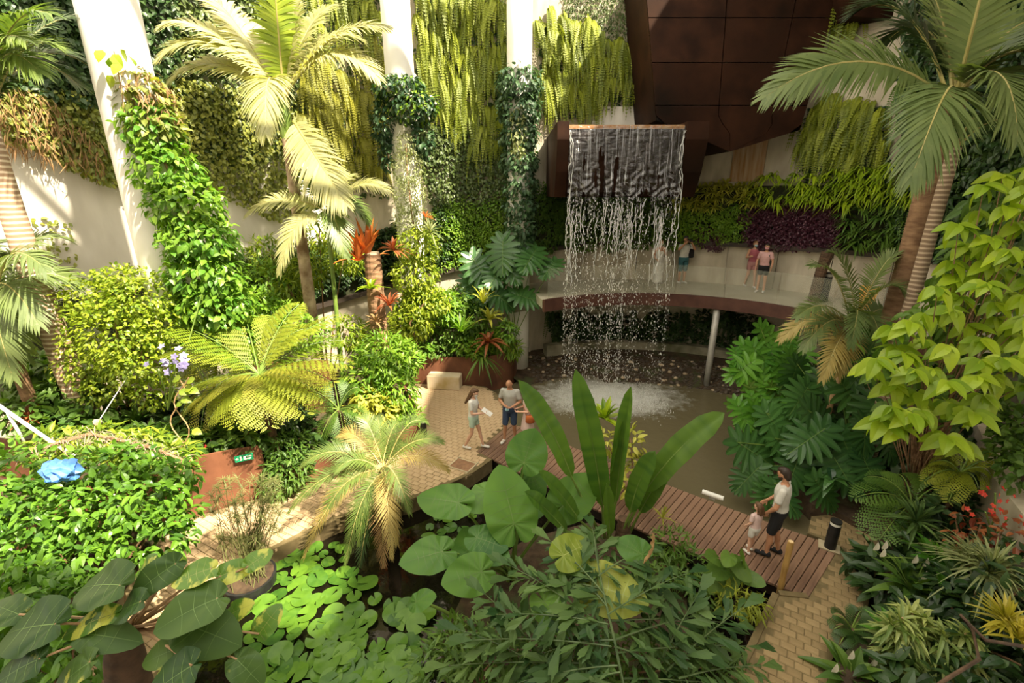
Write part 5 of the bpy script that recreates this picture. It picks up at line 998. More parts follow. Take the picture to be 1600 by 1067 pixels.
# right hand monsteras
bm_ = (8.0, 9.2, .12)
LM = [(1262, 688, 8.7, 34), (1180, 708, 8.9, 34), (1215, 668, 9.3, 28), (1325, 702, 8.6, 30), (1318, 738, 8.3, 34), (1240, 738, 8.5, 30), (1168, 748, 8.6, 25), (1362, 640, 9.0, 30), (1250, 625, 9.6, 28), (1282, 603, 9.9, 28), (1332, 622, 9.4, 32), (1400, 610, 9.0, 28), (1372, 525, 9.6, 28), (1308, 575, 9.9, 26), (1205, 640, 9.8, 24), (1285, 652, 9.1, 30), (1352, 682, 8.6, 26), (1392, 662, 8.6, 26), (1228, 778, 8.2, 26), (1195, 778, 8.3, 22), (1290, 772, 8.0, 26), (1230, 700, 9.0, 26), (1340, 590, 9.6, 26), (1300, 720, 8.9, 26), (1360, 560, 9.6, 26), (1200, 690, 9.3, 26), (1260, 660, 9.5, 26), (1360, 740, 8.2, 26), (1240, 590, 10.2, 24), (1390, 700, 8.3, 24), (1270, 745, 8.7, 26)]
monstera_plant('big dark monstera with deeply split leaves beside the footbridge', bm_, LM, 'monstera')
LX = [(rng.uniform(1150, 1260), rng.uniform(525, 660), 0, 20) for _ in range(46)]; LX = [(x, y, 11.2-(y-525)/135*1.6+(x-1200)*.004, rng.uniform(15, 23)) for x, y, _, _ in LX if x > 1140+(y-520)*-.15+max(0, 560-y)*.9]
monstera_plant('bright green lobed philodendron overhanging the pool', (7.4, 10.6, .12), LX, 'xanadu', nf=7, cat='philodendron', name='philodendron')
LX = [(rng.uniform(1150, 1240), rng.uniform(610, 690), 10.1, rng.uniform(11, 16)) for _ in range(26)]
monstera_plant('small leaved philodendron trailing to the pool edge', (6.9, 10.1, .12), LX, 'fern_mid', nf=6, cat='philodendron', name='philodendron')
rosette_thing('strap_plant', 'oval leaved plant in the shade behind the bollard', ay(1300, 750, 8.1), 12, .45, .16, (0, 60), .6, 'monstera', 'plant', prof='ovate')
# filler behind
bush('leafy_shrub', 'deep shaded foliage under the tall palms', 'shrub', (9.6, 9.0, .12), [((9.2, 8.6, .9), (1.2, 1.2, .8)), ((8.6, 7.4, .6), (1.0, 1, .6)), ((10, 10.5, 1.2), (1.2, 1.2, 1.1)), ((8.2, 10.2, 1.0), (.9, 1, .8)), ((9.4, 11.8, 1.6), (1, .9, 1))], 2600, T6, (.25, .42), 'shrub_dark')
# lime shrub: every leaf a part, sharing meshes
LSP = [(1345, 560), (1380, 520), (1430, 470), (1480, 400), (1500, 330), (1545, 270), (1620, 255), (1620, 600), (1560, 640), (1490, 670), (1390, 640)]
e = empty('lime_shrub', (ay(1500, 640, 7.4)[0], 7.6, .12), 'tall shrub with large lime green pointed leaves in front of the palm trunks', 'shrub'); be = np.array(wloc(e))
LM_ = []
for k in range(3): g = G(); V, F = T_leaf(.46+.04*k, 6, .22, .22+.1*k); g.add(V, F, .25+.3*k); LM_.append(g.mesh('leaf', 'lime'))
cl_ = spread_px(LSP, 58, 8)+[(1380, 655), (1405, 665), (1480, 680), (1500, 690), (1370, 560), (1440, 640)]
for (x, y) in cl_:
    Y = 7.6-(y-260)/400*1.3+rng.uniform(-.4, .4); c = ay(x, y, Y); g = G(); st = be+np.array([rng.uniform(-.2, .2), 0, 0]); addtube(g, bez(st+[0, 0, .3], np.array([be[0]*.6+c[0]*.4, be[1], max(c[2], 1.0)*.7]), c, 6), np.linspace(.014, .006, 6), 5); obj('branch', g, 'bark', e)
    a0 = rng.uniform(0, 6)
    for i in range(7):
        a = a0+i*2*PI/6; D = nrm(np.array([math.cos(a), math.sin(a)*.7-.25, -.55+rng.uniform(-.35, .5)])); N = nrm(UP*1.0+D*.4+np.array([0, -.5, 0])+rng.normal(0, .15, 3)); M = frame_from(D, N)
        o = inst('leaf', LM_[int(rng.integers(3))], (0, 0, 0), 0, 1, e); mw = Matrix([list(M[:, k]) for k in range(3)]).to_4x4(); s_ = rng.uniform(.28, .42); o.rotation_euler = Matrix(M.T.tolist()).to_euler(); o.scale = (s_, s_, s_); o.location = (c-be).tolist()
P = []
for (x, y) in sample_px(LSP, 900): P.append(ay(x, y, 8.3-(y-260)/400*1.0+rng.uniform(-.3, .5)))
g = G(); P = np.array(P); R_ = rng.normal(0, .6, P.shape); scatter(g, T6, P, R_-UP*.5, UP+R_[:, ::-1]*.4-np.array([0, .6, 0]), rng.uniform(.2, .34, len(P))); obj('inner_foliage', g, 'fern_mid', e, kind='stuff')
# ============================================================ island: elephant ears and banana leaves
ee = empty('elephant_ear', (.0, 6.5, -.15), 'large elephant ear plant with heart shaped leaves on the pond island', 'elephant ear'); eb = np.array(wloc(ee))
def ear(root, a, t, Ya, Yt, L, matn='ear', w_=1.0, N=(0, -.75, .8), curl=.12, tint=.5, stem=True, vn='vein', fromb=None, er=.03, rp=.035):
    A = ay(*a, Ya); T_ = ay(*t, Yt); D = T_-A; g = G(); gv = G(); ear_leaf(g, gv, A, D, np.array(N, float), L, w_, curl, rp, tint, edge=er); lf = obj('leaf', g, matn, root, smooth=True); obj('veins', gv, vn, lf)
    if stem:
        b = np.array(wloc(root)) if fromb is None else np.asarray(fromb); g = G(); addtube(g, bez(b+[rng.uniform(-.1, .1), rng.uniform(-.1, .1), 0], (b+A)/2+np.array([0, .1, .15]), A-nrm(np.array(N, float))*.01, 8), np.linspace(.035, .018, 8), 7); obj('petiole', g, 'stem_green', root, smooth=True)
ear(ee, (803, 818), (783, 738), 6.3, 6.75, .98, N=(.1, -.85, .55), w_=.95, tint=.55, vn='vein')
ear(ee, (819, 722), (833, 678), 7.0, 7.25, .62, N=(.0, -.7, .7), w_=1.25, tint=.6)
ear(ee, (716, 785), (637, 772), 6.6, 6.9, .82, N=(.1, -.5, .9), w_=.85, tint=.6)
ear(ee, (763, 768), (735, 800), 6.9, 6.5, .50, N=(-.3, -.7, .6), w_=1.15, tint=.8)
ear(ee, (880, 790), (930, 748), 7.0, 7.3, .85, N=(.2, -.7, .7), w_=.95, tint=.9)
ear(ee, (690, 862), (628, 878), 6.0, 5.75, .68, N=(0, -.45, .9), w_=.95, tint=.35)
ear(ee, (735, 866), (728, 842), 6.1, 6.4, .62, N=(-.1, -.6, .8), w_=1.0, tint=.3)
ear(ee, (752, 893), (690, 912), 5.6, 5.4, .62, N=(-.1, -.7, .75), w_=1.05, tint=.75)
ear(ee, (762, 862), (795, 872), 6.1, 5.9, .42, N=(.2, -.6, .8), tint=.15)
ear(ee, (745, 840), (800, 858), 6.2, 6.0, .55, N=(.1, -.4, .9), tint=.1)
ear(ee, (815, 800), (850, 790), 6.9, 6.8, .55, N=(.1, -.4, .9), tint=.2)
ear(ee, (830, 740), (845, 770), 7.2, 7.0, .5, N=(.3, -.6, .7), tint=.2)
ear(ee, (925, 912), (1005, 940), 4.8, 4.55, .74, 'ear_yellow', .95, (0, -.55, .85), tint=.6, vn='vein_pale', fromb=(.8, 5.4, -.15))
ear(ee, (850, 940), (885, 985), 4.6, 4.35, .50, 'ear', .9, (-.1, -.7, .7), tint=.9, fromb=(.4, 5.2, -.15))
ear(ee, (880, 868), (915, 850), 5.0, 5.2, .52, 'ear_yellow', 1.0, (.0, -.6, .8), tint=.35, vn='vein_pale', fromb=(.6, 5.8, -.15))
ear(ee, (1003, 866), (975, 850), 5.1, 5.2, .38, 'ear', 1.1, (.0, -.6, .8), tint=.05, fromb=(1.4, 5.8, -.15))
ear(ee, (650, 940), (700, 925), 5.2, 5.1, .35, 'ear', 1.0, (.0, -.3, .9), tint=.3, fromb=(-.6, 5.4, -.15))
g = G(); ear_leaf(g, None, ay(1022, 848, 5.0), np.array([.05, -.2, -1.0]), np.array([1, -.5, .1]), .34, .5, .5, .1, .5); obj('dead_leaf', g, 'dry', ee, label='brown withered leaf')
bn = empty('banana_plant', (2.35, 7.3, -.15), 'upright paddle leaved plant rising from the pond island', 'banana plant')
def ban(b, s, t, Yb, Ys, Yt, W, N=(0, -1, .3), lift=(0, 0, 0), tint=.5, fold=.35, m='banana'):
    g = G(); gr = G(); paddle(g, gr, ay(*b, Yb), ay(*s, Ys), ay(*t, Yt), lift, W, np.array(N, float), fold, tint); lf = obj('leaf', g, m, bn, smooth=True); obj('midrib', gr, 'stem_green', lf, smooth=True)
ban((935, 830), (893, 745), (810, 594), 7.2, 7.1, 6.9, .38, (.5, -1, .3), (.12, 0, .1), .5)
ban((945, 840), (941, 790), (899, 577), 7.2, 7.2, 6.9, .42, (-.2, -1, .2), (.08, -.1, 0), .35, .25)
ban((952, 840), (962, 785), (986, 604), 7.25, 7.2, 7.0, .30, (-.8, -.8, .1), (0, .1, 0), .7, .7)
ban((950, 845), (955, 745), (978, 640), 7.3, 7.3, 7.2, .36, (.7, -.8, .1), (0, 0, 0), .1, .5)
ban((972, 838), (1008, 768), (1132, 645), 7.2, 7.1, 6.9, .46, (-.6, -.8, .5), (-.1, 0, .25), .6, .3)
ban((968, 842), (985, 800), (1024, 705), 7.2, 7.1, 6.9, .36, (-.7, -.8, .2), (-.1, 0, .1), .35, .4)
ban((930, 835), (905, 812), (842, 736), 7.0, 6.9, 6.6, .30, (.5, -.6, .8), (0, 0, .12), .25, .5)
ban((925, 840), (885, 830), (820, 768), 6.9, 6.7, 6.4, .30, (.5, -.6, .8), (0, 0, .1), .3, .5)
ban((950, 850), (953, 835), (948, 755), 7.1, 7.05, 7.0, .22, (.2, -1, .2), (0, 0, 0), 1.0, .6)
ban((975, 850), (1000, 800), (1040, 735), 7.3, 7.2, 7.2, .34, (-.5, -.8, .3), (0, 0, .1), .45, .4)
g = G(); bark_tube(g, [ay(968, 860, 7.25)*[1, 1, 0]+[0, 0, -.3], ay(972, 850, 7.25), ay(975, 810, 7.25)], np.array([.2, .17, .1]), 12, .06); obj('trunk', g, 'bark_dark', bn)
# ferny bright tuft behind the leaves
rosette_thing('birds_nest_fern', 'bright yellow green nest fern standing in the pool', ay(945, 655, 9.6), 18, .62, .13, (10, 80), .35, 'lime', 'fern', prof='strap')
bush('leafy_shrub', 'yellowish sprigs growing behind the banana leaves', 'shrub', (ay(990, 790, 8.3)[0], 8.3, -.25), [B(985, 690, 8.8, .3, .3, .3), B(1000, 730, 8.6, .25), B(945, 690, 9.2, .3, .3, .25), B(990, 760, 8.2, .25)], 260, T6, (.12, .22), 'drac_yellow')
bush('fern_shrub', 'low ferns and sprigs at the foot of the footbridge', 'fern', (ay(1060, 880, 6.6)[0], 6.6, -.15), [B(1050, 850, 6.6, .35, .3, .25), B(1075, 885, 6.4, .35, .3, .25), B(1100, 920, 6.1, .3, .3, .25), B(1030, 890, 6.2, .4, .3, .3)], 700, T_leaf(.22, 3, .2, .4, 'lance'), (.14, .24), 'fern_mid')
rosette_thing('strap_plant', 'small spiky seedling beside the footbridge', ay(1035, 810, 7.1), 16, .30, .03, (10, 80), .3, 'drac_yellow', 'plant')
# arrow leaved plant in the pond by the bridge
ap = empty('arrowhead_plant', (*V2(az(1140, 925, -.34)), -.34), 'cluster of arrow shaped leaves standing in the black pond water', 'plant')
for a, t, L in [((1120, 872), (1098, 866), .3), ((1150, 880), (1172, 905), .34), ((1128, 890), (1098, 898), .34), ((1140, 900), (1133, 925), .36), ((1160, 875), (1165, 858), .3), ((1120, 905), (1108, 932), .26), ((1165, 900), (1190, 910), .3), ((1140, 868), (1135, 880), .26)]: ear(ap, a, t, 5.9, 5.75, L, 'fern_mid', 1.0, (0, -.4, .9), .1, rng.uniform(.4, .9), rp=.0)
bush('fern_shrub', 'yellow tipped fern under the arrow shaped leaves', 'fern', (*V2(az(1150, 950, -.34)), -.34), [B(1150, 935, 5.7, .28, .25, .2), B(1175, 945, 5.6, .25, .2, .15)], 260, T_leaf(.2, 3, .2, .4, 'lance'), (.12, .2), 'fern_bright')
# ============================================================ fishtail palm in front
FT = (np.array([[0, 0, 0], [-.10, .35, .03], [-.20, .72, .03], [-.10, .80, 0], [-.02, 1.0, -.06], [.05, .82, -.02], [.16, .86, 0], [.20, .62, .04], [.10, .30, .03]], float), np.array([[0, 8, 1, 1]]))
FT = (FT[0], np.array([[0, 8, 7, 1], [1, 7, 5, 3], [7, 6, 5, 5], [1, 3, 2, 2], [3, 5, 4, 4]]))
FTt = np.array([[0, 8, 1], [1, 8, 7], [1, 7, 5], [1, 5, 3], [7, 6, 5], [1, 3, 2], [3, 5, 4]])
fp = empty('fishtail_palm', (.9, 3.6, -.15), 'fishtail palm with jagged grey green leaflets spreading over the pond', 'palm')
def fishfrond(a, t, Ya, Yt, n=13, L=.36, lift=.12):
    A = ay(*a, Ya); T_ = ay(*t, Yt); C = bez(A, (A+T_)/2+np.array([0, 0, lift]), T_, n+2); g = G(); addtube(g, C, np.linspace(.012, .004, n+2), 5, .5, 1)
    Tn = nrm(np.gradient(C, axis=0)); S = nrm(np.cross(Tn, UP)); N = np.cross(S, Tn)
    for s in (-1, 1):
        P = C[1:-1]; m = len(P); D = Tn[1:-1]*.75+s*S[1:-1]*.8+N[1:-1]*.1-UP*rng.uniform(0, .7, (m, 1))+rng.normal(0, .38, (m, 3)); ln = L*np.interp(np.linspace(0, 1, m), [0, .3, 1], [.75, 1.1, .7])*rng.uniform(.65, 1.35, m)
        scatter(g, (FT[0]*np.array([.72, 1, 1]), FTt), P, D, N[1:-1]+UP*.4+rng.normal(0, .3, (m, 3)), ln)
    scatter(g, (FT[0]*np.array([1.1, 1, 1]), FTt), [C[-1]], [Tn[-1]], [N[-1]], [L*1.1]); obj('frond', g, ['fishtail', 'stem_dark'], fp)
for a, t, Ya, Yt in [((955, 990), (800, 885), 4.3, 4.9), ((945, 930), (860, 845), 4.6, 5.3), ((935, 900), (1010, 860), 4.8, 5.3), ((950, 960), (1075, 895), 4.4, 5.0), ((960, 1000), (1110, 960), 4.2, 4.8), ((965, 1020), (1180, 1010), 4.1, 4.6), ((970, 1060), (1200, 1080), 3.9, 4.3), ((950, 975), (780, 960), 4.3, 4.5), ((955, 1010), (740, 1000), 4.1, 4.3), ((965, 1040), (800, 1070), 3.9, 4.0), ((940, 920), (800, 905), 4.7, 5.0), ((960, 1010), (1060, 1060), 4.1, 4.2), ((935, 880), (925, 825), 5.0, 5.5), ((970, 1050), (900, 1080), 3.8, 3.9), ((955, 970), (1150, 975), 4.4, 4.9), ((945, 940), (1040, 930), 4.6, 5.0), ((960, 1000), (850, 1020), 4.2, 4.2), ((975, 1070), (1080, 1100), 3.8, 4.0), ((950, 950), (900, 905), 4.5, 4.9), ((965, 1040), (700, 1040), 4.0, 4.3), ((850, 1030), (760, 930), 4.3, 4.8), ((860, 1000), (900, 880), 4.4, 5.0), ((840, 1040), (720, 985), 4.2, 4.5), ((1030, 1040), (1090, 930), 4.2, 4.7), ((1040, 1050), (1160, 950), 4.1, 4.6), ((1020, 1000), (1000, 900), 4.4, 4.9), ((870, 1060), (960, 960), 4.0, 4.5), ((1060, 1060), (1190, 1040), 4.0, 4.3)]: fishfrond(a, t, Ya, Yt)
g = G(); addtube(g, [(.95, 3.7, -.2), (.9, 3.75, 1.2), ay(975, 1075, 3.8), ay(960, 1000, 4.2), ay(945, 935, 4.6), ay(932, 870, 5.0), ay(927, 830, 5.3)], [.05, .04, .02, .017, .014, .010, .006], 7); obj('main_rachis', g, 'stem_dark', fp)
bush('fern_shrub', 'feathery ferns along the shore below the fishtail palm', 'fern', (ay(740, 1020, 4.6)[0], 4.6, -.15), [B(720, 1010, 4.8, .45, .4, .3), B(690, 1040, 4.7, .4, .35, .3), B(770, 1040, 4.5, .5, .4, .3), B(830, 1010, 4.6, .5, .4, .35), B(1000, 1040, 4.6, .6, .4, .4), B(1100, 1050, 4.6, .5, .4, .3), B(900, 1040, 4.5, .6, .4, .4)], 2200, T_leaf(.22, 3, .2, .4, 'lance'), (.13, .22), 'fern_mid')
e = empty('shore_fern', (*V2(az(680, 1000, -.2)), -.2), 'long fern fronds arching over the pond edge', 'fern')
for x, y in [(655, 985), (665, 1030), (690, 960), (705, 950), (655, 1060), (720, 985), (740, 1060), (690, 1065)]: g = G(); fernfrond(g, ay(712, 1030, 4.9), ay(x, y, 5.0+rng.uniform(-.2, .2)), .25, 26, .09, .035, rng.uniform(.3, .8)); obj('frond', g, 'fern_mid', e)
# ============================================================ giant pothos at the lower left
pt = empty('giant_pothos', (-3.2, 3.0, -.3), 'giant variegated pothos sprawling over a weathered stump', 'pothos')
g = G(); P = [np.array([ay(200, 1060, 3.1)[0], 3.1, -.6]), ay(205, 1080, 3.1), ay(195, 1030, 3.1), ay(190, 985, 3.1)]; bark_tube(g, P, np.array([.2, .17, .15, .10]), 12, .09); obj('stump', g, 'bark_dark', pt, smooth=True)
PO = ([0, .05, .11, .2, .32, .45, .6, .75, .9, 1.0], [1, .94, .82, .65, .48, .37, .29, .24, .19, .07]); pb0 = ay(205, 985, 3.1)
for a, t, Ya, Yt, L, w_, m, tn in [((188, 914), (80, 908), 3.1, 3.2, .60, .95, 'pothos', .7), ((275, 880), (215, 918), 3.3, 3.1, .42, .9, 'pothos', .4), ((240, 880), (205, 892), 3.4, 3.4, .28, 1, 'pothos_var', .5), ((330, 888), (290, 900), 3.3, 3.2, .34, 1, 'pothos_var', .6), ((262, 870), (285, 868), 3.5, 3.6, .24, 1, 'pothos_var', .6), ((345, 900), (380, 885), 3.4, 3.5, .30, 1, 'pothos_var', .5), ((388, 885), (410, 868), 3.5, 3.6, .26, 1, 'pothos_var', .6),
        ((340, 935), (262, 965), 3.1, 2.9, .52, 1.05, 'pothos', .8), ((290, 975), (385, 1010), 3.0, 2.9, .55, 1.0, 'pothos', .85), ((285, 1010), (232, 1028), 2.9, 2.8, .34, 1, 'pothos', .9), ((85, 975), (-40, 985), 2.9, 2.9, .62, 1.0, 'pothos', .45), ((135, 990), (228, 1000), 2.9, 2.8, .50, .75, 'pothos', .5), ((175, 960), (95, 985), 3.0, 2.9, .48, .6, 'pothos_var', .2), ((300, 1040), (240, 1075), 2.7, 2.6, .48, 1, 'pothos', .35), ((140, 1035), (70, 1080), 2.7, 2.6, .48, .8, 'pothos', .6), ((60, 1030), (-30, 1070), 2.7, 2.6, .5, .9, 'pothos', .3), ((360, 960), (385, 945), 3.2, 3.2, .26, 1, 'pothos_var', .2), ((370, 1030), (400, 1060), 2.9, 2.8, .35, 1, 'pothos', .8), ((405, 990), (425, 960), 3.2, 3.3, .3, 1, 'pothos_var', .3), ((220, 940), (160, 960), 3.0, 3.0, .4, .9, 'pothos', .2), ((30, 960), (-40, 930), 3.1, 3.2, .4, .9, 'pothos', .3)]:
    A = ay(*a, Ya); D = ay(*t, Yt)-A; N = np.array([rng.uniform(-.4, .4), -.45, .9]); g = G(); gv = G(); ear_leaf(g, gv, A, D, N, L*.9, w_, .30, .03, tn, 36, PO, .005, 4, .04, .22); lf = obj('leaf', g, m, pt, smooth=True); obj('veins', gv, 'vein_pale' if 'var' in m else 'vein', lf)
    g = G(); addtube(g, bez(pb0+rng.normal(0, .03, 3), (pb0+A)/2+[0, .05, .02], A, 7), np.linspace(.016, .009, 7), 6); obj('petiole', g, 'stem_tan', pt, smooth=True)
bush('leafy_shrub', 'mixed green leaves along the lower left under the pothos', 'shrub', (ay(60, 1000, 3.9)[0], 3.9, .1), [B(40, 1000, 3.8, .5, .4, .4), B(120, 1020, 3.8, .45, .4, .4), B(20, 930, 4.2, .4), B(100, 950, 4.1, .35)], 700, T6, (.12, .2), 'shrub_green')
# ============================================================ papyrus pot
q = az(392, 912, -.3); pq = empty('papyrus_pot', (q[0], q[1], -.5), 'papyrus tuft in a round dark pot standing in the pond', 'potted papyrus'); g = G()
addtube(g, [(q[0], q[1], z) for z in (-.55, -.3, -.12)], [.36, .42, .44], 24); obj('pot', g, 'black_metal', pq); g = G(); addtube(g, [(q[0], q[1], -.125), (q[0], q[1], -.105)], .40, 20); obj('soil', g, 'soil', pq)
for i in range(80):
    x, y = rng.uniform(328, 440), rng.uniform(745, 860); tp = ay(x, y, q[1]+rng.uniform(-.3, .5)); b = np.array([q[0]+rng.normal(0, .14), q[1]+rng.normal(0, .14), -.11]); g = G()
    addtube(g, bez(b, b*.4+tp*.6+[0, 0, .15], tp, 6), np.linspace(.007, .004, 6), 4, .5, 0); n = 22; a = rng.uniform(0, 2*PI, n); el = rng.uniform(-.3, 1.0, n)
    strips(g, np.repeat(tp[None], n, 0), np.c_[np.cos(a)*np.cos(el), np.sin(a)*np.cos(el), np.sin(el)], UP, rng.uniform(.12, .24, n), .009, .4, 3, 'strap'); obj('umbel_stem', g, 'papyrus', pq)
# ============================================================ lily pads
PADS = []
for k in range(4):
    g = G(); n = 22; a = np.linspace(.14+.05*k, 2*PI-.14, n+1); V = [[0, 0, 0]]
    for r in (.5, 1): V += [[math.cos(x)*r, math.sin(x)*r, (.02*r+.06*r*r*(k % 2)+.05*math.sin(x*3+k)*r)] for x in a]
    b0 = g.n; g.add(V, [[1+i, n+2+i, n+3+i, 2+i] for i in range(n)], .2+.2*k); g.F.append(np.array([[0, 1+i, 2+i] for i in range(n)])+b0); g.M.append(np.zeros(n)); PADS.append(g.mesh('lily_pad', 'lily', True))
cand = []
for poly, n in [([(330, 900), (480, 870), (585, 905), (590, 960), (560, 1000), (560, 1067), (395, 1067), (385, 960)], 84), ([(500, 1010), (650, 1000), (655, 1075), (500, 1075)], 28), ([(450, 855), (540, 850), (540, 900), (440, 900)], 18), ([(612, 945), (680, 950), (660, 980), (615, 975)], 10), ([(690, 790), (740, 800), (730, 850), (655, 850)], 12)]:
    cand += spread_px(poly, n, 12)
for (x, y) in cand:
    p = az(x, y, -.325); rr = rng.uniform(.11, .20)*(1 if y > 900 else .8)
    inst('lily_pad', PADS[int(rng.integers(4))], p+[0, 0, rng.uniform(.0, .06)], rng.uniform(0, 6.28), rr, None, 'round notched green lily pad floating on the dark pond', 'lily pad', 'lily pads on the pond', rot=(rng.normal(0, .10), rng.normal(0, .10), rng.uniform(0, 6.28)))
# ============================================================ right foreground bed
def lacy_plant(label, base, tips, matn, pl=.3, top=None, n=15):
    base = np.asarray(base, float); e = empty('fern', base, label, 'fern'); top = base+[0, 0, .5] if top is None else top
    for tp, lf in tips: g = G(); lacyfrond(g, top, tp, lf, n, pl, rng.uniform(.3, .7)); obj('frond', g, [matn, 'stem_green'], e)
    g = G(); addtube(g, [base, top], .05, 8); obj('crown', g, 'bark_dark', e)
t = ay(1425, 790, 6.9); lacy_plant('dark lacy fern arching beside the bollard', (t[0], 6.9, .12), [(ay(1330, 780, 6.9), .25), (ay(1345, 840, 6.5), .2), (ay(1370, 850, 6.3), .2), (ay(1350, 745, 7.4), .25), (ay(1400, 740, 7.4), .2), (ay(1480, 760, 7.0), .2)], 'fern_mid', .46, t)
t = ay(1500, 740, 6.9); lacy_plant('light green fern in front of the concrete parapet', (t[0], 6.9, .12), [(ay(1450, 725, 7.2), .2), (ay(1465, 770, 6.7), .2), (ay(1530, 700, 7.2), .25), (ay(1570, 720, 6.8), .2), (ay(1500, 695, 7.5), .2), (ay(1530, 770, 6.5), .2), (ay(1440, 755, 6.9), .2), (ay(1550, 745, 6.6), .2), (ay(1480, 790, 6.5), .2)], 'fern_bright', .30, t)
t = ay(1330, 985, 5.3); lacy_plant('low dark fern at the edge of the paved path', (t[0]+.2, 5.2, .12), [(ay(1300, 985, 5.2), .12), (ay(1310, 1010, 5.0), .12), (ay(1345, 955, 5.4), .12), (ay(1370, 960, 5.3), .12), (ay(1300, 960, 5.4), .12), (ay(1340, 1030, 4.9), .12), (ay(1380, 1000, 5.0), .1)], 'fern_dark', .22, t)
rosette_thing('dracaena', 'grey green spiky dracaena behind the white spathe flowers', ay(1432, 815, 6.4), 40, .52, .06, (-10, 80), .35, 'fishtail', 'dracaena')
def spath(label, base, n, L, fl):
    e = rosette_thing('peace_lily', label, base, n, L*1.25, .17, (15, 75), .45, 'fern_mid' if n % 2 else 'xanadu', 'peace lily', prof='lance', segs=6)
    for (x, y, Y) in fl:
        c = ay(x, y, Y); g = G(); scatter(g, T_leaf(.55, 5, .5, .1), [c], [np.array([.2, -.1, 1.0])], [np.array([0, -1, .3])], [.17]); obj('spathe', g, 'flower_white', e); g = G(); addtube(g, [np.array(base), (np.array(base)+c)/2+[0, 0, .1], c], .007, 5); obj('flower_stalk', g, 'stem_green', e)
spath('peace lily with white spathes at the edge of the paved path', ay(1425, 925, 5.7), 31, .62, [(1365, 860, 5.9), (1378, 858, 5.9), (1440, 905, 5.6), (1442, 885, 5.7)])
spath('glossy dark peace lily right of the white spathes', ay(1470, 890, 5.7), 26, .6, [(1425, 880, 5.7), (1375, 870, 5.8)])
spath('low peace lily at the bottom edge of the path', ay(1330, 1062, 4.6), 17, .5, [(1300, 1050, 4.6), (1325, 1030, 4.7), (1360, 1040, 4.6)])
spath('peace lily clump between fern and striped dracaena', ay(1400, 1010, 4.9), 20, .5, [])
def whorls(name, label, base, tops, matn, n=44, L=.30, W=.042):
    e = empty(name, base, label, 'dracaena')
    for tp in tops:
        g = G(); addtube(g, [np.array(base), (np.array(base)+tp)/2, tp], .014, 6); obj('cane', g, 'stem_tan', e); g = G(); k = n; a = rng.uniform(0, 6.28, k); el = rng.uniform(-.4, 1.3, k)
        P = tp-np.outer(rng.uniform(0, .28, k), UP); strips(g, P, np.c_[np.cos(a)*np.cos(el), np.sin(a)*np.cos(el), np.sin(el)], UP, L*rng.uniform(.7, 1.1, k), W, .4, 4, 'strap', fold=.3); obj('leaf_whorl', g, matn, e)
whorls('striped_dracaena', 'yellow striped dracaena with dense whorls beside the path', ay(1420, 1060, 4.7)*[1, 1, 0]+[0, 0, .12], [ay(x, y, Y) for x, y, Y in [(1410, 965, 4.8), (1425, 985, 4.7), (1400, 1000, 4.7), (1440, 1005, 4.7), (1415, 1020, 4.6), (1390, 1035, 4.6), (1430, 1050, 4.5), (1445, 965, 4.8), (1425, 955, 4.9), (1395, 975, 4.8), (1405, 1055, 4.5)]], 'drac_striped', 56, .34, .05)
whorls('striped_dracaena', 'second yellow striped dracaena under the tangled dry branch', ay(1490, 1070, 4.5)*[1, 1, 0]+[0, 0, .12], [ay(x, y, Y) for x, y, Y in [(1475, 990, 4.6), (1495, 1005, 4.6), (1480, 1020, 4.5), (1500, 1035, 4.5), (1460, 1030, 4.5), (1510, 985, 4.6), (1485, 1050, 4.4), (1520, 1020, 4.5)]], 'drac_striped', 56, .34, .05)
rosette_thing('grass_plant', 'pale arching grassy plant below the red blooms', ay(1545, 895, 5.2), 120, .85, .032, (5, 85), .6, 'grass_pale', 'grass', part='blade', segs=4, fold=0)
rosette_thing('grass_plant', 'second pale grassy tuft near the bottom right', ay(1510, 880, 5.5), 70, .7, .03, (5, 80), .6, 'grass_pale', 'grass', part='blade', segs=4, fold=0)
rosette_thing('croton', 'bright yellow croton at the right edge', ay(1570, 970, 4.5), 46, .42, .055, (-10, 80), .3, 'croton', 'croton', prof='lance')
rosette_thing('croton', 'second yellow croton below the grassy plant', ay(1590, 1000, 4.3), 40, .40, .055, (-10, 80), .3, 'croton', 'croton', prof='lance')
bush('leafy_shrub', 'mixed green foliage filling the right foreground bed', 'shrub', (ay(1530, 960, 5.0)[0], 5.0, .12), [B(1520, 930, 5.1, .5, .4, .35), B(1590, 930, 4.9, .5, .4, .4), B(1540, 1000, 4.6, .45, .4, .35), B(1480, 950, 5.1, .4, .4, .3), B(1590, 1050, 4.2, .5, .4, .4), B(1500, 1050, 4.4, .45, .4, .3), B(1450, 850, 6.1, .4, .4, .3), B(1490, 810, 6.4, .4, .4, .3), B(1580, 880, 5.3, .4, .4, .3)], 700, T6, (.14, .26), 'shrub_dark')
bush('leafy_shrub', 'dark undergrowth below the bright foliage of the right bed', 'shrub', (ay(1450, 960, 5.4)[0], 5.4, .12), [((6.6, 6.0, .3), (.8, .8, .35)), ((7.2, 5.2, .3), (.9, .9, .4)), ((6.2, 4.8, .3), (.8, .6, .3)), ((7.8, 6.4, .4), (.8, .9, .5)), ((5.4, 4.3, .3), (.6, .5, .3))], 1900, T6, (.2, .34), 'shrub_dark')
bush('leafy_shrub', 'small leaved shrub growing over the concrete parapet', 'shrub', (ay(1590, 760, 6.6)[0]+.2, 6.6, 1.75), [B(1590, 700, 6.6, .35), B(1600, 730, 6.3, .35), B(1580, 660, 7.0, .3), B(1610, 670, 6.8, .4)], 900, T4, (.10, .17), 'fern_mid')
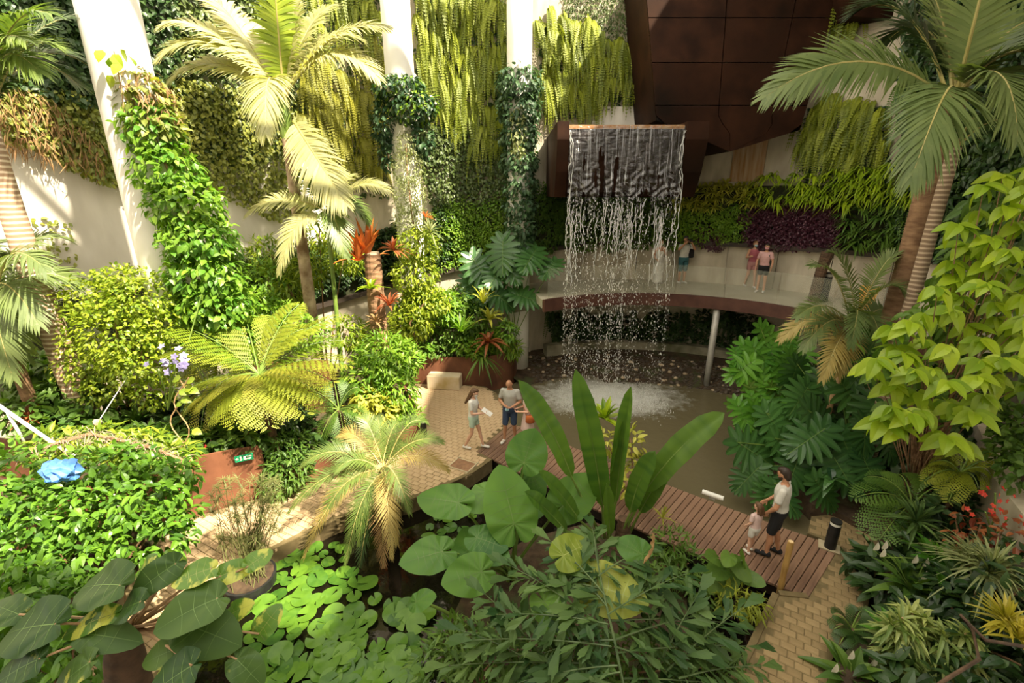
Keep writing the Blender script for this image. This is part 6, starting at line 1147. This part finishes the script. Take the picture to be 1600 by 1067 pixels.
g = G(); addtube(g, [ay(1600, 1010, 3.6), ay(1540, 1000, 3.6), ay(1500, 960, 3.7), ay(1520, 985, 3.7), ay(1530, 1030, 3.5), ay(1480, 1060, 3.4), ay(1440, 1090, 3.3)], [.02, .018, .014, .016, .018, .02, .022], 6); obj('dry_branch', g, 'bark_dark', smooth=True, label='tangled bare dry branch over the right foreground bed', cat='branch')
# ============================================================ odds and ends at the left
g = G(); pts = [ay(x, y, Y) for x, y, Y in [(30, 715, 6.3), (80, 695, 6.6), (140, 678, 6.8), (190, 688, 6.8), (240, 700, 6.8), (290, 722, 6.7)]]; mb = empty('mossy_branch', pts[3], 'grey branch shaggy with dry moss lying over the shrubs', 'branch'); addtube(g, pts, .03, 7); obj('branch', g, 'bark', mb)
g = G(); P = resample(np.array(pts), 500)+rng.normal(0, .05, (500, 3)); strips(g, P, rng.normal(0, 1, (500, 3)), UP, rng.uniform(.08, .2, 500), .012, .6, 2, 'strap'); obj('moss', g, 'moss_grey', mb, kind='stuff')
bm = bmesh.new(); bmesh.ops.create_icosphere(bm, subdivisions=3, radius=1)
for v in bm.verts: k = .85+.25*math.sin(v.co.x*7+v.co.y*3)*math.sin(v.co.z*6+v.co.x*4); v.co = Vector((v.co.x*.26*k, v.co.y*.2*k, v.co.z*.17*k))
me = bpy.data.meshes.new('plastic_sheet'); bm.to_mesh(me); bm.free(); me.materials.append(MT['blue_plastic']); q = ay(96, 735, 5.55); inst('plastic_sheet', me, q, 0, 1, None, 'crumpled blue plastic bundle lying in the glossy shrub', 'plastic sheet')
g = G(); addtube(g, [ay(223, 552, 9.3), ay(156, 655, 7.6)], .008, 5); wr_ = obj('guy_wire', g, 'metal_white', label='thin taut white wire stretched to the round shrub', cat='wire'); g = G(); kq = ay(152, 660, 7.55); addtube(g, [kq-[.05, 0, .03], kq, kq+[.05, 0, .03]], [.04, .075, .04], 8); obj('knot', g, 'moss_grey', wr_)
hv = empty('hanging_vine', ay(278, 715, 8.1), 'twisted tan vine with pale round leaves hanging before the bed', 'vine')
for k in range(2): g = G(); t = np.linspace(0, 1, 14); addtube(g, [ay(278+12*math.sin(u*9+k*2)+6*k, 590+130*u, 8.1) for u in t], .012, 5); obj('stem', g, 'stem_tan', hv)
for x, y in [(283, 590), (305, 592), (280, 610), (295, 608), (283, 622), (302, 605), (300, 672), (288, 628), (285, 690)]: g = G(); scatter(g, T4w, [ay(x, y, 8.05)], [np.array([rng.choice([-1, 1]), -.2, -.2])], [np.array([0, -.6, .8])], [.20]); obj('leaf', g, 'shrub_yellow', hv)
# ============================================================ people
for nm, c in dict(skin=(.50, .27, .17), skin_tan=(.42, .21, .12), skin_fair=(.58, .34, .24), hair_dark=(.025, .014, .009), hair_brown=(.09, .045, .02), hair_fair=(.22, .12, .05), beard=(.03, .018, .012), eye=(.01, .01, .01), lip=(.35, .10, .08)).items(): mat(nm, c, tuple(v*1.12 for v in c), .55, 9)
for nm, c in dict(c_white=(.72, .70, .66), c_grey=(.42, .41, .38), c_lgrey=(.55, .53, .49), c_mint=(.50, .66, .56), c_denim=(.035, .06, .12), c_black=(.012, .012, .014), c_pinkwhite=(.68, .50, .46), c_pink=(.62, .36, .35), c_rose=(.42, .11, .14), c_rosepale=(.50, .24, .23), c_teal=(.03, .11, .13), c_orange=(.45, .12, .03), c_bluemask=(.30, .55, .66), c_pinkmask=(.65, .30, .36), c_girl=(.66, .48, .46), c_bag=(.10, .11, .11), c_tote=(.62, .58, .50)).items(): mat(nm, c, tuple(v*.82 for v in c), .85, 6, bump=.25, bscale=9)
def cap(p0, r0, p1, r1, n=12):
    p0 = np.asarray(p0, float); p1 = np.asarray(p1, float); d = nrm(p1-p0); P = []; R = []
    for a in (-80, -50, -20): P.append(p0+d*r0*math.sin(math.radians(a))); R.append(r0*math.cos(math.radians(a)))
    for a in (20, 50, 80): P.append(p1+d*r1*math.sin(math.radians(a))); R.append(r1*math.cos(math.radians(a)))
    return ('t', P, R, n)
def ell(c, r, n=14):
    a = np.linspace(-80, 80, 9); return ('l', [((c[0], c[1], c[2]+r[2]*math.sin(math.radians(x))), r[0]*math.cos(math.radians(x)), r[1]*math.cos(math.radians(x))) for x in a], n)
def loft(rows, n=20): return ('l', rows, n)
def prim_add(g, p, X=None):
    if p[0] == 't':
        P = np.array(p[1]); P = P if X is None else X(P); addtube(g, P, p[2], p[3])
    else:
        rows, n = p[1], p[2]; a = np.linspace(0, 2*PI, n, endpoint=False); V = np.concatenate([np.c_[c[0]+rx*np.cos(a), c[1]+ry*np.sin(a), np.full(n, c[2])] for c, rx, ry in rows]); V = V if X is None else X(V); m = len(rows); b = g.n
        g.add(V, [[i*n+j, i*n+(j+1) % n, (i+1)*n+(j+1) % n, (i+1)*n+j] for i in range(m-1) for j in range(n)]); g.F.append(np.array([[b+j for j in range(n)][::-1]])); g.F.append(np.array([[b+(m-1)*n+j for j in range(n)]])); g.M += [[0], [0]]
def fuse(name, prims, matn, parent, sc, vox=.009, sm=4, Xs=None, label=None):
    """union of solids -> one continuous smooth surface"""
    g = G()
    for i, p in enumerate(prims): prim_add(g, p[0] if isinstance(p[0], tuple) else p, p[1] if isinstance(p[0], tuple) else None)
    me = g.mesh('tmp', matn); t = bpy.data.objects.new('tmp', me); COL.objects.link(t); m = t.modifiers.new('r', 'REMESH'); m.mode = 'VOXEL'; m.voxel_size = vox; s = t.modifiers.new('s', 'SMOOTH'); s.iterations = sm; s.factor = .5
    dg = bpy.context.evaluated_depsgraph_get(); nm = bpy.data.meshes.new_from_object(t.evaluated_get(dg)); bpy.data.objects.remove(t); nm.name = name
    if not nm.materials: nm.materials.append(MT[matn])
    for p in nm.polygons: p.use_smooth = True
    for v in nm.vertices: v.co *= sc
    o = bpy.data.objects.new(name, nm); COL.objects.link(o); o.parent = parent
    return tag(o, label)
def hand(w, d, n, side, curl=.9):
    w = np.asarray(w, float); d = nrm(d); n = nrm(np.asarray(n, float)-d*np.dot(n, d)); s = np.cross(d, n)*side; P = []
    for k in (-1, 0, 1): P.append(cap(w+d*.015+s*k*.014, .017, w+d*.078+s*k*.022, .015, 8))
    for i, l in enumerate((.066, .076, .071, .055)):
        b = w+d*.082+s*(1.5-i)*.0195; a = curl*.55; m = b+(d*math.cos(a)+n*math.sin(a))*l*.55; e = m+(d*math.cos(a*2.3)+n*math.sin(a*2.3))*l*.5; P += [cap(b, .0098, m, .0094, 8), cap(m, .0094, e, .0085, 8)]
    b = w+d*.028+s*.026; m = b+nrm(d*.6+s*.7+n*.25)*.038; P += [cap(b, .0125, m, .011, 8), cap(m, .011, m+nrm(d*.9+s*.2+n*.35)*.032, .0095, 8)]
    return P
def rot_about(pv, rx, rz):
    M = np.array(Matrix.Rotation(rz, 3, 'Z')@Matrix.Rotation(rx, 3, 'X')); pv = np.array(pv); return lambda V: (V-pv)@M.T+pv
def person(loc, yaw, h, label, skin, arms, legs, head=(0, 0), top=None, bottom=None, dress=None, shoes='c_white', hair=None, mask=None, beard=False, hat=None, slim=1.0, headk=1.0):
    """faces -Y before yaw; coordinates are for a 1.75 m figure; arms/legs: {+1: left, -1: right}"""
    sc = h/1.75; e = empty('person', loc, label, 'person'); e.rotation_euler = (0, 0, math.radians(yaw)); k = slim
    H = rot_about((0, .0, 1.53), math.radians(head[0]), math.radians(head[1]))
    if headk != 1: H0 = H; H = lambda V: H0((V-np.array([0, 0, 1.53]))*headk+np.array([0, 0, 1.53]))
    tor = [((0, 0, .84), .13*k, .10), ((0, .005, .92), .168*k, .118), ((0, .01, 1.0), .158*k, .108), ((0, .005, 1.09), .138*k, .098), ((0, 0, 1.20), .150*k, .108), ((0, -.005, 1.31), .168*k, .115), ((0, 0, 1.39), .172*k, .10), ((0, .005, 1.445), .135*k, .078), ((0, .005, 1.48), .07, .06)]
    B_ = [loft(tor), cap((0, .012, 1.45), .056, (0, -.005, 1.57), .05)]
    B_ += [(ell((0, -.01, 1.65), (.074, .094, .112)), H), (ell((0, -.042, 1.592), (.052, .056, .058)), H), (cap((0, -.10, 1.655), .009, (0, -.118, 1.622), .013, 8), H), (cap((-.012, -.098, 1.585), .009, (.012, -.098, 1.585), .009, 8), H)]+[(ell((s*.077, .005, 1.64), (.011, .024, .034), 8), H) for s in (-1, 1)]+[(cap((s*.018, -.092, 1.672), .011, (s*.045, -.08, 1.672), .010, 8), H) for s in (-1, 1)]
    for s in (-1, 1):
        el, wr, hd, hn = [np.asarray(v, float) for v in arms[s][:4]]; sh = np.array([s*.182*k, .005, 1.405]); mid = (el+wr)/2
        B_ += [cap(sh, .056*k, el, .041*k), cap(el, .041*k, wr, .027), cap(el, .041*k, el*.65+wr*.35, .040*k)]+hand(wr, hd, hn, s, arms[s][4] if len(arms[s]) > 4 else .9)
        kn, an, toe = [np.asarray(v, float) for v in legs[s]]; hp = np.array([s*.088*k, 0, .90])
        B_ += [cap(hp, .088*k, kn, .056*k), cap(kn, .054*k, an, .036), cap(kn*.8+an*.2+[0, .012, 0], .050*k, kn*.55+an*.45+[0, .012, 0], .050*k), cap(an+[0, .02, -.035], .034, an*.35+toe*.65+[0, 0, -.01], .034), cap(an*.4+toe*.6, .034, toe, .026)]
    body = fuse('body', B_, skin, e, sc)
    for s in (-1, 1):
        c = H(np.array([[s*.032, -.093, 1.655]]))[0]; g = G(); prim_add(g, ell(c, (.013, .009, .009), 8)); gg = G(); o = bpy.data.objects.new('eye', g.mesh('eye', 'eye', True)); COL.objects.link(o); o.parent = e; o.scale = (sc,)*3
    if not mask: fuse('mouth', [(cap((-.02, -.105, 1.588), .006, (.02, -.105, 1.588), .006, 8), H)], 'lip', e, sc, .004, 1)
    def infl(rows, d): return [(c, a+d, b+d) for c, a, b in rows]
    if top:
        P = [loft([r for r in infl(tor, .016) if top.get('z', .93)-.02 < r[0][2] < 1.45]+([((0, .005, 1.462), .115*k, .075)] if top.get('sl', .55) else []))]
        for s in (-1, 1):
            if top.get('sl', .55): sh = np.array([s*.178*k, .005, 1.412]); el = np.asarray(arms[s][0], float); P.append(cap(sh, .068*k, sh+(el-sh)*top.get('sl', .55), .066*k)); P.append(cap((s*.07, .005, 1.43), .055, sh, .062))
            else: P.append(cap((s*.095, -.03, 1.36), .022, (s*.10, .03, 1.47), .018)); P.append(cap((s*.10, .03, 1.47), .018, (s*.095, .06, 1.36), .022))
        fuse('shirt', P, top['m'], e, sc, .012, 5)
    if bottom:
        P = [loft(infl([r for r in tor if r[0][2] < 1.05], .02))]
        for s in (-1, 1): hp = np.array([s*.088*k, 0, .88]); kn = np.asarray(legs[s][0], float); P.append(cap(hp, .107*k, hp+(kn-hp)*bottom.get('len', .7), .094*k if bottom.get('len', .7) < .85 else .084))
        fuse('shorts', P, bottom['m'], e, sc, .012, 5)
    if dress:
        zb, wd = dress['z'], dress.get('w', .22); rows = [((0, 0, zb), wd, wd*.85), ((0, 0, zb+.02), wd, wd*.85), ((0, 0, (zb+.9)/2), (wd+.19)/2, (wd*.85+.14)/2)]+infl([r for r in tor if .9 < r[0][2] < dress.get('top', 1.42)], .018)
        P = [loft(rows, 24)]+[cap((s*.10, -.05, 1.36), .02, (s*.10, .04, 1.46), .018) for s in (-1, 1)]; fuse('dress', P, dress['m'], e, sc, .013, 5)
    for s in (-1, 1):
        if shoes:
            kn, an, toe = [np.asarray(v, float) for v in legs[s]]; hl = an*[1, 1, 0]+[0, .035, toe[2]+.012]; mid_ = (hl+toe)/2
            fuse('shoe', [cap(hl, .043, mid_+[0, 0, .004], .046), cap(mid_, .046, toe, .040), cap(hl+[0, -.01, .02], .042, an+[0, .008, -.015], .040)], shoes, e, sc, .010, 3)
    if hair:
        P = [(ell((0, .022, 1.668), (.084, .092, .104)), H), (ell((0, -.02, 1.725), (.070, .078, .045)), H), (ell((0, .055, 1.62), (.07, .05, .09)), H)]
        if hair.get('long'): P += [(cap((x, .075, 1.66), .045, (x*1.2, .105, hair['long']), .035), H) for x in (-.045, 0, .045)]+[(cap((s*.072, .03, 1.68), .022, (s*.082, .05, max(hair['long'], 1.45)), .02), H) for s in (-1, 1)]
        if hair.get('bun'): P.append((ell((0, .12, 1.70), (.045, .045, .045)), H))
        fuse('hair', P, hair['m'], e, sc, .010, 3)
    if beard: fuse('beard', [(ell((0, -.05, 1.575), (.054, .056, .05)), H), (ell((0, -.02, 1.60), (.07, .05, .05)), H)], 'beard', e, sc, .010, 2)
    if mask: fuse('face_mask', [(ell((0, -.062, 1.598), (.062, .060, .052)), H), (cap((.062, -.05, 1.61), .005, (.078, .01, 1.635), .005, 8), H), (cap((-.062, -.05, 1.61), .005, (-.078, .01, 1.635), .005, 8), H)], mask, e, sc, .007, 2)
    if hat: fuse('cap', [(ell((0, .005, 1.70), (.083, .102, .075)), H), (ell((0, -.12, 1.70), (.06, .07, .012)), H)], hat, e, sc, .009, 3)
    return e, sc
STAND = {1: ((.10, -.01, .49), (.105, .01, .085), (.125, -.14, .045)), -1: ((-.10, -.01, .49), (-.105, .01, .085), (-.125, -.14, .045))}
WALK = {1: ((.10, -.12, .50), (.10, -.22, .085), (.11, -.37, .045)), -1: ((-.10, .02, .49), (-.10, .22, .095), (-.11, .08, .045))}
def at(e, sc, p): # local figure point -> world
    a = e.rotation_euler.z; p = np.asarray(p, float)*sc; return np.array([e.location[0]+p[0]*math.cos(a)-p[1]*math.sin(a), e.location[1]+p[0]*math.sin(a)+p[1]*math.cos(a), e.location[2]+p[2]])
def gnd(px, py, z=0.0): q = az(px, py, z); return (float(q[0]), float(q[1]), z+.002)
# group on the path
e, sc = person(gnd(741, 700), 72, 1.70, 'person in white tee and mint shorts walking along the tan path with a paper', 'skin_fair', {1: ((.22, -.05, 1.13), (.10, -.27, 1.10), (-.3, -.9, .1), (0, 0, 1)), -1: ((-.22, -.06, 1.13), (-.09, -.28, 1.12), (.3, -.9, .1), (0, 0, 1))}, WALK, (22, 8), {'m': 'c_white'}, {'m': 'c_mint', 'len': .38}, hair={'m': 'hair_brown', 'long': 1.30}, mask='c_white', slim=.92)
q = at(e, sc, (-.02, -.40, 1.15)); g = G(); V, F = box((0, 0, 0), (.20, .28, .004), math.radians(72), .5); g.add(V+q, F); obj('paper', g, 'c_white', label='folded white paper held by the person in mint shorts', cat='paper')
e, sc = person(gnd(797, 688), -12, 1.80, 'person in grey tee and denim shorts looking down at both hands', 'skin_tan', {1: ((.27, .0, 1.14), (.07, -.21, 1.06), (-.8, -.5, 0), (0, 0, 1)), -1: ((-.27, .0, 1.14), (-.10, -.20, 1.09), (.8, -.5, -.1), (0, -1, .2))}, {1: ((.11, -.04, .49), (.13, .06, .085), (.16, -.09, .045)), -1: ((-.11, -.10, .49), (-.12, -.12, .085), (-.17, -.26, .045))}, (28, -10), {'m': 'c_grey', 'sl': .6}, {'m': 'c_denim', 'len': .85}, slim=1.06)
q = at(e, sc, (-.02, -.27, 1.02)); g = G(); prim_add(g, ell(q, (.055, .03, .045), 10)); obj('mask_in_hand', g, 'c_bluemask', label='pale blue mask dangling from the hands of the person in denim shorts', cat='mask', smooth=True)
e, sc = person(gnd(824, 694), -80, 1.62, 'person in pale pink dress half hidden by a tall leaf', 'skin_fair', {1: ((.2, -.03, 1.12), (.1, -.26, 1.10), (-.3, -.9, 0), (0, 0, 1)), -1: ((-.2, -.03, 1.12), (-.1, -.27, 1.12), (.3, -.9, 0), (0, 0, 1))}, STAND, (18, 0), None, None, {'m': 'c_pinkwhite', 'z': .50, 'w': .23}, 'c_white', {'m': 'hair_brown', 'bun': 1}, slim=.9)
def bag(name, e, sc, c, r, matn, label, cat, strap):
    c0 = at(e, sc, c); b = empty(name, c0, label, cat); g = G(); prim_add(g, loft([((c0[0], c0[1], c0[2]-r[2]), r[0]*.8, r[1]*.7), ((c0[0], c0[1], c0[2]-r[2]*.8), r[0], r[1]), ((c0[0], c0[1], c0[2]+r[2]*.7), r[0]*.95, r[1]), ((c0[0], c0[1], c0[2]+r[2]), r[0]*.75, r[1]*.6)], 14)); obj('pouch', g, matn, b, smooth=True)
    g = G(); addtube(g, [at(e, sc, p) for p in strap], .011, 6); obj('strap', g, matn, b, smooth=True)
bag('shoulder_bag', e, sc, (.24, .02, .92), (.12, .06, .10), 'c_orange', 'orange leather bag on the hip of the person in pink dress', 'bag', [(.22, .0, 1.0), (.16, .12, 1.3), (0, .08, 1.47), (-.1, -.02, 1.46), (.0, -.13, 1.25), (.2, -.08, 1.0)])
# man and girl on the bridge
e, sc = person(gnd(1203, 866), -128, 1.82, 'person in light grey tee and black shorts leading a small child over the footbridge', 'skin_tan', {1: ((.27, -.04, 1.12), (.15, -.16, .90), (-.1, -.4, -.9), (-1, 0, 0)), -1: ((-.27, -.03, 1.13), (-.20, -.22, .93), (.1, -.6, -.7), (1, 0, 0))}, {1: ((.10, -.05, .49), (.10, -.05, .085), (.12, -.20, .045)), -1: ((-.10, .0, .49), (-.10, .10, .085), (-.12, -.05, .045))}, (20, -20), {'m': 'c_lgrey', 'sl': .55}, {'m': 'c_black', 'len': .85}, shoes='c_black', hair={'m': 'hair_dark'}, beard=True, slim=1.05)
e2, sc2 = person(gnd(1172, 864), -165, 1.06, 'small child in pink top and white shorts reaching up to a hand on the footbridge', 'skin_fair', {1: ((.22, .02, 1.16), (.24, -.12, .98), (0, -.3, -.9), (-1, 0, 0)), -1: ((-.34, .0, 1.30), (-.50, -.04, 1.48), (-.5, 0, .8), (0, 1, 0))}, {1: ((.09, -.02, .49), (.10, .02, .085), (.11, -.13, .045)), -1: ((-.10, -.10, .49), (-.10, -.10, .085), (-.11, -.25, .045))}, (5, 10), {'m': 'c_girl', 'sl': .6}, {'m': 'c_white', 'len': .5}, hair={'m': 'hair_brown', 'long': 1.50}, slim=1.0, headk=1.22)
# walkway
W3 = 3.0
e, sc = person(gnd(1027, 443, W3), 5, 1.68, 'masked person in a long white dress on the raised walkway', 'skin_fair', {1: ((.24, -.05, 1.16), (.06, -.17, 1.36), (-.4, -.2, .9), (0, 1, 0)), -1: ((-.24, .02, 1.13), (-.20, -.18, 1.0), (.1, -.8, -.3), (1, 0, 0))}, STAND, (8, 0), None, None, {'m': 'c_white', 'z': .06, 'w': .20, 'top': 1.33}, 'c_white', {'m': 'hair_fair', 'bun': 1}, 'c_white', slim=.9)
bag('tote_bag', e, sc, (.27, .05, .92), (.13, .05, .17), 'c_tote', 'cream tote bag on the shoulder of the person in the long white dress', 'bag', [(.22, -.02, 1.05), (.20, -.04, 1.3), (.19, .0, 1.48), (.20, .06, 1.3), (.28, .06, 1.05)])
e, sc = person(gnd(1064, 443, W3), 12, 1.80, 'person in cap, grey tee and teal shorts taking a photo on the walkway', 'skin_tan', {1: ((.30, -.16, 1.30), (.09, -.24, 1.56), (-.6, -.2, .5), (0, 1, 0)), -1: ((-.32, -.14, 1.30), (-.10, -.24, 1.56), (.6, -.2, .5), (0, 1, 0))}, STAND, (0, 0), {'m': 'c_lgrey'}, {'m': 'c_teal', 'len': .9}, hair={'m': 'hair_dark'}, hat='c_bag', slim=1.08)
q = at(e, sc, (0, -.235, 1.62)); cm = empty('camera_in_hand', q, 'black camera held up by the person in teal shorts', 'camera'); g = G(); g.add(*cbox(q, (.15, .07, .10), math.radians(12), .012)); obj('camera_body', g, 'black_metal', cm); g = G(); d = at(e, sc, (0, -.35, 1.62)); addtube(g, [q, d], .038, 14); obj('lens_barrel', g, 'c_black', cm)
bag('shoulder_bag', e, sc, (.30, .06, 1.12), (.13, .09, .17), 'c_black', 'black backpack slung beside the person with the camera', 'bag', [(.24, .0, 1.25), (.18, -.1, 1.38), (.14, .0, 1.5), (.2, .1, 1.35), (.28, .08, 1.2)])
e, sc = person(gnd(1170, 449, W3), -8, 1.70, 'person in rose tank top and pink shorts with blue mask on the walkway', 'skin', {1: ((.25, .0, 1.12), (.24, -.12, .92), (0, -.2, -1), (-1, 0, 0)), -1: ((-.25, .0, 1.14), (-.22, -.20, 1.18), (.2, -.8, .4), (1, 0, 0))}, WALK, (5, 5), {'m': 'c_rose', 'sl': 0}, {'m': 'c_rosepale', 'len': .4}, hair={'m': 'hair_fair', 'bun': 1}, mask='c_bluemask', slim=.98)
e, sc = person(gnd(1187, 457, W3), -38, 1.70, 'person in pale pink top and black shorts with pink mask on the walkway', 'skin', {1: ((.25, .02, 1.12), (.24, -.05, .88), (0, -.1, -1), (-1, 0, 0)), -1: ((-.25, .0, 1.12), (-.24, -.10, .90), (0, -.2, -1), (1, 0, 0))}, STAND, (5, 10), {'m': 'c_pink', 'sl': .5}, {'m': 'c_black', 'len': .45}, hair={'m': 'hair_dark', 'bun': 1}, mask='c_pinkmask', slim=.98)
bag('shoulder_bag', e, sc, (.06, .20, 1.16), (.13, .08, .19), 'c_bag', 'grey backpack on the person in pale pink top', 'bag', [(.10, .15, 1.3), (.14, .02, 1.48), (.13, -.1, 1.35), (.15, .0, 1.1), (.10, .15, 1.05)])
bpy.context.view_layer.update()
